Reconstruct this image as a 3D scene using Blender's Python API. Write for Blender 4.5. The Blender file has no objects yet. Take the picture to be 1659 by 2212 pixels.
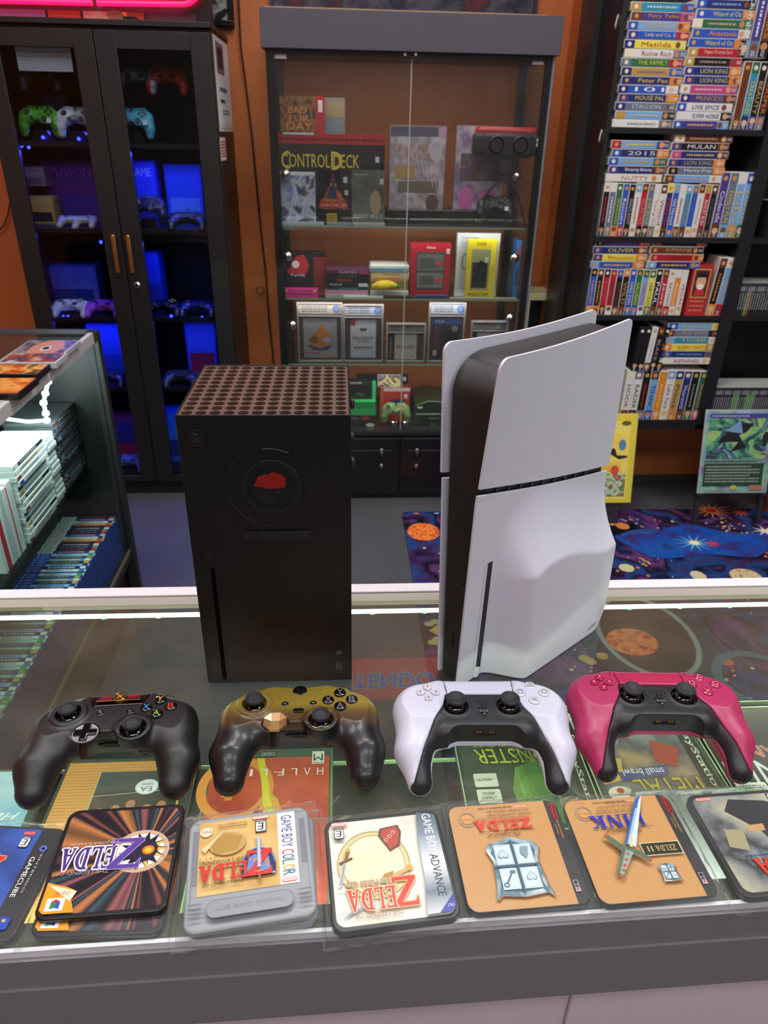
import bpy, bmesh, math, random
import numpy as np
from mathutils import Matrix, Vector
PI=math.pi; rad=math.radians
SC=bpy.context.scene; COL=SC.collection

# ---------------------------------------------------------------- camera
F_PX=1540.0
CAM=np.array([0.0,0.0,1.4876])
CM=np.array([[.9983,-.0559,.0184],[.0100,.4696,.8828],[-.0580,-.8811,.4693]])   # rows: right, up, back
cam_data=bpy.data.cameras.new('camera'); cam=bpy.data.objects.new('camera',cam_data); COL.objects.link(cam)
cam_data.sensor_fit='VERTICAL'; cam_data.sensor_height=24.0; cam_data.lens=F_PX/2212*24.0
q=Matrix(CM.T.tolist()).to_quaternion()
cam.rotation_mode='QUATERNION'; cam.rotation_quaternion=q; cam.location=CAM.tolist()
cam_data.clip_start=.02; cam_data.clip_end=30
cam_data.dof.use_dof=True; cam_data.dof.focus_distance=.70; cam_data.dof.aperture_fstop=9.0
SC.camera=cam
def _ray(u,v): return np.array([(u-829.5)/F_PX,-(v-1106)/F_PX,-1.])@CM
def onz(u,v,z): d=_ray(u,v); return CAM+d*(z-CAM[2])/d[2]
def ony(u,v,y): d=_ray(u,v); return CAM+d*y/d[1]
def onx(u,v,x): d=_ray(u,v); return CAM+d*x/d[0]

# ---------------------------------------------------------------- exposure, world, large lights
SC.view_settings.view_transform='Standard'; SC.view_settings.look='None'; SC.view_settings.gamma=1.0
SC.view_settings.use_curve_mapping=False; SC.view_settings.exposure=0.0
w=bpy.data.worlds.new('world'); SC.world=w; w.use_nodes=True
w.node_tree.nodes['Background'].inputs[0].default_value=(.55,.6,.75,1); w.node_tree.nodes['Background'].inputs[1].default_value=.02
CEIL=3.7
def area(name,loc,size,energy,col=(1,1,1),rot=(0,0,0),sy=None):
    l=bpy.data.lights.new(name,'AREA'); l.energy=energy; l.color=col; l.shape='RECTANGLE'; l.size=size; l.size_y=sy or size
    o=bpy.data.objects.new(name,l); COL.objects.link(o); o.location=loc; o.rotation_euler=rot; return o
CEIL_LAMPS=[(.15,-.9),(-1.2,.9),(1.6,.8),(.2,1.5),(-1.1,-1.2),(1.9,-1.0)]  # panel before the display case is added to brighten it
CEIL_POWER=[20,28,34,36,14,20]
for (x,y),p in zip(CEIL_LAMPS,CEIL_POWER):
    area('ceiling_lamp_light',(x,y,CEIL-.07),1.15,p,(1.0,.97,.98),sy=.55)

# ---------------------------------------------------------------- materials
_M={}
def lin(h):
    if isinstance(h,str):
        h=h.lstrip('#'); c=[int(h[i:i+2],16)/255 for i in (0,2,4)]
    else: c=[x/255 for x in h]
    return tuple((x/12.92 if x<=.04045 else ((x+.055)/1.055)**2.4) for x in c)+(1,)
def P(mt): return mt.node_tree.nodes['Principled BSDF']
def mat(col,rough=.5,metal=0.,spec=.5,emit=0.,bump=0.,bscale=400.,coat=0.,noise=0.,nscale=60.,name=None):
    key=(col,rough,metal,spec,emit,bump,bscale,coat,noise,nscale)
    if key in _M: return _M[key]
    m=bpy.data.materials.new(name or 'surface'); m.use_nodes=True; p=P(m); c=lin(col)
    p.inputs['Base Color'].default_value=c; p.inputs['Roughness'].default_value=rough; p.inputs['Metallic'].default_value=metal
    p.inputs['Specular IOR Level'].default_value=spec; p.inputs['Coat Weight'].default_value=coat; p.inputs['Coat Roughness'].default_value=.08
    if emit: p.inputs['Emission Color'].default_value=c; p.inputs['Emission Strength'].default_value=emit
    nt=m.node_tree
    if bump or noise:
        tc=nt.nodes.new('ShaderNodeTexCoord')
        if bump:
            n=nt.nodes.new('ShaderNodeTexNoise'); n.inputs['Scale'].default_value=bscale; n.inputs['Detail'].default_value=3
            b=nt.nodes.new('ShaderNodeBump'); b.inputs['Strength'].default_value=bump; b.inputs['Distance'].default_value=.001
            nt.links.new(tc.outputs['Object'],n.inputs['Vector']); nt.links.new(n.outputs['Fac'],b.inputs['Height']); nt.links.new(b.outputs[0],p.inputs['Normal'])
        if noise:
            n=nt.nodes.new('ShaderNodeTexNoise'); n.inputs['Scale'].default_value=nscale; n.inputs['Detail'].default_value=4
            r=nt.nodes.new('ShaderNodeValToRGB'); a=[max(0,x*(1-noise)) for x in c[:3]]; bb=[min(1,x*(1+noise)) for x in c[:3]]
            r.color_ramp.elements[0].position=.3; r.color_ramp.elements[1].position=.7
            r.color_ramp.elements[0].color=(*a,1); r.color_ramp.elements[1].color=(*bb,1)
            nt.links.new(tc.outputs['Object'],n.inputs['Vector']); nt.links.new(n.outputs['Fac'],r.inputs[0]); nt.links.new(r.outputs[0],p.inputs['Base Color'])
    _M[key]=m; return m
def ramp_mat(cols,scale=8.,rough=.4,kind='noise',detail=4.,center=(0,0,0),vec=(1,1,1),distort=0.,name='print_surface',pos=None,coat=0.,spec=.5):
    """procedural multi-colour print: cols = list of hex along the ramp"""
    key=('r',tuple(cols),scale,rough,kind,detail,center,vec,distort,tuple(pos or ()),coat,spec)
    if key in _M: return _M[key]
    m=bpy.data.materials.new(name); m.use_nodes=True; nt=m.node_tree; p=P(m); p.inputs['Roughness'].default_value=rough
    p.inputs['Coat Weight'].default_value=coat; p.inputs['Specular IOR Level'].default_value=spec
    tc=nt.nodes.new('ShaderNodeTexCoord'); mp=nt.nodes.new('ShaderNodeMapping')
    mp.inputs['Location'].default_value=[-a*b for a,b in zip(center,vec)]; mp.inputs['Scale'].default_value=vec
    nt.links.new(tc.outputs['Object'],mp.inputs[0]); out=None
    if kind=='noise':
        n=nt.nodes.new('ShaderNodeTexNoise'); n.inputs['Scale'].default_value=scale; n.inputs['Detail'].default_value=detail; n.inputs['Distortion'].default_value=distort
        nt.links.new(mp.outputs[0],n.inputs['Vector']); out=n.outputs['Fac']
    elif kind=='voronoi':
        n=nt.nodes.new('ShaderNodeTexVoronoi'); n.inputs['Scale'].default_value=scale
        nt.links.new(mp.outputs[0],n.inputs['Vector']); s=nt.nodes.new('ShaderNodeSeparateColor'); nt.links.new(n.outputs['Color'],s.inputs[0]); out=s.outputs[0]
    elif kind=='wave':
        n=nt.nodes.new('ShaderNodeTexWave'); n.inputs['Scale'].default_value=scale; n.inputs['Distortion'].default_value=distort
        nt.links.new(mp.outputs[0],n.inputs['Vector']); out=n.outputs['Fac']
    elif kind=='gradient':   # along x of the scaled coordinates
        s=nt.nodes.new('ShaderNodeSeparateXYZ'); nt.links.new(mp.outputs[0],s.inputs[0]); out=s.outputs[1 if vec[0]==0 else 0]
    elif kind in('burst','radial'):
        s=nt.nodes.new('ShaderNodeSeparateXYZ'); nt.links.new(mp.outputs[0],s.inputs[0])
        if kind=='burst':
            a=nt.nodes.new('ShaderNodeMath'); a.operation='ARCTAN2'; nt.links.new(s.outputs[0],a.inputs[0]); nt.links.new(s.outputs[1],a.inputs[1])
            n=nt.nodes.new('ShaderNodeTexNoise'); n.noise_dimensions='1D'; n.inputs['Scale'].default_value=scale; n.inputs['Detail'].default_value=detail
            nt.links.new(a.outputs[0],n.inputs['W']); out=n.outputs['Fac']
        else:
            l=nt.nodes.new('ShaderNodeVectorMath'); l.operation='LENGTH'; nt.links.new(mp.outputs[0],l.inputs[0]); out=l.outputs['Value']
    r=nt.nodes.new('ShaderNodeValToRGB'); el=r.color_ramp.elements
    k=len(cols); lo,hi=(.28,.72) if kind in('noise','burst') else (0,1)
    ps=pos or [lo+(hi-lo)*i/(k-1) for i in range(k)]
    el[0].position=ps[0]; el[0].color=lin(cols[0]); el[1].position=ps[-1]; el[1].color=lin(cols[-1])
    for i in range(1,k-1): e=el.new(ps[i]); e.color=lin(cols[i])
    nt.links.new(out,r.inputs[0]); nt.links.new(r.outputs[0],p.inputs['Base Color'])
    _M[key]=m; return m
def glass(tint='eef8f2',rough=.0,ior=1.45,haze=0.,hcol='aab0a8',name='clear_glass',boost=1.0):
    """thin sheet glass: see-through tinted, Fresnel mirror on top, optional film for dust and painted haze"""
    key=('g',tint,rough,ior,haze,hcol,boost)
    if key in _M: return _M[key]
    m=bpy.data.materials.new(name); m.use_nodes=True; nt=m.node_tree; nt.nodes.clear()
    o=nt.nodes.new('ShaderNodeOutputMaterial'); t=nt.nodes.new('ShaderNodeBsdfTransparent'); t.inputs[0].default_value=lin(tint)
    g=nt.nodes.new('ShaderNodeBsdfGlossy'); g.inputs['Roughness'].default_value=rough
    f=nt.nodes.new('ShaderNodeFresnel'); f.inputs[0].default_value=ior
    mx=nt.nodes.new('ShaderNodeMixShader'); a=t.outputs[0]
    if haze:
        d=nt.nodes.new('ShaderNodeBsdfDiffuse'); d.inputs[0].default_value=lin(hcol)
        tc=nt.nodes.new('ShaderNodeTexCoord'); n=nt.nodes.new('ShaderNodeTexNoise'); n.inputs['Scale'].default_value=14; n.inputs['Detail'].default_value=6
        mr=nt.nodes.new('ShaderNodeMapRange'); mr.inputs[1].default_value=.4; mr.inputs[2].default_value=.8; mr.inputs[3].default_value=haze*.75; mr.inputs[4].default_value=haze*1.5
        nt.links.new(tc.outputs['Object'],n.inputs['Vector']); nt.links.new(n.outputs['Fac'],mr.inputs[0])
        m2=nt.nodes.new('ShaderNodeMixShader'); nt.links.new(mr.outputs[0],m2.inputs[0]); nt.links.new(t.outputs[0],m2.inputs[1]); nt.links.new(d.outputs[0],m2.inputs[2]); a=m2.outputs[0]
    # the sheet's inner face must not act as a total reflector: only outward faces mirror
    ge=nt.nodes.new('ShaderNodeNewGeometry'); iv=nt.nodes.new('ShaderNodeMath'); iv.operation='SUBTRACT'; iv.inputs[0].default_value=1.0; nt.links.new(ge.outputs['Backfacing'],iv.inputs[1])
    mu=nt.nodes.new('ShaderNodeMath'); mu.operation='MULTIPLY'; mu.use_clamp=True; m3=nt.nodes.new('ShaderNodeMath'); m3.operation='MULTIPLY'; m3.inputs[1].default_value=boost
    nt.links.new(iv.outputs[0],m3.inputs[0]); nt.links.new(f.outputs[0],mu.inputs[0]); nt.links.new(m3.outputs[0],mu.inputs[1]); fo=mu.outputs[0]
    nt.links.new(fo,mx.inputs[0]); nt.links.new(a,mx.inputs[1]); nt.links.new(g.outputs[0],mx.inputs[2]); nt.links.new(mx.outputs[0],o.inputs[0])
    _M[key]=m; return m

# ---------------------------------------------------------------- mesh helpers
def tag(o,label=None,cat=None,group=None,kind=None):
    if label: o['label']=label
    if cat: o['category']=cat
    if group: o['group']=group
    if kind: o['kind']=kind
    return o
def thing(name,label,cat,loc=(0,0,0),rz=0.,group=None,rot=None):
    o=bpy.data.objects.new(name,None); COL.objects.link(o); o.location=[float(a) for a in loc]
    o.rotation_euler=rot or (0,0,rz); o.empty_display_size=.02
    return tag(o,label,cat,group)
class MB:
    def __init__(s): s.v=[]; s.f=[]; s.m=[]; s.mi=0
    def use(s,i): s.mi=i; return s
    def add(s,vs,fs):
        k=len(s.v); s.v+= [tuple(map(float,p)) for p in vs]; s.f+=[tuple(i+k for i in f) for f in fs]; s.m+=[s.mi]*len(fs); return s
    def box(s,a,b):
        (x0,y0,z0),(x1,y1,z1)=a,b
        if x0>x1:x0,x1=x1,x0
        if y0>y1:y0,y1=y1,y0
        if z0>z1:z0,z1=z1,z0
        return s.add([(x0,y0,z0),(x1,y0,z0),(x1,y1,z0),(x0,y1,z0),(x0,y0,z1),(x1,y0,z1),(x1,y1,z1),(x0,y1,z1)],
          [(0,3,2,1),(4,5,6,7),(0,1,5,4),(1,2,6,5),(2,3,7,6),(3,0,4,7)])
    def prism(s,pts,z0,z1,axis='z'):
        n=len(pts)
        def T(x,y,z): return {'z':(x,y,z),'y':(x,z,y),'x':(z,x,y)}[axis]
        vs=[T(x,y,z0) for x,y in pts]+[T(x,y,z1) for x,y in pts]
        fs=[tuple(range(n))[::-1],tuple(range(n,2*n))]+[(i,(i+1)%n,n+(i+1)%n,n+i) for i in range(n)]
        if axis=='y': fs=[f[::-1] for f in fs]
        return s.add(vs,fs)
    def lathe(s,prof,c=(0,0,0),n=20,axis='z'):
        vs=[];fs=[]
        for r,z in prof:
            for i in range(n):
                a=2*PI*i/n; x,y=r*math.cos(a),r*math.sin(a)
                p=(x,y,z) if axis=='z' else ((x,z,y) if axis=='y' else (z,x,y))
                vs.append((p[0]+c[0],p[1]+c[1],p[2]+c[2]))
        for k in range(len(prof)-1):
            for i in range(n):
                j=(i+1)%n; f=(k*n+i,k*n+j,(k+1)*n+j,(k+1)*n+i); fs.append(f if axis!='y' else f[::-1])
        m=len(prof)-1; fa=tuple(range(n))[::-1]; fb=tuple(range(m*n,m*n+n))
        fs+= [fa,fb] if axis!='y' else [fa[::-1],fb[::-1]]
        return s.add(vs,fs)
    def cyl(s,c,r,z0,z1,n=20,axis='z'): return s.lathe([(r,z0),(r,z1)],c,n,axis)
    def tube(s,path,r,n=8,closed=False):
        P_=[Vector(p) for p in path]; N=len(P_); vs=[];fs=[]; up=Vector((0,0,1)); prev=None
        for i,p in enumerate(P_):
            t=(P_[(i+1)%N]-P_[i-1]) if closed else (P_[min(i+1,N-1)]-P_[max(i-1,0)])
            t.normalize()
            a=(prev-t*prev.dot(t)) if prev else (up.cross(t) if abs(t.z)<.9 else Vector((1,0,0)).cross(t))
            a.normalize(); prev=a; b=t.cross(a); rr=r[i] if isinstance(r,(list,tuple)) else r
            for k in range(n):
                an=2*PI*k/n; vs.append(p+a*math.cos(an)*rr+b*math.sin(an)*rr)
        for i in range(N if closed else N-1):
            for k in range(n): j=(k+1)%n; i2=(i+1)%N; fs.append((i*n+k,i*n+j,i2*n+j,i2*n+k))
        if not closed: fs+=[tuple(range(n))[::-1],tuple(range((N-1)*n,N*n))]
        return s.add(vs,fs)
    def xf(s,mx,start=0):
        for i in range(start,len(s.v)): s.v[i]=tuple(mx@Vector(s.v[i]))
        return s
    def build(s,name,mats,parent=None,smooth=False,bevel=0,loc=None,rot=None,seg=2,**t):
        me=bpy.data.meshes.new(name); me.from_pydata(s.v,[],s.f)
        for m in (mats if isinstance(mats,(list,tuple)) else [mats]): me.materials.append(m)
        if any(s.m): me.polygons.foreach_set('material_index',s.m)
        me.update()
        o=bpy.data.objects.new(name,me); COL.objects.link(o)
        if parent: o.parent=parent
        if loc is not None: o.location=[float(a) for a in loc]
        if rot is not None: o.rotation_euler=rot
        if bevel:
            b=o.modifiers.new('b','BEVEL'); b.width=bevel; b.segments=seg; b.limit_method='ANGLE'; b.angle_limit=rad(40)
        if smooth or bevel:
            me.shade_smooth()
            if True:
                try: me.set_sharp_from_angle(angle=rad(35 if not smooth else 50))
                except Exception: pass
        return tag(o,**t)
def rrect(w,h,r,n=5,cx=0,cy=0):
    pts=[]
    for (sx,sy,a0) in ((1,1,0),(-1,1,90),(-1,-1,180),(1,-1,270)):
        for i in range(n+1):
            a=rad(a0+90*i/n); pts.append((cx+sx*(w/2-r)+r*math.cos(a),cy+sy*(h/2-r)+r*math.sin(a)))
    return pts
def ngon(cx,cy,rx,ry=None,n=24,a0=0,a1=360):
    ry=ry or rx; full=(a1-a0)>=360
    return [(cx+rx*math.cos(rad(a0+(a1-a0)*i/(n if full else n-1))),cy+ry*math.sin(rad(a0+(a1-a0)*i/(n if full else n-1)))) for i in range(n)]
_T={}
def text_polys(s):
    if s in _T: return _T[s]
    cu=bpy.data.curves.new('t','FONT'); cu.body=s; cu.resolution_u=2; cu.offset=0.
    ob=bpy.data.objects.new('t',cu); me=ob.to_mesh()
    v=np.empty(len(me.vertices)*3); me.vertices.foreach_get('co',v); v=v.reshape(-1,3)[:,:2]; f=[tuple(p.vertices) for p in me.polygons]
    if len(v)==0: r=(np.zeros((0,2)),[])
    else:
        lo=v.min(0); hi=v.max(0); r=((v-lo)/np.maximum(hi-lo,1e-6),f)
    ob.to_mesh_clear(); bpy.data.objects.remove(ob); bpy.data.curves.remove(cu); _T[s]=r; return r
def _bar(x0,y0,x1,y1): return [(x0,y0),(x1,y0),(x1,y1),(x0,y1)]
def serif(ch):
    t=.24; h=.09
    if ch=='Z': return [_bar(0,0,1,.13),_bar(0,.87,1,1),[(0,.1),(.28,.1),(1,.9),(.72,.9)],[(1,0),(1,.32),(.86,.1)],[(0,1),(0,.68),(.14,.9)]]
    if ch=='E': return [_bar(.12,0,.12+t,1),_bar(0,0,.9,h),_bar(0,1-h,.9,1),_bar(.3,.45,.7,.55),[(.95,0),(.95,.3),(.75,.05)],[(.95,1),(.95,.72),(.75,.95)],_bar(.66,.36,.74,.64)]
    if ch=='L': return [_bar(.12,0,.12+t,1),_bar(0,0,.9,h),_bar(0,1-h,.5,1),[(.95,0),(.95,.38),(.72,.05)]]
    if ch=='D':
        o=ngon(.36,.5,.62,.5,12,-90,90); i=ngon(.36,.5,.36,.4,12,-90,90)
        return [_bar(.12,0,.12+t,1),_bar(0,0,.4,h),_bar(0,1-h,.4,1)]+[[o[k],o[k+1],i[k+1],i[k]] for k in range(11)]
    if ch=='A': return [[(.05,0),(.2,0),(.52,.85),(.45,1),(.42,1)],[(.42,1),(.58,1),(.97,0),(.66,0)],_bar(.2,.28,.75,.37),_bar(0,0,.32,.06),_bar(.58,0,1.05,.06)]
    if ch=='I': return [_bar(.3,0,.7,1),_bar(.1,0,.9,h),_bar(.1,1-h,.9,1)]
    if ch=='N': return [_bar(.1,0,.2,1),_bar(.8,0,.9,1),[(.1,1),(.38,1),(.9,.0),(.68,0)],_bar(0,0,.3,h),_bar(0,1-h,.3,1),_bar(.7,1-h,1,1)]
    if ch=='K': return [_bar(.12,0,.12+t,1),_bar(0,0,.48,h),_bar(0,1-h,.48,1),[(.3,.42),(.42,.52),(.9,1),(.72,1)],[(.38,.56),(.5,.66),(1.0,0),(.68,0)],_bar(.6,0,1.05,h),_bar(.62,1-h,1,1)]
    return []
class Art:
    """flat print made of coloured polygons stacked in hair-thin layers; x,y in metres in the print's own frame"""
    def __init__(s,step=6e-5,rough=.35,coat=0.): s.v=[];s.f=[];s.m=[];s.mats=[];s.lv=0;s.step=step;s.rough=rough;s.coat=coat;s.fo=0.
    def _mi(s,c):
        m=c if isinstance(c,bpy.types.Material) else mat(c,s.rough,0,.5,0,0,400.,s.coat)
        if m not in s.mats: s.mats.append(m)
        return s.mats.index(m)
    def polys(s,L,c,same=False):
        if not same: s.lv+=1
        mi=s._mi(c)
        for n_,pts in enumerate(L):
            z_=(s.lv+s.fo+(.045*(n_%10) if len(L)>1 else 0))*s.step
            k=len(s.v); s.v+=[(x,y,z_) for x,y in pts]; s.f.append(tuple(range(k,k+len(pts)))); s.m.append(mi)
        return s
    def poly(s,pts,c,same=False): return s.polys([pts],c,same)
    def rect(s,x0,y0,x1,y1,c,same=False): return s.poly([(x0,y0),(x1,y0),(x1,y1),(x0,y1)],c,same)
    def rr(s,x0,y0,x1,y1,r,c): return s.poly(rrect(x1-x0,y1-y0,r,4,(x0+x1)/2,(y0+y1)/2),c)
    def ell(s,cx,cy,rx,ry,c,n=20,same=False): return s.poly(ngon(cx,cy,rx,ry,n),c,same)
    def ring(s,cx,cy,rx,ry,t,c,n=28,a0=0,a1=360):
        o=ngon(cx,cy,rx,ry,n,a0,a1); i=ngon(cx,cy,rx-t,ry-t,n,a0,a1); L=range(n if a1-a0>=360 else n-1)
        return s.polys([[o[k],o[(k+1)%n],i[(k+1)%n],i[k]] for k in L],c)
    def line(s,x0,y0,x1,y1,t,c,same=False):
        d=math.hypot(x1-x0,y1-y0) or 1; nx,ny=-(y1-y0)/d*t/2,(x1-x0)/d*t/2
        return s.poly([(x0-nx,y0-ny),(x1-nx,y1-ny),(x1+nx,y1+ny),(x0+nx,y0+ny)],c,same)
    def text(s,t,x0,y0,x1,y1,c,rot=0,shear=0.,outline=None,ow=.0):
        if outline:
            for dx,dy in ((-1,0),(1,0),(0,-1),(0,1),(.7,.7),(-.7,.7),(.7,-.7),(-.7,-.7)): s.text(t,x0+dx*ow,y0+dy*ow,x1+dx*ow,y1+dy*ow,outline,rot,shear); s.lv-=1; s.fo+=.055
            s.lv+=1; s.fo=0.
        v,f=text_polys(t); s.lv+=1; mi=s._mi(c); k=len(s.v); w,h=x1-x0,y1-y0
        for a,b in v:
            a2=a+shear*b
            if rot==0: p=(x0+a2*w,y0+b*h)
            elif rot==90: p=(x1-b*w,y0+a2*h)
            elif rot==270: p=(x0+b*w,y1-a2*h)
            else: p=(x1-a2*w,y1-b*h)
            s.v.append((p[0],p[1],(s.lv+s.fo)*s.step))
        for q_ in f: s.f.append(tuple(i+k for i in q_)); s.m.append(mi)
        return s
    def stext(s,t,x0,y0,x1,y1,c,ws=None,outline=None,ow=.0):
        if outline:
            for dx,dy in ((-1,0),(1,0),(0,-1),(0,1),(.7,.7),(-.7,-.7),(.7,-.7),(-.7,.7)): s.stext(t,x0+dx*ow,y0+dy*ow,x1+dx*ow,y1+dy*ow,outline,ws); s.lv-=1; s.fo+=.055
            s.lv+=1; s.fo=0.
        ws=ws or [1]*len(t); tot=sum(ws); x=x0; L=[]
        for ch,w_ in zip(t,ws):
            cw=(x1-x0)*w_/tot*.9
            for pl in serif(ch): L.append([(x+a*cw,y0+b*(y1-y0)) for a,b in pl])
            x+=(x1-x0)*w_/tot
        # orient every piece the same way
        for i,pl in enumerate(L):
            A=sum(pl[j][0]*pl[(j+1)%len(pl)][1]-pl[(j+1)%len(pl)][0]*pl[j][1] for j in range(len(pl)))
            if A<0: L[i]=pl[::-1]
        return s.polys(L,c)
    def scrib(s,x0,y0,x1,y1,c,rows=2,seed=0,rot=0):
        """tiny unreadable lettering: rows of short dashes"""
        rn=random.Random(seed); L=[]; h=(y1-y0)/rows if not rot else (x1-x0)/rows
        for r in range(rows):
            p=(x0 if not rot else y0); end=(x1 if not rot else y1)
            while p<end:
                wd=h*rn.uniform(.3,.9); e=min(p+wd,end)
                if not rot: L.append(_bar(p,y0+h*(r+.2),e,y0+h*(r+.75)))
                else: L.append(_bar(x0+h*(r+.2),p,x0+h*(r+.75),e))
                p=e+h*rn.uniform(.15,.4)
        return s.polys(L,c)
    def build(s,name,parent,O,U,V,off=1.5e-4,**t):
        O,U,V=Vector(O),Vector(U).normalized(),Vector(V).normalized(); N=U.cross(V)
        mx=Matrix(((U.x,V.x,N.x,0),(U.y,V.y,N.y,0),(U.z,V.z,N.z,0),(0,0,0,1))); 
        me=bpy.data.meshes.new(name); me.from_pydata(s.v,[],s.f)
        for m in s.mats: me.materials.append(m)
        me.polygons.foreach_set('material_index',s.m); me.update()
        o=bpy.data.objects.new(name,me); COL.objects.link(o)
        if parent: o.parent=parent
        o.matrix_local=Matrix.Translation(O+N*off)@mx
        return tag(o,**t)
# ---------------------------------------------------------------- signed-distance bodies (for moulded plastic shapes)
def sm(a,b,k):
    h=np.clip(.5+.5*(b-a)/k,0,1); return b*(1-h)+a*h-k*h*(1-h)
def sdf_cap(X,Y,Z,a,b,ra,rb):
    a=np.array(a,np.float32);b=np.array(b,np.float32);d=b-a; t=np.clip(((X-a[0])*d[0]+(Y-a[1])*d[1]+(Z-a[2])*d[2])/float(d@d),0,1)
    return np.sqrt((X-a[0]-t*d[0])**2+(Y-a[1]-t*d[1])**2+(Z-a[2]-t*d[2])**2)-(ra+(rb-ra)*t)
def sdf_rbox(X,Y,Z,c,h,r):
    qx=np.abs(X-c[0])-(h[0]-r);qy=np.abs(Y-c[1])-(h[1]-r);qz=np.abs(Z-c[2])-(h[2]-r)
    return np.sqrt(np.maximum(qx,0)**2+np.maximum(qy,0)**2+np.maximum(qz,0)**2)+np.minimum(np.maximum(qx,np.maximum(qy,qz)),0)-r
def sdf_ell(X,Y,Z,c,r):
    k0=np.sqrt(((X-c[0])/r[0])**2+((Y-c[1])/r[1])**2+((Z-c[2])/r[2])**2); return (k0-1)*min(r)
def grid(lo,hi,h):
    ax=[np.arange(a,b+h,h,dtype=np.float32) for a,b in zip(lo,hi)]
    return ax,np.meshgrid(*ax,indexing='ij')
def nets(V,ax,scale=.001):
    ins=V<0; n=[s-1 for s in V.shape]; acc=np.zeros((n[0],n[1],n[2],3),np.float32); cnt=np.zeros(n,np.float32)
    def sl(o): return tuple(slice(o[i],o[i]+n[i]) for i in range(3))
    for axis in range(3):
        o1,o2=[i for i in range(3) if i!=axis]
        for p in (0,1):
            for q_ in (0,1):
                A=[0,0,0];A[o1]=p;A[o2]=q_;B=list(A);B[axis]=1
                va=V[sl(A)];vb=V[sl(B)];x=(va<0)!=(vb<0); t=np.where(x,va/(va-vb+1e-12),0)
                for k in range(3):
                    acc[...,k]+=np.where(x,(t if k==axis else A[k]),0)
                cnt+=x
    act=cnt>0; idx=-np.ones(n,np.int64); idx[act]=np.arange(act.sum())
    I=np.argwhere(act); P_=I+acc[act]/cnt[act][:,None]
    h=[ax[k][1]-ax[k][0] for k in range(3)]
    verts=np.stack([(ax[k][0]+P_[:,k]*h[k]) for k in range(3)],1)*scale
    faces=[]
    for axis in range(3):
        o1,o2=(axis+1)%3,(axis+2)%3
        s0=[slice(None)]*3;s1=[slice(None)]*3;s0[axis]=slice(0,-1);s1[axis]=slice(1,None)
        a=ins[tuple(s0)];b=ins[tuple(s1)]; E=np.argwhere(a!=b)
        E=E[(E[:,o1]>0)&(E[:,o2]>0)&(E[:,o1]<n[o1])&(E[:,o2]<n[o2])]
        flip=a[E[:,0],E[:,1],E[:,2]]
        def g(d1,d2): e=E.copy(); e[:,o1]-=d1; e[:,o2]-=d2; return idx[e[:,0],e[:,1],e[:,2]]
        Q=np.stack([g(1,1),g(0,1),g(0,0),g(1,0)],1); Q[~flip]=Q[~flip][:,::-1]; faces.append(Q)
    return verts,np.concatenate(faces)
def net_obj(name,V,ax,m,parent,**t):
    v,f=nets(V,ax); me=bpy.data.meshes.new(name)
    me.vertices.add(len(v)); me.vertices.foreach_set('co',v.astype(np.float32).ravel())
    me.loops.add(len(f)*4); me.loops.foreach_set('vertex_index',f.astype(np.int32).ravel())
    me.polygons.add(len(f)); me.polygons.foreach_set('loop_start',np.arange(0,len(f)*4,4,dtype=np.int32)); me.polygons.foreach_set('loop_total',np.full(len(f),4,np.int32))
    me.update(calc_edges=True); me.validate(); me.materials.append(m); me.shade_smooth()
    o=bpy.data.objects.new(name,me); COL.objects.link(o)
    if parent: o.parent=parent
    return tag(o,**t)
def dup(o,parent=None):
    c=o.copy(); COL.objects.link(c)
    if parent: c.parent=parent; c.matrix_parent_inverse=o.matrix_parent_inverse.copy()
    for ch in list(o.children): dup(ch,c)
    return c
ORD=['bottom','second','third','fourth','fifth','sixth','seventh','eighth','ninth','tenth','eleventh','twelfth','thirteenth','fourteenth','fifteenth','sixteenth','seventeenth','eighteenth','nineteenth','twentieth','twenty-first','twenty-second','twenty-third','twenty-fourth','twenty-fifth','twenty-sixth','twenty-seventh','twenty-eighth','twenty-ninth','thirtieth']
def nth(i): return ('first' if i==0 else ORD[i]) if i<30 else '%dth'%(i+1)
# ================================================================ room shell
ORANGE=mat('bb6834',.55,noise=.05,nscale=3.)
BLACKP=mat('1c1b1e',.38,bump=.1,bscale=600)
BLACKM=mat('161618',.3)
DARKG=mat('55555c',.45,noise=.06,nscale=30.)
ALU=mat('b9b5b0',.38,.0,noise=.05,nscale=90.)
CHROME=mat('d8d8d8',.12,1.)
WHITEP=mat('e6e4e8',.5)
def S(mb,name,m,**k): return tag(mb.build(name,m,**k),kind='structure')
XL,XR,YF,YB=-2.3,3.1,-2.6,3.42
S(MB().box((XL,YF,-.05),(XR,YB,0)),'floor',mat('4a4b50',.55,noise=.12,nscale=4.))
S(MB().box((XL,YF,CEIL),(XR,YB,CEIL+.05)),'ceiling',mat('b9b6b0',.9))
S(MB().box((XL,YB,0),(XR,YB+.05,CEIL)),'wall_back',ORANGE)
S(MB().box((.94,3.06,0),(XR,YB,CEIL)),'wall_back_projection',ORANGE)
S(MB().box((XL-.05,YF,0),(XL,YB,CEIL)),'wall_left',ORANGE)
S(MB().box((XR,YF,0),(XR+.05,YB,CEIL)),'wall_right',mat('8f8a88',.8))
S(MB().box((XL,YF-.05,0),(XR,YF,CEIL)),'wall_front',mat('a9a5a4',.8))
S(MB().box((.905,2.985,0),(.94,3.17,2.35)),'trim_1',mat('2a2a2c',.35))
S(MB().box((.96,3.045,0),(XR,3.06,.05)),'baseboard_back',mat('3d3e42',.5))
S(MB().box((XL,3.405,0),(-.27,3.42,.09)),'baseboard_left',mat('202022',.5))
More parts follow.
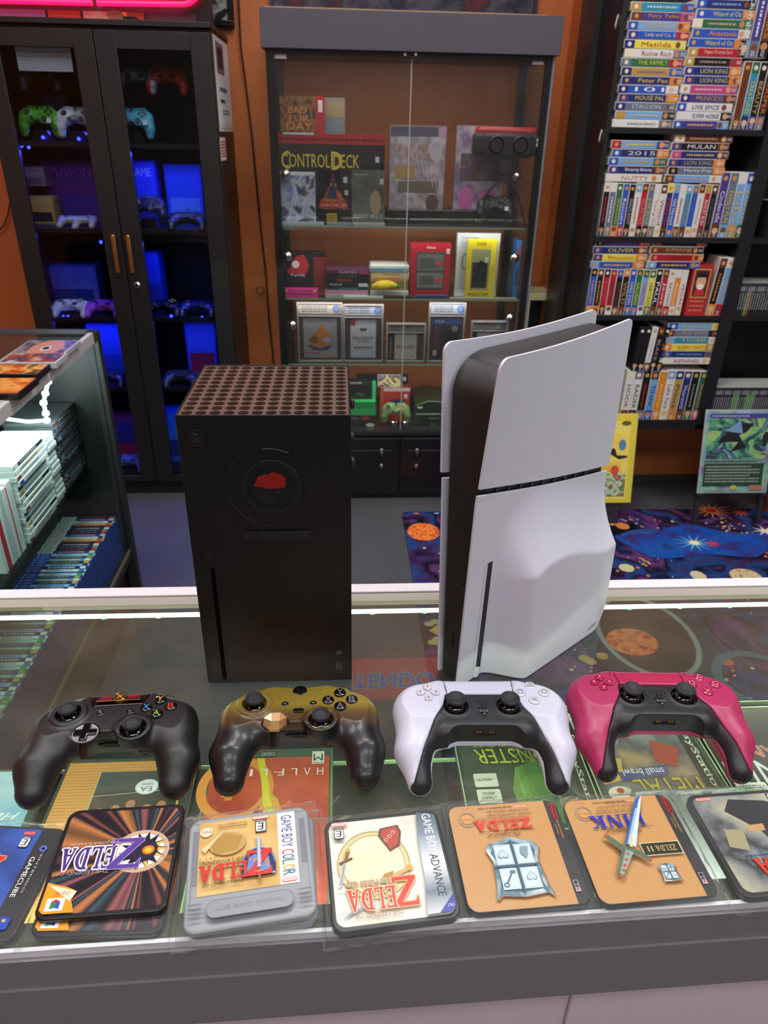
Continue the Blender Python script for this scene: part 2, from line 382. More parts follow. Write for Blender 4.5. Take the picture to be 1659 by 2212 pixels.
for i,(x,y) in enumerate(CEIL_LAMPS):
    t=thing('ceiling_light','recessed white ceiling panel lamp, %s'%['above the seller side','above the side counter','before the bookshelf','added before the glass display case to light it','rear left','rear right'][i],'light',(x,y,CEIL-.06),group='ceiling panel lamps')
    MB().box((-.62,-.32,0),(.62,-.29,.06)).box((-.62,.29,0),(.62,.32,.06)).box((-.62,-.29,0),(-.59,.29,.06)).box((.59,-.29,0),(.62,.29,.06)).build('frame',WHITEP,t)
    MB().box((-.59,-.29,.03),(.59,.29,.05)).build('diffuser',mat('ffffff',.6,emit=1.5),t)
# pegs of merchandise on the wall behind the seller, which the cabinet glass mirrors: shelves of boxes
# ---------------------------------------------------------------- rug
rg=thing('space_rug','dark space-print rug with planets and stars lying on the floor','rug',(.262,1.2,0))
RW,RD=2.5,1.58
rugm=ramp_mat(['0d0c14','121222','1c2450','6a3a78','131220','24457e','3c2450','0e0d14','5c3a68','0f0f16','28406a','0d0c14'],2.6,.95,'noise',14.,(0,0,0),(1,1,1),.0,name='rug_pile',spec=.1)
MB().prism(rrect(RW,RD,.03,4,RW/2,RD/2),0,.008).build('pile',rugm,rg)
a=Art(2e-4,.95)
rn=random.Random(5)
cols=['e8c87a','d8d8c8','c98a4a','e07a3a','8fb0e0','c0a060','d0c8b0','704090','3a64b0']
for k in range(26):   # clusters of small stars
    cx,cy=rn.uniform(.1,RW-.1),rn.uniform(.08,RD-.08)
    L={}
    for i in range(26):
        r=abs(rn.gauss(0,.07)); an=rn.uniform(0,6.3); s_=rn.uniform(.003,.008); c=rn.choice(cols[:6] if k%2 else cols)
        x,y=cx+r*math.cos(an)*1.4,cy+r*math.sin(an)
        if .02<x<RW-.02 and .02<y<RD-.02: L.setdefault(c,[]).append(ngon(x,y,s_,s_,6))
    for c,l in L.items(): a.polys(l,c,True)
a.lv+=1
def rp(u,v): p=onz(u,v,.01); return p[0]-.262,p[1]-1.2
PLAN=ramp_mat(['8e2414','e0562c','f09040','b8341c','f0a860'],26,.9,'noise',5.,name='planet_print',spec=.1)
def blob(u,v,rx,ry,c,n=24): x,y=rp(u,v); a.ell(x,y,rx,ry,c,n)
blob(915,1148,.068,.075,PLAN); blob(1345,1136,.03,.03,'d8843c',10); blob(1320,1130,.02,.02,'e09048',8)
# swirl galaxy with ring
x,y=rp(1418,1165); a.ell(x,y,.16,.09,'20498c',24); a.ell(x-.01,y,.085,.06,'8fb4d0',20)
a.poly([(x-.1,y-.075),(x-.07,y-.085),(x+.11,y+.08),(x+.08,y+.09)],'e8e0d0'); a.poly([(x-.06,y-.05),(x-.04,y-.055),(x+.07,y+.055),(x+.05,y+.06)],'c8584a')
def star(u,v,r,c,n=12,c2=None):
    x,y=rp(u,v); pts=[]
    for i in range(2*n): an=PI*i/n; rr=r if i%2==0 else r*.28; pts.append((x+rr*math.cos(an),y+rr*math.sin(an)*.8))
    a.poly(pts,c); a.ell(x,y,r*.25,r*.2,c2 or 'f8f0a0',12)
x,y=rp(1510,1172); a.poly([(x+(.36+.05*math.sin(3*t_+1))*math.cos(t_),y+(.12+.025*math.sin(5*t_))*math.sin(t_)) for t_ in [2*PI*k/40 for k in range(40)]],ramp_mat(['182a5c','2458a8','1d4fae','3a2c6a','2a6cc0'],7,.9,'noise',10.,spec=.1))
star(1500,1173,.09,'5fa0d8'); star(1540,1175,.04,'d83848',8,'e83030'); star(1535,1103,.1,'e88a50',14,'e03020'); star(1600,1108,.05,'d06048',10,'c02828'); star(1652,1148,.06,'e8e0f0',8)
blob(1353,1228,.03,.03,'c8c89a',10); blob(1508,1245,.03,.035,'d0c8a0',10); blob(1610,1245,.06,.05,ramp_mat(['c87830','d8d0a0','8a4a28'],30,.9))
# large ringed planet seen through the counter glass
x,y=rp(1395,1372); a.ell(x,y,.23,.3,'16304a',30); a.ell(x-.01,y,.155,.215,'16161a',28); a.ring(x,y,.165,.225,.018,'8a98a0',36)
x,y=rp(1365,1388); a.ell(x,y,.085,.072,PLAN,26)
blob(1570,1432,.022,.02,'d8623a',8)
x,y=rp(1640,1470); a.ring(x,y,.14,.14,.03,'3c6a80',30)
x,y=rp(985,1340); a.poly([(x-.1,y-.06),(x-.07,y-.09),(x+.06,y+.05),(x+.04,y+.08)],'c8a050')
for u,v in ((927,1350),(940,1345),(945,1383),(948,1392),(935,1390)): blob(u,v,.018,.014,'b8a878',8)
for u,v in ((1262,1425),(1275,1432),(1300,1420)): blob(u,v,.02,.018,'b89858',8)
for k in range(9): a.ell(.06+k*.09,RD-.035,.012,.006,rn.choice(cols),8)
a.build('printed_planets',rg,(0,0,.0085),(1,0,0),(0,1,0),kind='stuff')

# ================================================================ front display counter (glass topped)
CT=.97
dc=thing('display_counter','glass topped display counter with pale metal rails across the foreground','counter',(0,0,0))
def fy(x): return .3125+(x+.2448)*.0237
def slab(x0,x1,ya,yb,z0,z1): # follows the slightly skewed front edge
    return MB().prism([(x0,fy(x0)+ya),(x1,fy(x1)+ya),(x1,fy(x1)+yb),(x0,fy(x0)+yb)],z0,z1)
X0,X1=-1.35,1.6
G_TOP=glass('e9eee8',.012,1.5,.08,'b8ac98','dusty_hazed_glass',1.5)  # film holds dust plus painted-in haze of warm reflections
MB().prism([(X0,fy(X0)+.004),(X1,fy(X1)+.004),(X1,.735),(X0,.735)],CT-.006,CT).build('glass_top',G_TOP,dc,label='dusty clear glass top with painted haze')
MB().prism([(X0,.736),(X1,.733),(X1,.752),(X0,.752)],CT-.006,CT-.0005).build('rear_inner_rail',mat('a09c90',.5),dc)
MB().box((X0,.754,CT-.014),(X1,.772,CT+.002)).build('rear_rail',mat('ded8dc',.42),dc,bevel=.002,label='pale pinkish white rear rail')
MB().box((X0,.7515,CT-.012),(X1,.7545,CT-.003)).build('rail_groove',mat('3a3c38',.6),dc)
slab(X0,X1,.0,.003,CT-.012,CT+.001).build('front_edge_strip',mat('f2f2f6',.3),dc,label='bright white edge of the glass')
slab(X0,X1,.003,.026,CT-.02,CT-.0065).build('front_rail',mat('94938c',.45,noise=.2,nscale=80.),dc,label='brushed grey inner front rail')
slab(X0,X1,-.003,.003,CT-.038,CT-.006).build('front_band',mat('85838a',.4),dc)
slab(X0,X1,-.005,.003,CT-.098,CT-.0385).build('front_band',mat('85838a',.4),dc)
PANEL=mat('e2d6e4',.6,noise=.04,nscale=6.)
sx=ony(1252,2130,.335)[0]
slab(X0,sx-.0012,.022,.034,.02,CT-.098).build('kick_panel',PANEL,dc); slab(sx,X1,.018,.034,.02,CT-.098).build('kick_panel',PANEL,dc)
# interior
MB().box((X0,.748,.04),(X1,.753,CT-.03)).build('rear_glass_panel',glass('eaf4ee',0,1.3),dc)
MB().box((X0,.36,.03),(.19,.745,.05)).build('deck',mat('4c463e',.7),dc)
SHZ=.862
MB().prism([(X0,.35),(.215,.35),(.215,.577),(X0,.577)],SHZ-.005,SHZ).build('shelf',glass('e6efe8',0,1.35),dc)
MB().prism([(.217,.35),(X1,.35),(X1,.655),(.217,.655)],SHZ-.005,SHZ).build('shelf',glass('e6efe8',0,1.35),dc)
edge=mat('c8e0b0',.3,emit=.25)  # slight emission paints a lit look into the glass edge
MB().box((X0,.5772,SHZ-.005),(.215,.5785,SHZ)).box((.217,.6552,SHZ-.005),(X1,.6565,SHZ)).build('shelf_edge',edge,dc,label='green polished shelf edge with painted glow')
for x in (X0,.19): MB().box((x,.36,.05),(x+.006,.745,CT-.02)).build('inner_divider',glass('d8e4dc',0,1.3),dc)
MB().box((X0,.376,.02),(X1,.386,CT-.14)).build('front_inner_panel',mat('3a3f3a',.8),dc)
# LED strip under the rear rail: a row of small lamps on a tape
led=thing('led_strip','glowing white green LED tape under the rear rail of the counter','light strip',(0,.7325,CT-.012))
MB().box((X0,-.002,-.004),(X1,.002,0)).build('tape',mat('f4ffe8',.5,emit=3.2),led)
mb=MB()
k=0
x=X0
while x<X1:
    mb.use(k%2).lathe([(.001,-.004),(.004,-.0032),(.0042,-.0015),(.001,-.0008)],(x,-.001,0),8); x+=.066; k+=1
mb.build('lamp_chips',[mat('60ffb0',.5,emit=9.),mat('fff080',.5,emit=8.)],led,kind='stuff')
area('led_rear_light',(.1,.725,CT-.02),2.6,3.0,(.9,1,.84),(rad(-35),0,0),.012)
area('led_front_light',(.1,.352,CT-.028),2.6,8.5,(.95,1,.88),(rad(38),0,0),.012)
led2=thing('led_strip','white LED tape hidden under the front rail of the counter','light strip',(0,.336,CT-.022))
MB().box((X0,-.004,-.004),(X1,.002,0)).build('tape',mat('f4ffec',.5,emit=2.),led2)

# ================================================================ side display counter (left)
sc_=thing('side_counter','left glass side counter full of game cases with white top rail','counter',(0,0,0))
sx0,sx1,sy0,sy1=-1.36,-.70,.80,2.08
MB().box((sx0,sy0,CT-.006),(sx1-.012,sy1,CT)).build('glass_top',glass('d8e0dc',0.01,1.5,.02,'9a968e','side_glass',1.6),sc_)
MB().box((sx1-.014,sy0,CT-.028),(sx1,sy1-.005,CT+.004)).build('side_rail',mat('c4bfbe',.45),sc_,bevel=.002,label='pale grey metal top rail')
MB().box((sx1-.02,sy1-.02,0),(sx1+.01,sy1+.008,CT+.006)).build('corner_post',mat('232325',.5),sc_)
MB().box((sx0,sy1-.012,.0),(sx1-.02,sy1,CT-.01)).build('end_panel',mat('0e1214',.5),sc_)
MB().box((sx0,sy1-.004,CT-.004),(sx1,sy1+.006,CT+.008)).build('end_rail',mat('3a3a3e',.4),sc_)
MB().box((sx1-.006,sy0,.262),(sx1-.002,sy1-.02,CT-.03)).build('side_glass',glass('e8f2f0',0,1.3),sc_)
MB().box((sx0,sy0,.225),(sx1,sy1,.25)).build('deck',mat('1d1d20',.5),sc_)
MB().box((sx1-.004,sy0,.25),(sx1+.001,sy1-.02,.262)).build('glass_channel',mat('8a7a62',.4,.6),sc_,label='thin tan metal channel')
MB().box((sx0,sy0+.05,.0),(sx1-.03,sy1-.02,.225)).build('base',mat('141416',.6),sc_)
MB().box((sx0,sy0+.02,.548),(-.775,sy1-.02,.554)).build('glass_shelf',glass('d8e8e4',0,1.35),sc_)
MB().box((sx0-.02,sy0,0),(sx0,sy1,CT-.01)).build('outer_panel',mat('26262a',.5),sc_)
ls=thing('led_strip','glaring bluish white LED tape inside the left side counter','light strip',(0,0,0))
mb=MB(); pts=[ony(108,803,1.88),ony(104,825,1.88),ony(98,850,1.88),ony(94,870,1.88),ony(99,893,1.88),ony(101,908,1.87),ony(60,911,1.85),ony(-40,898,1.82)]
mb.tube([tuple(p) for p in pts],.0042,6).build('tape',mat('e8ffff',.5,emit=20),ls)
mb=MB()
for p in pts[:6]: mb.lathe([(.001,-.008),(.0085,-.004),(.0085,.004),(.001,.008)],tuple(p),10)
mb.build('lamp_chips',mat('f4ffff',.5,emit=30),ls,kind='stuff')
l=bpy.data.lights.new('side_led_light','POINT'); l.energy=3; l.color=(.9,.97,1); l.shadow_soft_size=.03
o=bpy.data.objects.new('side_led_light',l); COL.objects.link(o); o.location=(-.86,1.8,.84)
area('side_led_strip_light',(-.76,1.4,.925),1.1,3.4,(.92,.98,1),(0,rad(15),rad(90)),.02)

# ================================================================ left black cabinet with two glazed doors
cb=thing('black_cabinet','tall black cabinet on the left with two glazed doors and gold handles','cabinet',(-1.24,2.98,0))
W,D,H=.80,.43,1.795
CABM=mat('1b1a1c',.42,bump=.08,bscale=500)
MB().box((0,.02,0),(.018,D,H)).box((W-.018,.02,0),(W,D,H)).box((.018,.02,H-.02),(W-.018,D,H)).box((0,-.005,H-.0),(W+.004,D,H+.018)).box((.018,.02,.0),(W-.018,D,.06)).box((.018,D-.012,.06),(W-.018,D,H-.02)).build('carcass',CABM,cb,bevel=.002)
for xa,xb in ((.004,W/2-.002),(W/2+.002,W-.004)):
    dz0,dz1=.07,H-.012
    right=xa>.3
    gl,gr=(xa+.073,xb-.068)
    g0,g1=.10,1.728
    d=MB().box((xa,-.002,dz0),(gl,.018,dz1)).box((gr,-.002,dz0),(xb,.018,dz1)).box((gl,-.002,dz0),(gr,.018,g0)).box((gl,-.002,g1),(gr,.018,dz1)).build('door',CABM,cb,bevel=.0015)
    MB().box((gl,.006,g0),(gr,.009,g1)).build('door_glass',glass('dfe4ea',0,1.35),d)
    hx=(-.868+1.24) if not right else (-.812+1.24)
    hx2=hx
    MB().box((hx-.008,-.026,.985),(hx+.008,-.014,1.125)).box((hx-.004,-.016,1.0),(hx+.004,0,1.01)).box((hx-.004,-.016,1.1),(hx+.004,0,1.11)).build('handle',mat('c9935a',.3,.9),d,bevel=.003,label='slim brass bar handle')
    if right: MB().lathe([(.011,0),(.011,-.006),(.007,-.008)],(-.806+1.24,-.002,.937),16,'y').build('lock',CHROME,d,label='round chrome lock')
CSH=[1.437,1.14,.80,.50,.105]
for z in CSH: MB().box((.018,.03,z-.016),(W-.018,D-.012,z)).build('shelf',CABM,cb)
MB().box((W/2-.008,.03,.06),(W/2+.008,D-.012,1.437)).build('divider',CABM,cb)
BLUE=mat('2030ff',.5,emit=14)
_bl=iter(['beside the lime green controller stand','under the camouflage controller','leftmost on the upper shelf edge','second from left on the upper shelf edge','by the seam above the brass handles','left one of the low pair behind the left door','right one of the low pair behind the left door','low behind the right door, its left','low behind the right door, its right'])
def blue(u,v,y=3.03,s=.006):
    p=ony(u,v,y); t=thing('blue_led','tiny blue indicator light '+next(_bl),'light',p,group='blue lights in the black cabinet')
    MB().lathe([(.001,-s),(s*.8,-s*.6),(s,0),(s*.8,s*.6),(.001,s)],(0,0,0),8).build('bulb',BLUE,t)
for u,v in ((93,297),(170,300),(47,315),(62,318),(218,523),(137,684),(147,684),(370,683),(437,686)): blue(u,v)
for (x,y,z,e) in ((-1.05,3.06,1.40,1.1),(-.64,3.06,1.40,1.2),(-1.05,3.06,1.11,.3),(-.64,3.08,1.08,1.0),(-1.05,3.06,.775,1.2),(-.64,3.06,.775,.9),(-1.05,3.06,.47,.5),(-.64,3.06,.47,.6),(-1.0,3.06,1.47,.25)):
    area('cabinet_blue_light',(x,y,z),.3,e*1.3,(.07,.10,1.0),(rad(-14),0,0),.03)
# papers taped to its side
def sheet(name,label,cat,pts,x,art=None,th=.0008,col='e8e6ea'):
    ps=[onx(u,v,x) for u,v in pts]; 
    ys=[p[1] for p in ps]; zs=[p[2] for p in ps]; y0,y1,z0,z1=min(ys),max(ys),min(zs),max(zs)
    o=MB().box((0,0,0),(th,y1-y0,z1-z0)).build(name,mat(col,.7),loc=(x+.0002,y0,z0)); tag(o,label,cat)
    if art:
        a=Art(2e-4,.7); art(a,y1-y0,z1-z0); a.build('print',o,(th,0,0),(0,1,0),(0,0,1))
    return o
def ar(a,w,h):
    a.rect(w*.12,h*.62,w*.62,h*.95,'8a6a78'); a.rect(w*.2,h*.68,w*.55,h*.9,'3a1a28'); a.scrib(w*.2,h*.42,w*.7,h*.5,'3a5a9a',1,3); a.scrib(w*.2,h*.3,w*.5,h*.37,'303030',1,4); a.scrib(w*.3,h*.18,w*.8,h*.25,'5a5a8a',2,5); a.rect(.01,.01,w-.01,h*.1,'d8d0c8')
sheet('paper_notice','long white paper notice taped to the side of the black cabinet','paper',[(463,90),(490,97),(500,284),(475,282)],-.44,ar)
sheet('price_tag_strip','small pale strip taped below the notice on the cabinet side','paper',[(474,297),(486,297),(486,346),(478,348)],-.44,lambda a,w,h:a.scrib(.004,.01,w-.004,h-.01,'c05050',6,2),col='e0ccc0')

# neon sign on top of the cabinet
ns=thing('neon_sign','glowing pink red neon tube sign standing on the black cabinet','sign',(-1.24,3.05,1.815))
NE=mat('ff0a3c',.4,emit=4.2)
z0=.045
MB().tube([(-.55,0,z0),(.395,0,z0+.006)],.0085,10).build('tube',NE,ns)
pth=[(.412,0,z0+.006)]+[(.70,0,z0+.010)]+[(.70+.075*math.sin(rad(k)),0,z0+.085-.075*math.cos(rad(k))) for k in range(10,91,10)]+[(.775,0,.50)]
MB().tube(pth,.0085,10).build('tube',NE,ns)
MB().tube([(-.55,0,.58),(.70,0,.58),(.745,0,.56),(.775,0,.50)],.0085,10).build('tube',NE,ns)
MB().box((-.6,.03,0),(.80,.036,.66)).build('back_board',mat('1a1216',.3),ns)
MB().box((-.3,-.03,-.0),(-.26,.08,.012)).box((.5,-.03,0),(.54,.08,.012)).build('foot',BLACKM,ns)
a=Art(3e-4,.6); rn=random.Random(3)
for x0,x1,c in ((-.42,-.30,'4a2020'),(-.30,-.18,'7a4028'),(-.12,.02,'30304a'),(.03,.22,'6a5a88'),(.23,.34,'7a3a22'),(.35,.43,'8a8a70'),(.43,.5,'b09a38'),(.5,.56,'6a3424'),(.57,.74,'26202a')): a.rect(x0,.004,x1,.03,c)
a.ell(-.14+.0,.012,.012,.009,'d8c8c0',12); a.ell(.46,.02,.03,.016,'5a5a48',10)
a.build('printed_strip',ns,(0,.03,0),(1,0,0),(0,0,1))
l=bpy.data.lights.new('neon_glow','AREA'); l.shape='RECTANGLE'; l.size=1.2; l.size_y=.03; l.energy=.6; l.color=(1,.05,.15)
o=bpy.data.objects.new('neon_glow',l); COL.objects.link(o); o.location=(-1.15,3.02,1.87); o.rotation_euler=(rad(65),0,0)

# framed posters high on the wall (their lower edges show at the top of the picture)
def frame(name,label,x0,x1,z0,z1,y,cols,sc=9.,seed=1,fw=.022,fc='141416'):
    t=thing(name,label,'poster',(x0,y,z0)); w_,h_=x1-x0,z1-z0
    MB().box((0,-.03,0),(w_,0,fw)).box((0,-.03,h_-fw),(w_,0,h_)).box((0,-.03,fw),(fw,0,h_-fw)).box((w_-fw,-.03,fw),(w_,0,h_-fw)).build('frame',mat(fc,.3),t,bevel=.003)
    MB().box((fw,-.014,fw),(w_-fw,-.002,h_-fw)).build('picture',ramp_mat(cols,sc,.25,'noise',6.,(seed,0,0),(1,1,1),.4,coat=.5),t)
frame('framed_poster','dark framed poster on the wall right of the neon sign',-.52,-.405,1.845,2.5,3.42,['15151a','3a3d38','aab0a8','2a2c34','16141a'],14,2)
frame('framed_poster','wide dark framed poster standing on the wall above the glass case',-.262,.79,1.895,2.7,3.42,['101018','26263e','4a4a52','1a2038','5a1c24','14141c'],7,4,.012,'3a3e44')
frame('framed_poster','tall colour poster high above the black cabinet',-1.2,-.62,2.55,3.3,3.42,['20242c','64584a','a08a60','2c2620'],5,7)
# wall sign mirrored in the counter glass; glow added to strengthen its reflection
sg=thing('store_sign','red sign with blue NINTENDO lettering and added glow high on the back wall','sign',(-.30,3.36,3.28))
MB().box((0,0,0),(1.06,.05,.285)).build('board',mat('c02018',.35,emit=3.),sg,bevel=.004)
a=Art(4e-4,.35); a.text('NINTENDO',.10,.075,.85,.185,mat('1434b0',.4,emit=5.),outline=mat('f4d8c0',.4,emit=.8),ow=.012); a.rr(.80,.215,.93,.255,.018,mat('e8dcb0',.4,emit=1.6)); a.ell(.935,.16,.02,.02,'f0e8d0',16); a.rect(.98,.0,1.06,.285,'8c1014'); a.build('lettering',sg,(0,0,0),(1,0,0),(0,0,1))
# cable on the wall
cp=[(513,-40),(520,100),(533,200),(545,300),(556,420),(566,520),(575,600),(580,680),(592,790)]
cb2=thing('wall_cable','thin black cable hanging down the orange wall beside the cabinet','cable',(0,0,0))
MB().tube([tuple(ony(u,v,3.40)) for u,v in cp],.004,6).build('wire',mat('2a1710',.5),cb2)
c0=ony(562,628,3.39); MB().tube([(c0[0]+.018*math.cos(t_),c0[1],c0[2]+.016*math.sin(t_)) for t_ in [2*PI*k/14 for k in range(14)]],.0028,6,True).build('loop',mat('2a1710',.5),cb2)
cw=thing('wall_cable','thin dark wire on the orange wall left of the cabinet','cable',(0,0,0))
MB().tube([tuple(ony(u,v,3.40)) for u,v in ((22,430),(18,462),(8,488),(-6,500))],.003,6).build('wire',mat('2a1710',.5),cw)
# ================================================================ central glass display case
dcx0,dcx1,dcy=-.25,.765,2.93
gc=thing('glass_display_case','tall black display case with glass doors and dark grey header in the centre','cabinet',(dcx0,dcy,0))
W=dcx1-dcx0; D=.45
HEADM=mat('4d4a54',.45)
MB().box((-.012,-.022,1.737),(W+.010,D,1.852)).build('header',HEADM,gc,bevel=.002)
MB().box((0,0,.325),(.030,.03,1.737)).box((W-.030,0,.325),(W-.008,.03,1.737)).box((0,D-.03,.325),(.03,D,1.737)).box((W-.03,D-.03,.325),(W,D,1.737)).box((.03,.0,1.722),(W-.03,.03,1.737)).build('post_frame',BLACKM,gc)
MB().box((W-.008,.0,.325),(W,.012,1.737)).build('edge_trim',mat('8a929c',.3,.6),gc,label='silver edge trim')
MB().box((.005,.03,.325),(.009,D-.03,1.737)).box((W-.009,.03,.325),(W-.005,D-.03,1.737)).build('side_glass',glass('e6ece8',0,1.3),gc)
CG=glass('eceeec',0,1.42,.028,'a8a8a8','case_glass',1.3)  # film paints in a pale haze of room reflections
area('case_top_fill',(.257,2.99,1.72),.9,1.7,(1,.97,.93),(rad(8),0,0),.05)  # added fill inside the case, no fixture behind it
for z_ in (1.155,.88,.61): area('case_shelf_fill',(.257,2.965,z_),.9,1.1,(1,.97,.93),(rad(30),0,0),.012)  # added fills below the glass shelves to brighten the goods
DS=ony(885,300,2.93)[0]-dcx0
MB().box((.03,.012,.335),(DS-.001,.016,1.722)).build('glass_door',CG,gc); MB().box((DS+.001,.012,.335),(W-.03,.016,1.722)).build('glass_door',CG,gc)
MB().box((DS-.0015,.0115,.335),(DS+.0015,.0165,1.722)).build('door_edge',mat('a8b0a8',.3),gc)
CZ=[1.168,.893,.622]
for z in CZ:
    MB().box((.012,.03,z-.006),(W-.012,D-.02,z)).build('glass_shelf',glass('cfe0d2',0,1.35),gc)
    MB().box((.012,.0275,z-.006),(W-.012,.0300,z)).build('shelf_edge',mat('8fa890',.25),gc,label='pale green glass shelf edge')
# base cabinet
MB().box((0,.0,.0),(W,D,.318)).build('base_cabinet',BLACKM,gc,bevel=.002)
MB().box((-.006,-.014,.318),(W+.006,D,.333)).build('base_top',mat('2b2c2e',.25),gc)
for x0,x1 in ((.02,W/2-.003),(W/2+.003,W-.02)):
    d=MB().box((x0,-.014,.03),(x1,0,.30)).box((x0+.03,-.017,.07),(x1-.03,-.014,.245)).build('door',BLACKM,gc,bevel=.002)
    hx=(824,900)[x0>.3]; q_=ony(hx,975,2.915); xx=q_[0]-dcx0
    MB().box((xx-.007,-.032,q_[2]-.005),(xx+.007,-.022,q_[2]+.018)).box((xx-.003,-.03,q_[2]-.016),(xx+.003,-.014,q_[2]+.0)).build('latch',mat('b8b0a4',.25,.9),d,bevel=.002)
    MB().lathe([(.009,0),(.009,-.006),(.004,-.009)],(xx,-.016,ony(hx,1005,2.915)[2]),14,'y').build('lock',CHROME,d)
for u,v in ((617,377),(1117,381),(621,554),(1113,558),(631,703),(1103,688)):
    q_=ony(u,v,2.95); MB().lathe([(.002,-.016),(.014,-.012),(.019,0),(.014,.012),(.002,.016)],(q_[0]-dcx0,.028,q_[2]),14,'y').build('shelf_clamp',CHROME,gc,smooth=True)
for u in (875,898): q_=ony(u,118,2.93); MB().lathe([(.006,0),(.009,-.006),(.005,-.014)],(q_[0]-dcx0,.012,q_[2]),12,'y').build('door_knob',CHROME,gc)
for u0,u1,v0,v1 in ((590,618,111,126),(1151,1177,122,139)):
    a_=ony(u0,v1,2.93);b_=ony(u1,v0,2.93); MB().box((a_[0]-dcx0,.0085,a_[2]),(b_[0]-dcx0,.0115,b_[2])).build('door_sticker',mat('dcd4e0',.5),gc,bevel=.001)
# torn cardboard on top
MB().prism([(-.245,2.93),(.0,2.925),(.2,2.932),(.35,2.926),(.72,2.935),(.725,3.3),(-.24,3.3)],1.853,1.857).build('cardboard_sheet',mat('b8926a',.8,noise=.15,nscale=30.)); tag(bpy.data.objects['cardboard_sheet'],'torn brown cardboard sheet lying on top of the glass display case','cardboard')

# ---- generic boxed goods standing in the case
def frontbox(name,label,cat,u0,v0,u1,v1,y,dep,body,zs=None,group=None,art=None,rough=.4,tilt=0.,bev=.001,rz=0.):
    """box whose front face fills the given picture rectangle on the plane y, standing on the shelf at height zs"""
    a_=ony(u0,v1,y); b_=ony(u1,v0,y); z0=zs if zs is not None else a_[2]; w_=b_[0]-a_[0]; h_=b_[2]-z0
    o=MB().box((0,0,0),(w_,dep,h_)).build(name,mat(body,rough) if isinstance(body,str) else body,loc=(a_[0],y,z0),rot=(rad(tilt),0,rz),bevel=bev)
    tag(o,label,cat,group)
    if art: A_=Art(2.5e-4,rough); art(A_,w_,h_); A_.build('front_print',o,(0,0,0),(1,0,0),(0,0,1))
    return o
def tagsq(a,x,y,s=.014,c='e8e4ea'): a.rect(x-s/2,y-s*.7,x+s/2,y+s*.7,c); a.scrib(x-s*.4,y-s*.5,x+s*.4,y+s*.5,'8a8490',3,7)
yA=2.99
Z1,Z2,Z3,Z4=1.168,.893,.622,.333
# top shelf, left: console carton
def A1(a,w,h):
    a.rect(0,h*.89,w,h,'a02028'); a.scrib(.01,h*.915,w-.01,h*.965,'501018',1,2); a.rect(0,0,w,h*.89,'1a1818')
    a.text('CONTROL DECK',w*.04,h*.63,w*.76,h*.78,'d8c04a',shear=.0); a.text('C',w*.035,h*.61,w*.12,h*.81,'d8c04a'); a.text('D',w*.50,h*.61,w*.60,h*.81,'d8c04a'); tagsq(a,w*.93,h*.73)
    a.poly([(w*.14,h*.42),(w*.5,h*.55),(w*.95,h*.5),(w,h*.34),(w*.2,h*.34)],'3c3c44'); a.poly([(w*.36,h*.5),(w*.44,h*.52),(w*.5,h*.44),(w*.42,h*.43)],'8a8e98')
frontbox('console_box','big black and red box lettered CONTROL DECK on the upper glass shelf','box',606,292,832,486,3.06,.2,'1a1718',Z1,art=A1)
def A2(a,w,h):
    a.rect(0,0,w,h,ramp_mat(['1a1410','4a3020','8a5a30','2a2018','6a4a44'],22,.4)); a.rect(w*.8,0,w,h,'a82028'); a.text('BAD',w*.18,h*.56,w*.6,h*.72,'c88848'); a.text('FUR',w*.2,h*.36,w*.66,h*.52,'c88848'); a.text('DAY',w*.14,h*.14,w*.72,h*.34,'d88a3a'); a.rect(w*.05,h*.02,w*.75,h*.08,'b8b8c0'); a.rect(w*.86,h*.6,w*.96,h*.9,'d8c8c8')
_zt=ony(606,292,3.06)[2]
o=frontbox('game_box','small brown and red game box standing on the CONTROL DECK box','game',607,208,700,290,3.06,.03,'7a1c20',_zt,art=A2)
o=frontbox('game_box','grey clear plastic case behind the small brown game box','game',700,212,745,290,3.09,.03,'8a8078',art=lambda a,w,h:(a.rect(.004,h*.5,w-.004,h*.9,'a08a68'),a.rect(.004,h*.1,w-.004,h*.45,'7a8088')),zs=ony(606,292,3.06)[2])
def cov(cols,sc,txt=(),extra=None):
    def f(a,w,h):
        a.rect(.002,.002,w-.002,h-.002,ramp_mat(cols,sc,.35,'noise',5.,(sc,0,0),(1,1,1),.8))
        for t_,x0,y0,x1,y1,c in txt: a.text(t_,w*x0,h*y0,w*x1,h*y1,c)
        if extra: extra(a,w,h)
    return f
frontbox('game_case','leftmost of three game cases before the CONTROL DECK box, blue swirl cover','game',606,372,680,478,2.975,.014,'c8ccd4',Z1,art=cov(['3a4a80','8a98c8','c8d0e0','283058','6a70a8'],14,extra=lambda a,w,h:(a.rect(0,h*.94,w,h,'e0e0e8'),tagsq(a,w*.9,h*.93))))
def A3(a,w,h):
    a.rect(0,0,w,h,'17161e'); a.poly([(w*.1,h*.3),(w*.9,h*.3),(w*.6,h*.75),(w*.5,h*.95),(w*.4,h*.75)],ramp_mat(['203a70','d86a30','1a2848','e8b060'],22,.3)); a.poly([(w*.38,h*.5),(w*.62,h*.5),(w*.5,h*.86)],'20406a')
    a.poly([(w*.06,h*.32),(w*.94,h*.32),(w*.86,h*.48),(w*.5,h*.44),(w*.14,h*.48)],'b02830'); a.text('CHRONICLES',w*.12,h*.345,w*.88,h*.4,'e8d0a0'); a.text('FIGHT',w*.2,h*.42,w*.8,h*.49,'c89a40'); a.rect(w*.3,h*.04,w*.6,h*.22,'c8b030'); a.scrib(w*.32,h*.06,w*.58,h*.2,'504010',3,1); tagsq(a,w*.85,h*.83,.014); tagsq(a,w*.88,h*.6,.012)
frontbox('game_case','middle of three game cases before the CONTROL DECK box, orange burst on black','game',684,368,757,483,2.975,.014,'18171c',Z1,art=A3)
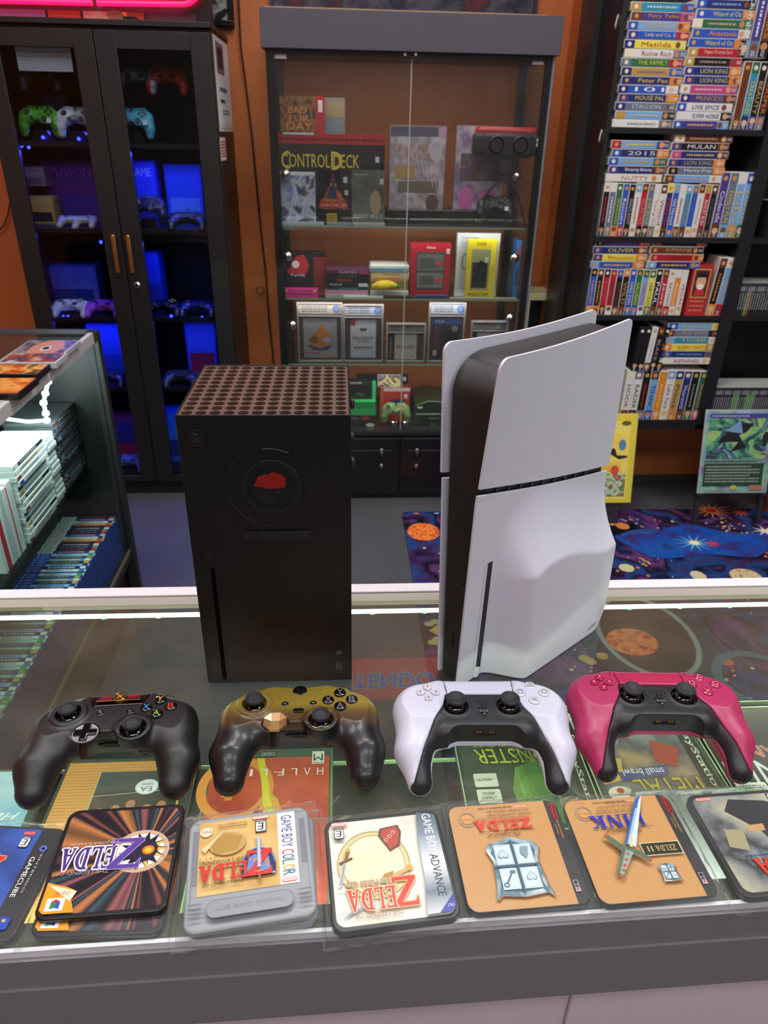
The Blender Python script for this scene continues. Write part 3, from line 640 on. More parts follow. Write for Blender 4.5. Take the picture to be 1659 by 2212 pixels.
def A4(a,w,h):
    a.rect(0,0,w,h,ramp_mat(['3a3c3c','70706a','505450','8a8678'],7,.35)); a.ell(w*.72,h*.42,w*.17,h*.22,'a89078',18); a.poly([(w*.56,h*.56),(w*.72,h*.68),(w*.9,h*.56),(w*.88,h*.7),(w*.6,h*.72)],'5a4a38'); a.text('SILENT HILL 3',w*.05,h*.14,w*.93,h*.21,'e0e0e0'); a.text('PlayStation 2',w*.06,h*.9,w*.5,h*.94,'d8d8d8'); a.rect(w*.7,h*.03,w*.92,h*.07,'b82020'); tagsq(a,w*.9,h*.8,.013)
frontbox('game_case','rightmost of three game cases before the CONTROL DECK box, grey misty cover','game',760,368,832,485,2.975,.014,'2c2e30',Z1,art=A4)
for i,(u0,u1,v1) in enumerate(((608,700,488),(705,760,488),(762,832,490))):
    p0=ony(u0,v1,2.945); p1=ony(u1,v1,2.945)
    o=MB().box((0,0,0),(p1[0]-p0[0],.05,.012)).build('cable_bag',mat(['b8c0c8','8a9098','a8b4b0'][i],.25),loc=(p0[0],2.965-.0,Z1+.0),bevel=.003); o.location.y=2.9595-.0; o.scale.y=.28
    tag(o,['flat bagged cable lying before the blue swirl game case','flat white leaflet lying before the orange burst game case','flat clear packet lying before the grey misty game case'][i],'packet')
PLAS=glass('f4f4f8',.03,1.5,.05,'d8d8e8','clear_plastic',1.3)
def slab_case(label,u0,v0,u1,v1,y,zs,art,body='d8dce0',name='wrapped_game',rx=0):
    a_=ony(u0,v1,y); b_=ony(u1,v0,y); w_=b_[0]-a_[0]; h_=b_[2]-zs; t=thing(name,label,'game',(a_[0],y,zs))
    MB().box((.004,.004,.004),(w_-.004,.022,h_-.004)).build('card_box',mat('b8b4bc',.5),t)
    A_=Art(2.5e-4,.35); art(A_,w_-.01,h_-.01); A_.build('front_print',t,(.005,.0038,.005),(1,0,0),(0,0,1))
    MB().box((0,0,0),(w_,.027,h_)).build('plastic_sleeve',PLAS,t,bevel=.002); return t
def A5(a,w,h):
    a.rect(0,0,w,h,ramp_mat(['c8b8cc','e8d8dc','a8989c','d8c8d8','8a7a80'],14,.4)); a.rect(0,h*.9,w,h,'5a5270'); a.rect(w*.86,h*.9,w,h,'d8a8c8')
    a.text('A BOY AND',w*.14,h*.74,w*.7,h*.82,'d88040'); a.text('HIS BLOB',w*.2,h*.66,w*.74,h*.73,'d88040'); a.rect(w*.1,h*.45,w*.45,h*.6,'c8a050'); a.rect(w*.15,h*.3,w*.9,h*.42,'7a6a5a'); a.ell(w*.8,h*.18,w*.12,h*.1,'6a4838'); a.rect(0,0,w*.56,h*.1,'e8e0d0'); a.text('ATARI',w*.18,h*.02,w*.5,h*.08,'c03028'); a.rect(w*.58,0,w,h*.1,'2a2a30')
    for k in range(8): a.line(w*(.2+.09*k),h*(.9-.06*k),w*(.26+.09*k),h*(.78-.07*k),.0016,'f4f4f8')
slab_case('large plastic wrapped game box with orange title right of CONTROL DECK',838,272,968,456,3.01,Z1+.018,A5)
def A6(a,w,h):
    a.rect(0,0,w,h,ramp_mat(['7aa0c8','e0d0e0','8a6a90','c8b0d8'],10,.4)); a.rect(w*.1,h*.42,w*.9,h*.72,ramp_mat(['c86a30','3a5a80','803028','c0a060'],30,.4)); a.ell(w*.25,h*.22,w*.16,h*.14,'f070c0'); a.ell(w*.7,h*.2,w*.2,h*.14,'f888d0'); a.rect(w*.3,0,w*.6,h*.06,'c82838')
slab_case('plastic wrapped game with pink and blue cover behind the red headset',976,272,1100,452,3.05,Z1+.018,A6)
k_=frontbox('black_tray','black glossy console lying flat under the wrapped games','console',834,456,1118,486,2.985,.16,'141416',Z1,rough=.15,bev=.004)
# red and black stereo viewer on its stand
p=ony(1078,485,2.985)
vr=thing('stereo_viewer','red and black tabletop 3D viewer headset on a wire tripod stand','game console',(p[0],p[1],Z1))
hz=ony(1078,300,2.985)[2]-Z1
bw=.115
MB().box((-bw,-.02,hz-.035),(bw,.06,hz+.04)).build('visor_housing',mat('b01c22',.35),vr,bevel=.014,seg=3)
mb=MB(); mb.box((-bw-.012,-.035,hz-.055),(-bw+.035,.03,hz+.018)).box((bw-.035,-.035,hz-.055),(bw+.012,.03,hz+.018)).box((-bw+.02,-.042,hz-.062),(bw-.02,.02,hz+.02)); mb.build('eye_shade',mat('161518',.5),vr,bevel=.013,seg=3)
for s_ in (-1,1): MB().lathe([(.030,-.001),(.026,-.006),(.022,.002)],(s_*.045,-.042,hz-.018),18,'y').build('lens_cup',mat('2a2022',.4),vr)
MB().prism([(-.03,hz-.06),(.03,hz-.06),(.022,hz-.10),(.02,hz-.12),(-.02,hz-.12),(-.022,hz-.10)],-.03,.01,'y').build('neck',mat('1a191c',.45),vr,bevel=.003)
MB().lathe([(.02,-.012),(.02,.012)],(0,-.01,hz-.13),14,'y').build('hinge',mat('232226',.3),vr)
for x,y in ((-.10,-.035),(.10,-.035),(-.085,.06),(.085,.06)): MB().tube([(0,-.005,hz-.13),(x*.55,y*.5,hz*.42),(x,y,.004)],.0035,6).build('stand_leg',mat('1c1c20',.3,.5),vr)
for k in range(2): MB().box((bw-.01,-.044,hz-.008+.016*k-.016),(bw+.008,-.041,hz+.004+.016*k-.016)).build('price_sticker',mat('e8e0e8',.5),vr)
# ---------- second shelf
yB=2.975
def A7(a,w,h):
    a.rect(0,0,w*.72,h,'201e22'); a.poly([(w*.1,h*.5),(w*.3,h*.9),(w*.5,h*.96),(w*.62,h*.7),(w*.5,h*.45),(w*.3,h*.5)],'b83038'); a.ell(w*.3,h*.72,w*.09,h*.09,'e8e0d0'); a.text('BOMBER',w*.1,h*.52,w*.6,h*.62,'c83840'); a.text('Family',w*.18,h*.42,w*.52,h*.5,'f0e8e8'); a.rect(w*.72,0,w,h*.9,'7a2a28')
frontbox('card_game_box','black and red boxed game at the left end of the middle glass shelf','game',614,546,702,630,3.04,.06,'1c1a1e',Z2,art=A7)
def A8(a,w,h): a.rect(0,0,w,h,'e03a98'); a.rect(w*.02,h*.7,w*.12,h,'f0c060'); a.rect(w*.85,h*.7,w*.95,h,'f0c060'); a.scrib(w*.2,h*.3,w*.8,h*.6,'a82068',1,3)
frontbox('pink_box','bright pink flat box at the left front of the middle glass shelf','box',613,626,687,646,2.965,.05,'d83890',Z2,art=A8)
# horizontal stacks of cases
def hstack(specs,x0,x1,y,z,dep,label,group,cat='game',name='game_case'):
    for i,(th,body,art) in enumerate(specs):
        dx=((i*37)%5-2)*.0012
        o=MB().box((0,0,0),(x1-x0,dep,th-.0004)).build(name,mat(body,.4),loc=(x0+dx,y+((i*13)%3)*.002,z),bevel=.0012); tag(o,label(i),cat,group)
        if art: A_=Art(2e-4,.35); art(A_,x1-x0,th-.0004); A_.build('spine_print',o,(0,0,0),(1,0,0),(0,0,1))
        z+=th
    return z
def sp(bg,txt=None,tc='ffffff',l=None,r=None,tx=(.3,.75),sc=0,e=.0015):
    def f(a,w,h):
        a.rect(e,e*.6,w-e,h-e*.6,bg)
        if l: a.rect(e,e*.6,w*.2,h-e*.6,l)
        if r: a.rect(w*.78,e*.6,w-e,h-e*.6,r)
        if txt: a.text(txt,w*tx[0],h*.24,w*tx[1],h*.78,tc)
        elif sc: a.scrib(w*tx[0],h*.25,w*tx[1],h*.75,tc,1,sc)
    return f
a_=ony(704,645,2.97)[0]; b_=ony(795,645,2.97)[0]
hstack([(.016,'c8ccd0',sp('b8bcc0')),(.014,'e8c0cc',sp('e890b0','','ffffff')),(.014,'8a98a0',sp('2c4a58','ARCADE','8ac0c8')),(.015,'202226',sp('1c1c20','MAJOR','ffffff',r='e8e8e8',tx=(.1,.4))),(.020,'18181a',sp('202022','FRIDA','d06040',tx=(.25,.6))),(.013,'18181a',sp('262a28',None,'8a8a80',sc=3)),(.018,'60304a',sp('5a3050','GAMES','d8c8d8',r='a04878'))],a_,b_,2.97,Z2,.13,lambda i:'game case lying %s in the dark stack left of the banana toy'%('at the bottom' if i==0 else nth(i)+' from the bottom'),'stacked games left of the banana')
a_=ony(800,640,2.975)[0]; b_=ony(882,640,2.975)[0]
z_=hstack([(.012,'8a8a80',sp('a0a098')),(.015,'d8dcda',sp('c8d0cc'))],a_,b_,2.975,Z2,.13,lambda i:('grey','white')[i]+' case lying under the banana toy','cases under the banana')
ba=thing('toy_banana','yellow toy banana with a green tip lying in front of stacked games','toy',(a_+.006,2.962,z_))
pts=[(.0+.0115*i,0,.020+.007*math.sin(PI*i/10)) for i in range(10)]
MB().tube([(p[0],p[1],p[2]) for p in pts],[.006,.012,.0165,.0185,.019,.0185,.0175,.015,.011,.005],12).build('peel',mat('e8cc20',.45),ba,smooth=True)
MB().tube([(.098,0,.023),(.112,0,.018)],[.009,.005],8).build('tip',mat('3a8a30',.5),ba)
o=hstack([(.037,'7a6a3a',sp('8a7a48')),(.016,'d8b890',sp('c8904a','CARNIVAL','c04828')),(.018,'e8e0c8',sp('e0d0a8','WORLD','b04030')),(.018,'c8d8e0',sp('6a98b8')),(.008,'e8e8e0',sp('e8e8e0'))],a_,b_,2.99,z_,.12,lambda i:['olive','orange','cream','sky blue','thin white'][i]+' game case in the stack behind the banana toy','stacked games behind the banana')
def A9(a,w,h):
    a.rect(0,0,w,h,'b02030'); a.rect(w*.15,h*.14,w*.86,h*.84,'4a4a46'); a.rect(w*.18,h*.5,w*.83,h*.8,'6a6c66'); a.rect(w*.18,h*.18,w*.83,h*.46,'7a7c78'); a.rect(w*.24,h*.55,w*.6,h*.74,'565854'); a.rect(w*.24,h*.24,w*.6,h*.4,'565854'); a.rect(w*.63,h*.6,w*.8,h*.68,'b84848'); a.rect(w*.63,h*.27,w*.8,h*.35,'b84848'); a.text('Nintendo',w*.4,h*.9,w*.62,h*.95,'f0e0e0'); tagsq(a,w*.93,h*.86,.013)
frontbox('handheld_box','red framed box with two grey windows on the middle glass shelf','box',885,526,975,622,3.0,.05,'a01c28',Z2,art=A9)
def A10(a,w,h):
    a.rect(0,0,w,h,'c8ccce'); a.rect(w*.08,h*.1,w*.92,h*.88,'b0b6b8'); a.ring(w*.2,h*.55,w*.07,h*.13,.004,'3a3a3c',16); a.text('Controller',w*.1,h*.9,w*.5,h*.95,'505050')
frontbox('controller_box','pale grey boxed controller behind the yellow blister pack','box',982,504,1082,616,3.03,.04,'c0c4c8',Z2,art=A10)
def A11(a,w,h):
    a.rect(0,0,w,h,'e0cc20'); a.rect(w*.14,h*.14,w*.78,h*.84,'9a9a70'); a.rect(w*.18,h*.18,w*.72,h*.62,'30322e'); a.text('PLAYER',w*.3,h*.9,w*.62,h*.96,'5a5210'); a.text('PHANTOM',w*.1,h*.03,w*.8,h*.1,'303010'); a.poly([(w*.8,h*.5),(w*.97,h*.6),(w*.97,h*.9),(w*.8,h*.95)],'f0e040'); tagsq(a,w*.66,h*.66,.014)
    a.poly([(w*.25,h*.25),(w*.3,h*.5),(w*.45,h*.66),(w*.62,h*.62),(w*.7,h*.45),(w*.6,h*.3),(w*.5,h*.36)],'141416')
frontbox('blister_pack','yellow blister pack holding a black controller on the middle shelf','box',1005,518,1076,628,2.985,.03,'d8c41c',Z2,art=A11)
frontbox('blue_game','upright blue case in a sleeve at the right end of the middle shelf','game',1108,520,1128,632,3.0,.1,'2a78c0',Z2,art=lambda a,w,h:(a.rect(0,0,w,h,'3a88d0'),a.rect(w*.2,h*.2,w*.8,h*.5,'2058a8'),a.rect(w*.2,h*.65,w*.8,h*.9,'c84858')))
FL=[(742,828,'e0e0dc','white slim case lying at the front of the middle shelf','d8d0c8',.010),(830,895,'4a3c24','brown patterned flat case lying at the front of the middle shelf','5a4c2c',.012),(898,968,'4a5878','dark blue flat case lying below the red framed box','38466a',.016),(972,1118,'b8a8a0','clear bag of flat games at the right front of the middle shelf','c8b0a8',.007)]
for u0,u1,c,lb,c2,th in FL:
    p0=ony(u0,645,2.955)[0];p1=ony(u1,645,2.955)[0]; o=MB().box((0,0,0),(p1-p0,.10 if u0<742 else .012,th)).build('game_case',mat(c,.35),loc=(p0,2.9605,Z2),bevel=.0015); tag(o,lb,'game')
    A_=Art(2e-4,.3); A_.scrib(.004,.002,p1-p0-.004,th-.002,c2,1,u0); A_.build('spine_print',o,(0,0,0),(1,0,0),(0,0,1))
# ---------- third shelf: graded games in clear slabs
def graded(label,u0,v0,u1,v1,art,zs=Z3,head=True,inset=.18,lt='c8ccd4',badge='4878b8'):
    y=2.985; a_=ony(u0,v1,y); b_=ony(u1,v0,y); w_=b_[0]-a_[0]; h_=b_[2]-zs; t=thing('graded_game',label,'game',(a_[0],y,zs),group='graded games in clear slabs')
    MB().box((0,0,0),(w_,.028,.008)).box((0,0,h_-.006),(w_,.028,h_)).box((0,0,.008),(.007,.028,h_-.006)).box((w_-.007,0,.008),(w_,.028,h_-.006)).box((.007,.0,h_*.77),(w_-.007,.028,h_*.785)).build('slab_rim',mat('8a8484',.2,spec=.8),t,bevel=.0015)
    MB().box((.004,.009,.004),(w_-.004,.02,h_-.004)).build('slab_body',mat('4a3a34',.3),t)
    A_=Art(2.5e-4,.35); A_.rect(.008,h_*.81,w_-.008,h_*.965,lt); A_.scrib(.02,h_*.83,w_*.66,h_*.95,'6a6a74',3,int(u0)); A_.ell(w_*.86,h_*.885,h_*.062,h_*.062,badge); A_.ell(w_*.86,h_*.885,h_*.04,h_*.04,'88a8d8')
    x0,x1,yy0,yy1=w_*inset,w_*(1-inset),h_*.07,h_*.74
    B=Art(2.5e-4,.35); art(B,x1-x0,yy1-yy0)
    A_.build('grade_label',t,(0,.0088,0),(1,0,0),(0,0,1)); B.build('cover_print',t,(x0,.0085,yy0),(1,0,0),(0,0,1))
    MB().box((.001,.0015,.001),(w_-.001,.003,h_-.001)).build('slab_window',glass('f4f4f6',0,1.35,.03,'c8c8d0','slab',1.),t)
def G1(a,w,h):
    a.rect(0,0,w,h,'b0b0b4'); a.text('ARCHON',w*.12,h*.9,w*.8,h*.98,'c87038'); a.poly([(w*.2,h*.3),(w*.3,h*.62),(w*.42,h*.7),(w*.55,h*.88),(w*.68,h*.72),(w*.8,h*.55),(w*.86,h*.4),(w*.6,h*.3)],'e08828'); a.poly([(w*.12,h*.42),(w*.3,h*.6),(w*.45,h*.5),(w*.4,h*.36)],'8a6a28'); a.poly([(w*.1,h*.34),(w*.5,h*.24),(w*.9,h*.36),(w*.7,h*.2),(w*.3,h*.2)],'4a3060'); a.ell(w*.7,h*.46,w*.12,h*.07,'c0c8d8'); a.scrib(w*.05,h*.1,w*.5,h*.15,'c83838',1,4); a.ell(w*.82,h*.08,w*.13,h*.05,'c8b88a')
graded('grey graded slab at the left end of the row with an orange creature cover',645,654,740,783,G1,inset=.13,lt='d8ccb8')
def G2(a,w,h):
    a.rect(0,0,w,h,'e4e8ec'); a.rect(0,h*.84,w*.2,h,'c83038'); a.poly([(w*.35,h*.78),(w*.65,h*.78),(w*.6,h*.7),(w*.4,h*.7)],'5a6a70'); a.text('FINAL FANTASY',w*.1,h*.48,w*.9,h*.57,'303438'); a.scrib(w*.25,h*.42,w*.75,h*.46,'606468',1,5); a.scrib(w*.15,h*.24,w*.85,h*.32,'4a4e54',1,6); a.rect(0,0,w,h*.05,'c0d0e0')
graded('graded slab second from the left holding a white cover with thin black title',742,658,829,785,G2)
def G3(a,w,h):
    a.rect(0,0,w,h,'e8e4dc'); a.rect(-w*.28,0,-w*.02,h,'1a1c1c'); a.text('PlayStation',-w*.24,h*.08,-w*.08,h*.85,'b0b0a8',rot=90); a.text('METAL GEAR',w*.08,h*.48,w*.9,h*.56,'302820'); a.rect(w*.08,h*.44,w*.9,h*.455,'a04038'); a.rect(w*.8,h*.06,w*.88,h*.12,'c87068')
graded('short graded slab with a cream cover and black spine strip',833,700,921,787,G3,lt='b0aca0',badge='b8a050',inset=.22)
def G4(a,w,h):
    a.rect(0,0,w,h,'1c2438'); a.rect(0,h*.86,w,h,'2858a8'); a.text('PS4',w*.1,h*.89,w*.4,h*.96,'e8e8f0'); a.text('LAST STAND',w*.06,h*.2,w*.26,h*.8,'c02838',rot=90); a.poly([(w*.3,h*.1),(w*.35,h*.55),(w*.5,h*.8),(w*.8,h*.8),(w*.95,h*.5),(w*.7,h*.4),(w*.66,h*.1)],'0c0e12'); a.rect(w*.05,h*.06,w*.18,h*.2,'d8d8d8'); a.ell(w*.8,h*.75,w*.12,h*.08,'8a98a8')
graded('tall graded slab with a dark blue cover, half hidden behind the white console',922,654,1008,783,G4,inset=.12)
graded('graded slab at the far right of the row, mostly behind the white console',1012,695,1100,787,G3,lt='c8c8c0')
# ---------- bottom compartment
def A12(a,w,h): a.rect(0,0,w,h,'1c1e1e'); a.rect(w*.02,h*.08,w*.88,h*.95,'26282a'); a.rect(w*.08,h*.32,w*.82,h*.86,'151616'); a.poly([(w*.3,h*.4),(w*.5,h*.6),(w*.7,h*.5),(w*.66,h*.45),(w*.45,h*.52)],'4a4c48'); a.text('GAME',w*.28,h*.88,w*.6,h*.95,'b8b8b0'); a.rect(w*.02,h*.22,w*.88,h*.25,'8a9088'); a.rr(w*.3,h*.19,w*.6,h*.27,.003,'b0b4b0'); a.rect(w*.9,0,w,h,'38b070')
frontbox('open_case','open black and green carry case left on the bottom shelf','case',735,822,812,870,3.02,.04,'1c1e1e',.40,art=A12)
frontbox('green_box','bright green box lying under the open case on the bottom shelf','box',735,868,812,897,2.985,.10,'2fae5c',ony(735,897,2.985)[2],art=lambda a,w,h:(a.rect(0,h*.5,w,h,'279a50'),a.rect(0,0,w,h*.5,'34b864')))
o=frontbox('black_box','dark console box with red buttons beneath the bright green box','box',735,897,812,926,2.98,.12,'20241f',Z4,art=lambda a,w,h:(a.rect(w*.05,h*.55,w*.95,h*.9,'2c302c'),a.rect(w*.55+.01,h*.6,w*.8,h*.85,'c03028'),a.rect(w*.1,h*.7,w*.14,h*1.0,'b83028'),a.scrib(w*.2,h*.62,w*.5,h*.8,'909890',2,4),a.ell(w*.84,h*.15,w*.12,h*.16,'dcdcdc')))
frontbox('mixed_media_box','red and grey sealed game box behind the green controller','game',820,838,886,922,3.04,.08,'8a2c28',Z4,art=lambda a,w,h:(a.rect(0,0,w,h,'a83428'),a.rect(0,h*.9,w,h,'b8a8a8'),a.rect(0,0,w*.12,h,'b85030'),a.ell(w*.6,h*.55,w*.3,h*.12,'2a3460'),tagsq(a,w*.86,h*.76,.013)))
o=frontbox('game_case','blue and yellow game leaning on top of the red sealed box','game',816,810,866,838,3.05,.012,'c8c8c8',ony(820,838,3.04)[2],art=cov(['283060','c8b878','1c1c40','8a6a70'],30),tilt=-18)
o=frontbox('game_case','black game case standing behind the blue and yellow game','game',770,808,882,838,3.10,.012,'18181c',ony(820,838,3.04)[2],art=lambda a,w,h:tagsq(a,w*.93,h*.5,.012))
xb=thing('retro_console','dark translucent green game console at the right of the bottom shelf','game console',(ony(895,920,3.0)[0],2.99,Z4))
MB().box((0,0,0),(.30,.24,.055)).build('lower_body',mat('1d3018',.25,spec=.8),xb,bevel=.006); MB().prism([(.0,.055),(.30,.055),(.29,.085),(.20,.100),(.06,.112),(.0,.09)],.01,.24,'y').build('upper_body',mat('22361c',.25,spec=.8),xb,bevel=.004)
a=Art(3e-4,.3); a.text('XBOX',.06,.028,.11,.040,'8a9880'); a.rr(.05,.022,.12,.046,.004,'101410'); a.text('XBOX',.06,.028,.11,.040,'9aa890'); a.ell(.085,.006,.016,.005,'4a6a20'); a.ell(.02,.085,.013,.005,'e0e0d8'); a.build('badge',xb,(0,0,0),(1,0,0),(0,0,1))

# ================================================================ cream side table left of the bookshelf
p0=ony(1135,640,3.2); 
st=thing('cream_display_box','small cream wooden display frame between the glass case and the bookshelf','shelf',(p0[0],3.2,0))
CR=mat('cfc79c',.6); zt=p0[2]+.012
MB().box((0,0,zt-.03),(.165,.17,zt)).build('top_board',CR,st,bevel=.002)
for x in (.004,.137): MB().box((x,.005,.0),(x+.022,.02,zt-.03)).build('post',CR,st); MB().box((x,.15,.0),(x+.022,.165,zt-.03)).build('post',CR,st)
MB().box((.0,.155,.3),(.165,.168,zt-.03)).build('back_board',mat('1c2630',.6),st)
MB().box((.004,.02,.66),(.16,.15,.67)).build('inner_shelf',CR,st)
for k,x in enumerate((.01,.10,.142)): MB().cyl((x+.005,.01,0),.0065,zt,zt+.045,10).build('peg',mat(('d0c8d8','5a5a98','d0c8d8')[k],.5),st)
MB().tube([(0,.01,zt+.046),(.165,.01,zt+.046)],.002,6).build('rod',mat('2a1c3a',.4),st)
for k,(x,h) in enumerate(((.045,.03),(.065,.025),(.088,.05),(.125,.03))):
    o=MB().lathe([(.009,0),(.009,h*.8),(.006,h)],(0,0,0),10).build('small_bottle',mat(['d8d8c8','c8ccc0','c0c0b8','b8c0b0'][k],.4),loc=(p0[0]+x,3.25,.67)); tag(o,['first white bottle from the left in the cream display frame','second white bottle from the left in the cream display frame','tall pale bottle in the cream display frame','rightmost small bottle in the cream display frame'][k],'bottle','bottles in the cream frame')

# ================================================================ bookshelf on the right
by=2.765; bk=thing('tape_bookshelf','tall black bookshelf on the right crowded with video tapes','bookshelf',(0,by,0))
BS=mat('1e1e22',.35,bump=.05,bscale=300); SZ=[1.883+.0,1.520,1.162,.873,.437]
bxa,bxb,bxc=.931,1.50,1.55
BD=.275
MB().box((bxa-.006,0,.40),(bxa+.010,BD,2.35)).build('side_panel',BS,bk); MB().box((bxb,0,.40),(bxc,BD,2.35)).build('upright',BS,bk); MB().box((2.12,0,.40),(2.14,BD,2.35)).build('side_panel',BS,bk)
MB().box((bxa,BD-.008,.40),(2.14,BD,2.35)).build('back_panel',mat('121214',.5),bk)
for z in SZ[1:]+[2.30]:
    for xa,xb in ((bxa+.01,bxb),(bxc,2.12)): MB().box((xa,.004,z-.018),(xb,BD-.008,z)).build('shelf',BS,bk)
MB().box((bxa,.0,.40),(2.14,.01,.437-.018)).build('plinth',BS,bk)
mb=MB()
for z in (1.08,1.06,1.04,1.44,1.42,1.40,.8,.78): mb.cyl((bxb-.0005,.05,z),.003,-.0005,.0005,6,'x')
# tapes ---------------------------------------------------------------------
SLV='d9d5cc'
def spineart(a,L,T,bg,txt,tc,l,r,seed,e=.002):
    """a tape spine L long, T thick, reading along x"""
    rn=random.Random(seed)
    a.rect(e,e*.7,L-e,T-e*.7,bg)
    if l: a.rect(e,e*.7,L*.17,T-e*.7,l); a.ell(L*.09,T*.5,T*.26,T*.26,'e8dccc' if seed%2 else 'c89a50',10)
    if r: a.rect(L*.79,e*.7,L-e,T-e*.7,r); a.ell(L*(.84+.06*rn.random()),T*.5,T*.34,T*.36,rn.choice(['d8a070','c8885a','e0b890','7a4a38']),10); a.scrib(L*.91,T*.3,L*.98,T*.7,'d8d8d8',2,seed)
    if txt: a.text(txt,L*.28,T*.26,L*.76,T*.76,tc)
    else: a.scrib(L*.26,T*.3,L*.74,T*.7,tc,1,seed)
def tape(x,z,L,T,spec,vert,label,group,dep=.11,y=None,lean=0.,sleeve=SLV,name='video_tape'):
    bg,txt,tc,l,r=spec; y=by+.012 if y is None else y
    if vert: o=MB().box((0,0,0),(T-.0006,dep,L)).build(name,mat(sleeve,.5),loc=(x,y,z),rot=(0,rad(lean),0),bevel=.0015)
    else: o=MB().box((0,0,0),(L,dep,T-.0006)).build(name,mat(sleeve,.5),loc=(x,y,z),bevel=.0015)
    tag(o,label,'video tape',group)
    A_=Art(2e-4,.32); spineart(A_,L,T-.0006,bg,txt,tc,l,r,int(x*1000+z*777)%997)
    if vert: A_.build('spine_label',o,(0,0,L),(0,0,-1),(1,0,0))
    else: A_.build('spine_label',o,(0,0,0),(1,0,0),(0,0,1))
    return o
CN={'w':'white','b':'blue','r':'red','y':'yellow','g':'green','k':'black','p':'purple','m':'magenta','o':'orange','t':'teal','n':'brown','s':'grey','l':'light blue','d':'dark blue','c':'cream','e':'gold'}
CC={'w':'dcdcda','b':'2c58b8','r':'b82030','y':'e8d850','g':'2c6a48','k':'1c1a1e','p':'4a3c88','m':'c04888','o':'e08828','t':'2a90b0','n':'6a3a24','s':'6a7488','l':'78a8d8','d':'24306e','c':'e4dcc0','e':'b8944a'}
def colour(k): return CC[k]
# top shelf stacks, listed from the bottom up: (spine colour, title, title colour, left end, right end)
T1=[('w',None,'8a8a88','','s'),('l',None,'c8c0a0','e','k'),('s','STALLION','c8ccd8','d','s'),('d','MOUSE PAL','d8c868','p','o'),('b','101','f0f0f4','d','w'),('d','Peter Pan','e0c060','d','o'),('e',None,'7a6a90','d','b'),('g','THE FAMILY','c8d830','s','r'),('w','Richie Rich','b03a38','c','s'),('y','Matilda','c04a38','d','y'),('b','Lady and Co. II','e8d890','p','r'),('l','CINDERELLA','d8b870','b','o'),('p','Fairy Tales','e09a40','n','m'),('t',None,'c8d0d8','e','b')]
T2=[('p',None,'d8b070','b','l'),('w','SUPER HORSE','3a4a80','w','k'),('w','LIVE SPICE','3a4078','b','w'),('p','PRINCESS','c0a050','d','n'),('m',None,'e8c0d0','w','m'),('d','LION KING','c8c070','p','o'),('d','LION KING','c8c070','p','o'),('k',None,'a89880','e','r'),('r','Muppet Christmas Carol','e8c8c0','e','r'),('b','Wizard of Oz','e0d870','b','o'),('b','Anastasia','f09a40','b','w'),('g',None,'c8b080','c','g'),('b','Wizard of Oz','e0d870','b','o'),('d',None,'8aa0d8','b','k')]
def stack(specs,xl,xr,z,zt,where,group,y=None,dep=.11):
    T=(zt-z)/len(specs)
    for i,s_ in enumerate(specs):
        dx=((i*53)%7-3)*.0018; lb='%s tape %s %s'%(CN[s_[0]],('at the bottom' if i==0 else ('on top' if i==len(specs)-1 else nth(i)+' from bottom')),where)
        tape(xl+dx,z,xr-xl,T,(colour(s_[0]),s_[1],s_[2],colour(s_[3]) if s_[3] else None,colour(s_[4]) if s_[4] else None),False,lb,group,y=y,dep=dep); z+=T
YF_=by+.012
X=lambda u,v: ony(u,v,YF_)[0]
Zp=lambda u,v: ony(u,v,YF_)[2]
stack(T1,X(1326,258),X(1455,258),SZ[1],Zp(1350,2),'of left stack, top bookshelf level','tapes in the top left stack')
stack(T2,X(1458,262),X(1578,262),SZ[1],Zp(1500,-4),'of second stack, top bookshelf level','tapes in the top second stack')
def row(specs,xl,xr,z,zt,where,group,lean=0.,y=None,dep=.11,sl=None,jit=.004):
    T=(xr-xl)/len(specs); x=xl
    for i,s_ in enumerate(specs):
        lb='%s upright tape, %s from left %s'%(CN[s_[0]],nth(i),where)
        L=zt-z-((i*31)%5)*jit/4
        tape(x,z,L,T,(colour(s_[0]),s_[1],s_[2],colour(s_[3]) if s_[3] else None,colour(s_[4]) if s_[4] else None),True,lb,group,lean=lean,y=y,dep=dep,sleeve=sl[i] if sl else SLV); x+=T
row([('n',None,'7a3020','n','n'),('t','CREATURES','d8c860','g','d'),('k','BEAUTY','c8a860','k','p'),('k','CASPER','e07830','k','s')],X(1580,270),X(1648,272),SZ[1],Zp(1610,132),'standing right of the top stacks','upright tapes right of the top stacks',jit=0)
row([('s','Dumbo','d8e0d0','g','l'),('p',None,'e0e0f0','b','s'),('n','STARS','e09040','b','k')],X(1592,120),X(1656,120),Zp(1610,128)+.004,Zp(1620,-60),'of trio above the upright tapes, top right','tapes at the top right corner',jit=0)
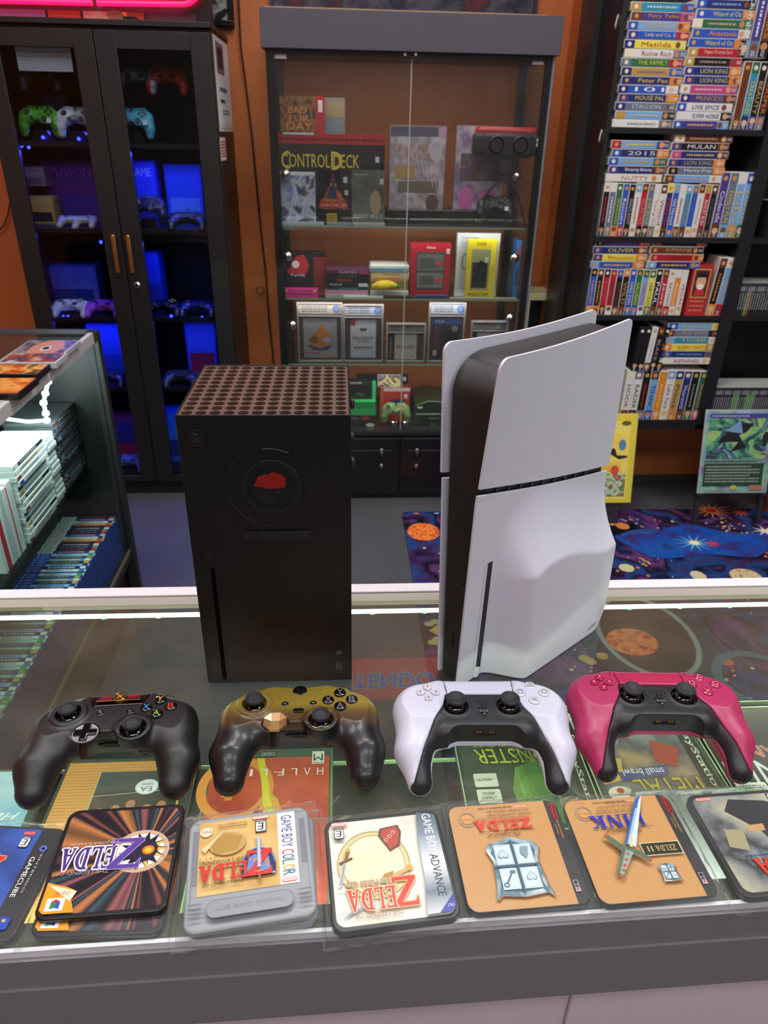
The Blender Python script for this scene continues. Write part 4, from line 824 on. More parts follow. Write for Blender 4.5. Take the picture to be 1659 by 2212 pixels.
# second level
V2=[('k',None,'b82838','w','k'),('s',None,'e8e8f0','w','s'),('g','GEORGE JUNGLE','d8d040','g','o'),('b','Rescuers','e8e8f0','b','r'),('k','PRINCE EGYPT','b0b0b0','k','k'),('w',None,'c86a50','l','w'),('r','MULAN TALE','e89090','n','k'),('s','HERO','c8c070','s','k'),('w','Young Pal','c88088','w','s'),('w','Wizard','b82828','n','c'),('d','MEN IN','c82828','y','k'),('b','Old Mermaid','f0f0f4','l','b'),('w',None,'c03828','w','n'),('t','Mary Story','e05080','l','n'),('b',None,'4078c8','s','c'),('w',None,'a8a8b0','n','c'),('r','AUGUST RUSH','f0e8e0','e','n'),('k',None,'5a5a60','n','k')]
row(V2,X(1290,508),X(1530,508),SZ[2],Zp(1400,395),'in long row, second bookshelf level','upright tapes on the second level')
row([('p','Cinderella','e8e0f0','p','n'),('s','FAMILY FUN','d0c850','s','l'),('l','Lilo','d8b850','w','e'),('l','Pooh','c8c060','b','g')],X(1532,508),X(1604,508),SZ[2],Zp(1580,372),'of tall group ending second bookshelf level','tall tapes ending the second level',jit=0)
stack([('w','NUTTY','c88a30','w','c'),('d','Sleeping Beauty','f0f0f8','p','n'),('l',None,'c8a050','b','g'),('d','2015','d8d8e0','b','o'),('l',None,'e0d040','r','p')],X(1310,390),X(1432,390),Zp(1370,393.5),Zp(1370,303),'of left short stack, second bookshelf level','short left stack on the second level')
stack([('l',None,'d890a0','n','w'),('s','Merry Pop','e8e8e8','k','o'),('d','LION KING','b8b070','p','o'),('d',None,'d8b860','m','n'),('k','MULAN','e8e0e0','p','n'),('n',None,'c8a080','c','n')],X(1438,390),X(1560,390),Zp(1500,395),Zp(1500,290),'of right short stack, second bookshelf level','short right stack on the second level')
# third level
V3=[('b',None,'c8a070','k','o'),('k',None,'d88a30','n','o'),('r',None,'c04848','k','k'),('r','FIREWALL','404040','r','w'),('k','POSTMAN','8a3a38','b','n'),('k','WILD','c09a40','o','n'),('b','HARD RAIN','c8d8f0','b','b'),('g','GALLIGAN','d8e050','g','b'),('l','CHRISTMAS','e04848','g','w'),('y','HERCULES','2a7a30','g','g'),('k','PAUL','f0f0f0','k','n'),('r','Jaws','f0e0e0','n','n'),('w','BATMAN','9a8a60','w','r'),('o','Animal','f0e8c0','w','w'),('w','VEGAS','c84040','w','c')]
row(V3,X(1264,678),X(1470,678),SZ[3],Zp(1370,580),'in row, third bookshelf level','upright tapes on the third level')
stack([('b',None,'e0b850','l','o'),('y','Pinocchio','c87030','p','o'),('d','OLIVER','e0d040','p','n'),('p',None,'8a70a0','k','r')],X(1277,576),X(1393,576),Zp(1340,580.5),Zp(1340,516),'of left short stack, third bookshelf level','short left stack on the third level')
stack([('d',None,'e8c050','l','b'),('r','CHICKEN','603020','r','o'),('n','JUMANJI','b8a888','n','k'),('k',None,'7a5a70','n','r')],X(1400,578),X(1514,578),Zp(1450,580.5),Zp(1450,516),'of right short stack, third bookshelf level','short right stack on the third level')
def RB(a,w,h):
    a.rect(0,0,w,h,'b42c30'); a.rect(w*.1,h*.36,w*.9,h*.92,'d8b860'); a.rect(w*.14,h*.38,w*.86,h*.9,'5a2420'); a.ell(w*.5,h*.66,w*.24,h*.16,'d8b090'); a.rect(w*.3,h*.76,w*.72,h*.84,'1a1a24'); a.poly([(w*.2,h*.4),(w*.8,h*.4),(w*.68,h*.54),(w*.32,h*.54)],'c03038'); a.ell(w*.5,h*.58,w*.17,h*.06,'f0e8e0')
    for k in range(3): a.scrib(w*.15,h*(.26-.09*k),w*.85,h*(.32-.09*k),'d88860',1,k)
x0=X(1478,678); x1=X(1520,678)
o=MB().box((0,0,0),(x1-x0,.11,Zp(1510,572)-SZ[3])).build('box_set',mat('a82a30',.45),loc=(x0,YF_,SZ[3]),bevel=.002); tag(o,'red boxed tape set with a soldier portrait on the third bookshelf level','box set')
A_=Art(2.5e-4,.4); RB(A_,x1-x0,Zp(1510,572)-SZ[3]); A_.build('front_print',o,(0,0,0),(1,0,0),(0,0,1))
row([('k',None,'d88030','n','o'),('l','TITANIUM','c8a070','w','r')],X(1524,678),X(1556,678),SZ[3],Zp(1545,556),'of pair beside the red boxed set','pair of tapes right of the red set',jit=0,lean=3.)
# fourth level
row([('k',None,'2a2a30','k','k'),('k',None,'2a2a30','k','k'),('w',None,'c8b8b0','w','n'),('k','BLACK','c0a0a0','n','k'),('k',None,'303038','k','k')],X(1362,800),X(1428,800),Zp(1395,803)+.001,Zp(1400,706),'of dark group, lowest bookshelf level','dark tapes on the lowest level',sl=['151518','151518',SLV,'151518','151518'],jit=0,lean=2.5)
stack([('w','KENNEL','b04858','c','c'),('d',None,'6aa0c8','b','s'),('y','SUNNY DAYS','c06020','o','e'),('t','TIGER','c8b850','l','w'),('s','THE WIFE','b8a0a0','n','k'),('l','Blues','c8c060','b','y')],X(1424,790),X(1540,790),Zp(1470,787),Zp(1470,697),'of stack, lowest bookshelf level','stack on the lowest level')
row([('w','HOOK','8a3a38','c','n'),('w','RAIDER','3a3a3c','s','k'),('k',None,'a83038','k','s'),('l','TITANIC','2a3a68','n','b'),('o',None,'f0c080','o','o'),('w','Lake Face','b05058','l','c'),('e','Prince','3a3050','d','o'),('d','Waterworld','c8c8e8','p','n'),('k',None,'8a8a80','k','g'),('g',None,'c87060','g','m')],X(1340,888),X(1512,888),SZ[4],Zp(1430,800),'in bottom row of bookshelf','upright tapes in the bottom row')
tag(MB().box((0,0,0),(.085,.11,Zp(1395,803)-Zp(1395,805)+.001)).build('card_divider',mat('2a2a2c',.6),loc=(X(1362,805),YF_,Zp(1395,803)-.001)),'thin dark card under the dark tapes on the lowest level','card')
# right column: rows of thin disc cases, tops showing
def discrow(xl,n,z,h,where,group,tops='b8b8b4',accent={}):
    T=.0095; proto=None
    for i in range(n):
        col=accent.get(i,('26262a','2e2e34','1e1e22')[i%3])
        o=MB().box((0,0,0),(T-.0008,.135,h)).build('disc_case',mat('323236',.4),loc=(xl+i*T,YF_,z),bevel=.0008); tag(o,'dark disc case, %s from left %s'%(nth(i),where),'disc case',group)
        A_=Art(2e-4,.35); A_.rect(.0006,.002,T-.0014,h-.012,col); A_.rect(.0006,h-.03,T-.0014,h-.012,'8a8a90' if i%4 else '58585e'); A_.scrib(.0018,h*.2,T-.0026,h*.72,'b8b8c0',1,i+3,rot=1); A_.build('spine_label',o,(0,0,0),(1,0,0),(0,0,1))
        MB().box((.0003,.004,0),(T-.0012,.131,.0012)).build('case_edge',mat(tops,.35),o,loc=(0,0,h),label='pale translucent top edge of the case')
discrow(X(1660,505),14,SZ[2],Zp(1655,436)-SZ[2],'of row, second level right edge','disc cases on the second level')
discrow(X(1578,678),22,SZ[3],Zp(1590,612)-SZ[3],'of row right of tapes, third level','disc cases on the third level','a8a8a4',{6:'b04038',5:'4aa050',20:'c8b040'})
discrow(X(1532,890),34,SZ[4],Zp(1540,838)-SZ[4],'of bottom row right of tapes','disc cases on the lowest level','c0c0bc',{9:'58a048',10:'58a048',11:'6aa850',15:'58a048',16:'60a850',17:'58a048',18:'60a850'})
# small clips on the bookshelf's left side
for u,v in ((1352,40),(1309,295)):
    q_=onx(u,v,bxa-.008); o=MB().tube([(0,0,.02),(-.004,-.006,.01),(-.006,-.004,-.012),(-.002,.002,-.018)],.003,6).build('shelf_clip',mat('c8c8c8',.3),loc=(bxa-.0062,2.80,q_[2])); tag(o,'small clear hook on the bookshelf side, %s'%('beside the top stack' if v<100 else 'above the second level'),'hook')

# ================================================================ oversized trading card boards on the floor
gy=2.66; TL_=rad(14)
def lean_len(u,v0,v1,y0):
    b=ony(u,v0,y0); R=CM
    for k in range(1,700):
        s=k*.001; p=b+np.array([0,s*math.sin(TL_),s*math.cos(TL_)])-CAM; c=R@p
        if 1106-F_PX*c[1]/-c[2]<=v1: return s
    return .35
_b=ony(1505,1066,gy); _bz=_b[2]
cg=thing('giant_card','giant purple and green fantasy card board leaning against the orange wall','poster',(_b[0],gy,_bz),rot=(-TL_,0,0))
w_=ony(1655,1066,gy)[0]-_b[0]; h_=lean_len(1580,1066,886,gy)
MB().box((0,0,0),(w_,.006,h_)).build('board',mat('b0b4bc',.4),cg,bevel=.002)
a=Art(3e-4,.35)
a.rect(.006,.006,w_-.006,h_-.006,ramp_mat(['8a6ab0','a8b8d8','6a9ab8','90c8a0','7a60a0','c8a8c8'],5,.35,'noise',5.,(3,1,0),(1,1,1),.5)); a.rr(.02,h_*.9,w_-.03,h_*.955,.008,'4a4888'); a.scrib(.03,h_*.913,w_*.62,h_*.94,'c0b8e0',1,2); a.ell(w_*.92,h_*.928,.008,.008,'302838',8)
a.rect(.02,h_*.42,w_-.03,h_*.9,ramp_mat(['2a3a60','9ab8e0','1a1c24','58a088','a8d070','3a4a78','14161c'],9,.35,'noise',6.,(0,0,0),(1,1,1),1.4))
a.poly([(w_*.2,h_*.62),(w_*.45,h_*.85),(w_*.7,h_*.84),(w_*.6,h_*.74),(w_*.5,h_*.7),(w_*.62,h_*.55),(w_*.4,h_*.5),(w_*.5,h_*.62)],'20242e'); a.ell(w_*.88,h_*.66,.014,.03,'282a2c',16); a.poly([(w_*.3,h_*.75),(w_*.5,h_*.88),(w_*.55,h_*.72)],'7a9cc8')
a.rr(.014,h_*.365,w_-.02,h_*.415,.006,'7a9a90'); a.scrib(.02,h_*.375,w_*.8,h_*.405,'1c2824',1,4); a.rect(.018,h_*.09,w_-.03,h_*.36,'2a4a34')
for k in range(6): a.scrib(.026,h_*(.315-.036*k),w_*(.85 if k%3 else .72),h_*(.338-.036*k),'b8c8c0',1,k)
a.ell(w_*.5,h_*.075,.014,.01,'c8c050',14); a.rr(w_*.72,h_*.04,w_*.92,h_*.1,.006,'b87868'); a.scrib(.03,h_*.03,w_*.6,h_*.055,'8a98a0',1,5)
a.build('card_print',cg,(0,0,0),(1,0,0),(0,0,1))
for xx in (-.004,w_-.026): MB().box((xx,-.012,-.008),(xx+.03,.02,0)).box((xx+.005,.008,-_bz*1.03),(xx+.025,.018,-.008)).build('stand_foot',mat('2a2a30',.4),cg)
y0=2.66
_r=ony(1363,1087,y0)
cy_=thing('giant_card','giant yellow bordered card board standing on the floor behind the white console','poster',(_r[0]-.27,y0,_r[2]),rot=(-TL_,0,0))
w_=.27; zt=lean_len(1345,1087,894,y0)
MB().box((.05,.01,-_r[2]*1.03),(.22,.03,0)).build('stand',mat('2a2a30',.5),cy_)
MB().box((0,0,0),(w_,.02,zt)).build('board',mat('d8cc60',.45),cy_,bevel=.004)
a=Art(3e-4,.35); a.rect(.004,.004,w_-.012,zt-.01,'e8d040'); a.rect(.0,.02,w_-.03,zt-.03,'f0e070'); a.rect(.012,zt*.36,w_-.035,zt-.07,ramp_mat(['f0c828','f8e070','e8b020','d8c040'],6,.4)); a.rect(.012,.03,w_-.035,zt*.34,ramp_mat(['3a7a38','88b070','e0d8d0','4a8a40','c84858','e8e0e0'],24,.4))
a.poly([(w_-.11,zt*.56),(w_-.07,zt*.5),(w_-.035,zt*.52),(w_-.035,zt*.54),(w_-.08,zt*.545),(w_-.09,zt*.62),(w_-.105,zt*.62)],'2c2c28'); a.ell(w_-.06,zt*.66,.016,.024,'5a8ab8',12); a.ell(w_-.085,zt*.38,.018,.02,'d85840',14); a.ell(w_-.05,zt*.9,.02,.01,'6a6238',12)
a.build('card_print',cy_,(0,0,0),(1,0,0),(0,0,1))
tc=thing('giant_card','edge of a dark brown card board at the right picture edge on the floor','poster',(ony(1662,1060,2.74)[0],2.74,.0),rot=(rad(-3),0,0)); MB().box((0,0,0),(.24,.008,.30)).build('board',ramp_mat(['3a1c18','7a3020','20181c','c89a50'],9,.4),tc,bevel=.002)
# ================================================================ black tower console
XX0,XX1,XY0,XY1,XH=-.143,.008,.587,.738,.301
xc=thing('black_tower_console','matte black box tower game console standing on the counter left of the white console','game console',(XX0,XY0,CT))
XBM=mat('101011',.42,0,.35,bump=.06,bscale=900.)
W=.151
MB().box((0,0,.003),(W,.0015,XH)).box((0,W-.0015,.003),(W,W,XH)).box((0,.0015,.003),(.0015,W-.0015,XH)).box((W-.0015,.0015,.003),(W,W-.0015,XH)).box((.0015,.0015,.003),(W-.0015,W-.0015,.006)).build('shell',XBM,xc,bevel=.0009)
MB().cyl((W/2,W/2,0),.06,0,.003,32).build('base_foot',mat('0c0c0c',.7),xc)
# vent grille: 12 x 12 round holes with real walls
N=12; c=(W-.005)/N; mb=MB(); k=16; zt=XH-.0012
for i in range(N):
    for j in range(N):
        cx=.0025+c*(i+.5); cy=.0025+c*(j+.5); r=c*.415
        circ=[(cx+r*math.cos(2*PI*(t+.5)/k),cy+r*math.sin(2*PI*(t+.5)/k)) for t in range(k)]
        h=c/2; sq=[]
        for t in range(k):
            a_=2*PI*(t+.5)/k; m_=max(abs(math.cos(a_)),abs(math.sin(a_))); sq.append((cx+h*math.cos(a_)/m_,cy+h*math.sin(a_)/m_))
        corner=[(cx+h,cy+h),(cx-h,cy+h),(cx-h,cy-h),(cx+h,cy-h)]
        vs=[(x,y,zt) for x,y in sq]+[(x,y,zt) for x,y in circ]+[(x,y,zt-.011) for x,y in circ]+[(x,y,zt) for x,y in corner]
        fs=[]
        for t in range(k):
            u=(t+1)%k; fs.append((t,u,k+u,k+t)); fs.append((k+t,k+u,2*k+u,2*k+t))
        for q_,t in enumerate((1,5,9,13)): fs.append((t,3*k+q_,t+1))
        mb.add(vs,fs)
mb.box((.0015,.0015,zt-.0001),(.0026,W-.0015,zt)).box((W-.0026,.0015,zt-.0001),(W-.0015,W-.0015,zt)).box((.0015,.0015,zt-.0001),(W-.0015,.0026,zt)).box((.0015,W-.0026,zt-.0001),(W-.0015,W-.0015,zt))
mb.build('vent_grille',mat('56443a',.38,spec=1.),xc,label='top grille of round vent holes')  # warm brown base paints the orange wall's sheen onto black plastic
MB().box((.002,.002,XH-.03),(W-.002,W-.002,XH-.0285)).build('fan_plate',mat('0a0d0a',.6),xc)
def xf(u,v): p=ony(u,v,XY0); return p[0]-XX0,p[2]-CT
bx_,bz_=xf(423,945)
MB().lathe([(.0075,.0),(.0078,-.0006),(.0068,-.0009),(.0066,-.0004)],(bx_,0,bz_),24,'y').build('power_button',mat('161616',.15),xc)
a=Art(5e-5,.25); a.ell(0,0,.0055,.0055,'1a1a1a',20)
for s_ in (-1,1): a.poly([(-.0032*s_,-.0042),(0,.0002),(.0032*s_,-.0042),(.0018*s_,-.0044),(0,-.0016),(-.0018*s_,-.0044)][::s_],'34332e'); 
a.poly([(-.0026,.0036),(0,.0022),(.0026,.0036),(0,.0046)][::-1],'34332e'); a.build('button_emblem',xc,(bx_,-.0009,bz_),(1,0,0),(0,0,1))
# residue of the round sticker
lx,lz=xf(587,1052); R_=.0262
a=Art(7e-5,.3)
a.ell(lx,lz,R_,R_*1.02,'10161a',36); a.ring(lx,lz,R_*.99,R_*1.0,.0012,'1e2224',36); a.ell(lx-.001,lz-.001,R_*.86,R_*.86,'0b1014',30)
hd=[(-.0165,.001),(-.0125,.0075),(-.013,.0098),(-.007,.0125),(-.002,.0128),(.002,.0155),(.005,.0138),(.010,.0125),(.0128,.0085),(.0128,.0005),(.009,-.001),(-.001,-.0016),(-.006,-.0008),(-.011,.0002)]
a.poly([(lx+x,lz+y) for x,y in hd][::-1],'8e1a14')
a.poly([(lx+x,lz+y) for x,y in ((-.0165,.0005),(-.006,-.001),(.0,-.002),(.006,-.0045),(.0035,-.008),(.0035,-.0175),(-.001,-.0178),(-.009,-.014),(-.015,-.006))],'17191a')
a.poly([(lx+x,lz+y) for x,y in ((.006,-.0045),(.0125,-.0005),(.02,-.002),(.0215,-.008),(.016,-.018),(.0035,-.0195),(.0035,-.008))],'0a1219')
a.poly([(lx+x,lz+y) for x,y in ((.003,-.0055),(.0085,-.0035),(.0068,-.0058))],'5a5450')
sc2='55555a'
for a0,a1,rr_ in ((62,98,.0385),(120,160,.0395),(195,248,.0392),(-12,-4,.037),(-28,-22,.037),(258,275,.0398),(300,318,.037)): a.ring(lx-.001,lz,rr_,rr_,.0004 if a0!=62 else .0012,sc2 if a0 in(62,195) else '3a3a3e',14,a0,a1)
a.ring(lx,lz,R_*1.04,R_*1.05,.0007,'46464a',16,20,110)
x0,z0_=xf(530,1166); x1,z1_=xf(673,1144)
a.rect(x0,z0_,x1,z1_,'0f1114'); a.text('GAMESIR',x0+.001,z0_+.0015,x1-.001,z1_-.0012,'22242a'); a.line(x0,z0_,x0,z1_,.0004,'3c3c40')
a.build('worn_sticker',xc,(0,0,0),(1,0,0),(0,0,1),label='worn dark round sticker with a red cap shape and a peeled name strip')
# disc slot, eject button, pair button, usb
s0=xf(459,1227); s1=xf(481,1466); ex=xf(452,1203); pr=xf(732,1408); us=xf(733,1438)
a=Art(6e-5,.5); a.rr(s0[0]-.0022,s1[1]-.001,s0[0]+.0022,s0[1],.002,mat('000000',.95,0,.1)); a.build('disc_slot',xc,(0,0,0),(1,0,0),(0,0,1))
MB().box((s0[0]+.0023,-.0006,s1[1]),(s0[0]+.0028,.0,s0[1]-.004)).build('slot_lip',mat('202022',.3),xc)
MB().lathe([(.0036,0),(.0037,-.0004),(.0029,-.0006)],(ex[0],0,ex[1]),18,'y').build('eject_button',mat('121213',.3),xc)
MB().lathe([(.0032,0),(.0034,-.0005),(.0024,-.0007)],(pr[0],0,pr[1]),18,'y').build('pair_button',mat('28282a',.2,spec=.9),xc)
MB().box((us[0]-.0032,-.0005,us[1]-.006),(us[0]+.0028,0,us[1]+.006)).use(1).box((us[0]-.0022,-.0006,us[1]-.005),(us[0]+.0018,0,us[1]+.005)).use(0).box((us[0]-.0008,-.0008,us[1]-.004),(us[0]+.0006,0,us[1]+.004)).build('usb_port',[mat('3c3c40',.25),mat('020202',.5)],xc)
for k,(z,y) in enumerate(((.287,.02),(.245,.02),(.28,.05))): MB().lathe([(.001,0),(.006,.0015),(.005,.004),(.001,.005)],(W,y+.05,z-.02*k),10,'x').build('side_tab',mat('1c1c1c',.6),xc)

# ================================================================ white slim console with disc drive
PA=rad(40.3); Fp=(.119,.572)
pc=thing('white_console','white and black upright slim game console with a disc drive bulge','game console',(Fp[0],Fp[1],CT),PA)
# local x = depth (front to back), local y = towards the left panel, z up; right panel surface at y ~ 0
PH=.358; PD=.222
def sst(t): t=min(max(t,0.),1.); return t*t*(3-2*t)
def off_r(x,z):
    u=x/PD; v=z/PH
    top=.0165+(.0085-.0165)*u; mid=.005+(.011-.005)*u; bot=.0+.008*u
    b=(bot*(1-v/.62)+mid*v/.62) if v<.62 else (mid*(1-(v-.62)/.38)+top*(v-.62)/.38)
    b-=.004*math.sin(PI*u)*v
    zs=.137-.030*sst((x-.10)/.12)-.012*sst((.095-x)/.05)
    t=(zs+.075-z)/.075
    g=0. if t<=0 else (1. if t>=1 else t**2.0*(1-.0*t))
    if t>=1: g=1+.0*(t-1)
    gx=sst((x-.036)/.032)
    bulge=.033*g*gx
    if t>=1: bulge-= -.004*min((t-1)/1.5,1)*gx
    return b+bulge-.006*sst((x-.19)/.04)*g
def off_l(x,z):
    u=x/PD; v=z/PH; f=.034+(.052-.034)*v; b=.034+(.040-.034)*v
    return f+(b-f)*u-.0015*math.sin(PI*u)
def panel(name,offf,side,zb,zt,x0,x1,rt0,rt1,rb1,m,nx=70,nz=80,th=.0024,**t):
    vs=[];fs=[]
    for lay in (0,1):
        for j in range(nz+1):
            v=j/nz; v=.5-.5*math.cos(PI*v) if True else v
            zl=zb(x0)+(zt(x0)-zb(x0))*v
            xa=x0; xb=x1
            zmax=zt(x0); d=zmax-zl
            if rt0 and d<rt0: xa=x0+rt0-math.sqrt(max(rt0**2-(rt0-d)**2,0))
            zr=zb(x1)+(zt(x1)-zb(x1))*v; d=zt(x1)-zr
            if rt1 and d<rt1: xb=x1-rt1+math.sqrt(max(rt1**2-(rt1-d)**2,0))
            d=zr-zb(x1)
            if rb1 and d<rb1: xb=x1-rb1+math.sqrt(max(rb1**2-(rb1-d)**2,0))
            for i in range(nx+1):
                u=.5-.5*math.cos(PI*i/nx) if i in(0,nx) or True else i/nx
                x=xa+(xb-xa)*u; z=zb(x)+(zt(x)-zb(x))*v
                o=offf(x,z)*side; vs.append((x,-o+(lay*th*side),z))
    n=(nx+1)*(nz+1)
    for j in range(nz):
        for i in range(nx):
            a_=j*(nx+1)+i; q_=(a_,a_+1,a_+nx+2,a_+nx+1); fs.append(q_ if side>0 else q_[::-1]); q2=tuple(n+k for k in q_); fs.append(q2[::-1] if side>0 else q2)
    ring=[i for i in range(nx+1)]+[j*(nx+1)+nx for j in range(1,nz+1)]+[nz*(nx+1)+i for i in range(nx-1,-1,-1)]+[j*(nx+1) for j in range(nz-1,0,-1)]
    for k in range(len(ring)):
        a_,b_=ring[k],ring[(k+1)%len(ring)]; q_=(a_,n+a_,n+b_,b_); fs.append(q_ if side>0 else q_[::-1])
    mb=MB(); mb.add(vs,fs); return mb.build(name,m,pc,smooth=True,bevel=0,**t)
PW=mat('d2d4e2',.38,bump=.04,bscale=1500.)
zsp=lambda x: .2335-.040*(x/PD)**1.0+.004*math.sin(PI*x/PD)*-1
panel('upper_side_panel',off_r,1,lambda x:zsp(x)+.0035,lambda x:PH-.0055*math.sin(PI*x/PD),.0,PD,.012,.006,0,PW)
lp=panel('lower_side_panel',off_r,1,lambda x:.0015,lambda x:zsp(x)-.0035,-.001,PD,.0,.0,.03,PW,nx=110,nz=130)
panel('upper_side_panel',off_l,-1,lambda x:zsp(x)+.003,lambda x:PH-.004*math.sin(PI*x/PD),.004,PD+.008,.01,.008,0,PW,40,50)
panel('lower_side_panel',off_l,-1,lambda x:.0015,lambda x:zsp(x)-.003,.006,PD+.004,0,0,.02,PW,40,40)
# black core
core=MB(); nz=46; nx=26; vs=[];fs=[]
prof=[]
for j in range(nz+1):
    z=.004+(PH-.016-.004)*j/nz; prof.append(z)
def xfr(z): # front face set back, rounded at the top
    r=.034; d=(PH-.012)-z; return .0065+.004*(z/PH)+(r-math.sqrt(max(r*r-(r-d)**2,0)) if d<r else 0)
ncx=24; zs_=[.003+(PH-.012-.003)*(1-(1-j/nz)**1.7) for j in range(nz+1)]
for z in zs_:
    xa=xfr(z); xb=PD-.006
    for s_ in (0,1):
        for i in range(ncx+1):
            x=xa+(xb-xa)*i/ncx
            y=(-(off_r(x,z)-.0045 if z>.20 or x<.04 else min(off_r(x,z),.012)-.0045)) if s_==0 else (off_l(x,z)-.0045)
            # soften the front edge
            e=max(0,.008-(x-xa)); y+= (e*.35 if s_==0 else -e*.35)
            vs.append((x,y,z))
row=2*(ncx+1)
for j in range(nz):
    for i in range(ncx):
        a_=j*row+i; fs.append((a_,a_+1,a_+row+1,a_+row)); b_=a_+ncx+1; fs.append((b_,b_+row,b_+row+1,b_+1))
    f0=j*row; b0=f0+ncx+1; fs.append((f0,f0+row,b0+row,b0)); f1=f0+ncx; b1=b0+ncx; fs.append((f1,b1,b1+row,f1+row))
t_=nz*row
for i in range(ncx): fs.append((t_+i,t_+i+1,t_+ncx+1+i+1,t_+ncx+1+i)); fs.append((i,ncx+1+i,ncx+2+i,i+1))
core.add(vs,fs); core.build('core_body',mat('18181a',.32,bump=.5,bscale=2200.,spec=.7),pc,smooth=True,label='textured black middle body')
# gap vents between the panels
mb=MB()
for k in range(9):
    x=.03+k*.019; z=zsp(x); mb.box((x,-off_r(x,z)+.003,z-.0032),(x+.004,-off_r(x,z)+.006,z+.0032))
mb.build('vent_fins',mat('2c2c30',.4),pc,kind='stuff')
# front ports: usb-c pair and eject/power marks, set on the front face
def pf(u,v): # point on the front face plane -> local y,z
    # front face plane passes through Fp with normal along -depth
    d_=_ray(u,v); n_=np.array([math.cos(PA),math.sin(PA),0]); o_=np.array([Fp[0],Fp[1],CT])+n_*.008; t_=((o_-CAM)@n_)/(d_@n_); q_=CAM+d_*t_-np.array([Fp[0],Fp[1],CT]); return float(-q_[0]*math.sin(PA)+q_[1]*math.cos(PA)),float(q_[2])
for u,v in ((987,1269),(985,1304)):
    y,z=pf(u,v); y=min(max(y,.008),.026); MB().prism(rrect(.0034,.009,.0016,4,y,z),xfr(z)-.0008,xfr(z)+.002,'x').build('usb_port',mat('3a3a3c',.2,.6),pc,bevel=.0004)
y,z=pf(980,1383); y=.017; MB().prism(rrect(.0016,.017,.0007,3,y,max(z,.03)),xfr(z)-.0008,xfr(z)+.002,'x').build('power_button',mat('060606',.2),pc)
# disc slot on the right panel and its sliding button
def rp_(x,z,e=.0): return (x,-off_r(x,z)-e,z)
xs0=.0300
mb=MB(); vs=[];fs=[];K=24
for j in range(K+1):
    z=.012+(.147-.012)*j/K; w2=.0042
    for x in (xs0-w2,xs0+w2): vs.append(rp_(x,z,.0004))
for j in range(K): a_=2*j; fs.append((a_,a_+1,a_+3,a_+2))
mb.add(vs,fs).build('disc_slot',mat('020203',.4),pc)
mb=MB(); vs=[];fs=[]
for j in range(K+1):
    z=.012+(.147-.012)*j/K
    for x,e in ((xs0-.0072,.0003),(xs0-.0044,.0012)): vs.append(rp_(x,z,e))
for j in range(K): a_=2*j; fs.append((a_,a_+1,a_+3,a_+2))
mb.add(vs,fs).build('slot_lip',PW,pc)
MB().prism(rrect(.006,.013,.0018,4,0,0),-.0022,.001,'y').build('eject_button',mat('e4e4ea',.3),pc,loc=rp_(xs0-.002,.0085,0),bevel=.0006)
a=Art(6e-5,.3); q0=rp_(.178,.010,.0006); q1=rp_(.205,.010,.0006); U=Vector(q1)-Vector(q0)
a.text('SONY',0,0,.018,.0045,'4a4a56'); a.build('maker_mark',pc,q0,U,(0,0,1),off=.0009)

# ================================================================ controllers: shared helpers
def top_fn(V,ax):
    def f(x,y):
        i=min(max(int(round((x-ax[0][0])/(ax[0][1]-ax[0][0]))),0),V.shape[0]-1); j=min(max(int(round((y-ax[1][0])/(ax[1][1]-ax[1][0]))),0),V.shape[1]-1)
        c=V[i,j]; k=np.where(c<0)[0]; return float(ax[2][k[-1]]+.5*(ax[2][1]-ax[2][0])) if len(k) else 0.
    return f
RUB=mat('26272b',.62,bump=.3,bscale=2500.); GLOSS=mat('0c0c0e',.08,spec=.8)
def stick(parent,x,y,z,r=.0085,h=.0135,col=RUB,base=GLOSS,name='thumbstick',tilt=(0,0)):
    s_=MB().lathe([(r*.45,0),(r*.45,h*.55),(r*.86,h*.62),(r,h*.74),(r*1.0,h*.86),(r*.93,h*.97),(r*.84,h),(r*.74,h*.96),(r*.6,h*.82),(r*.02,h*.78)],(0,0,0),28).build(name,col,parent,smooth=True,loc=(x,y,z),rot=(tilt[0],tilt[1],0))
    MB().lathe([(.0098,-.0055),(.0098,-.001),(.0085,.0022),(.0062,.0042),(.003,.005)],(0,0,0),24).build('stick_dome',base,s_,smooth=True)
    return s_
def button(parent,x,y,z,r,h,m,glyph=None,gc=None,name='face_button',gs=1.,glyph_art=None):
    b=MB().lathe([(r,-.002),(r,h*.6),(r*.9,h*.9),(r*.6,h),(r*.01,h*1.04)],(0,0,0),22).build(name,m,parent,smooth=True,loc=(x,y,z))
    if glyph: a_=Art(1e-4,.3); g=r*.62*gs; a_.text(glyph,-g*.75,-g*.9,g*.75,g*.9,gc); a_.build('glyph',b,(0,0,h*1.04),(1,0,0),(0,1,0))
    if glyph_art: a_=Art(1e-4,.3); glyph_art(a_,r*.5); a_.build('glyph',b,(0,0,h*1.04),(1,0,0),(0,1,0))
    return b
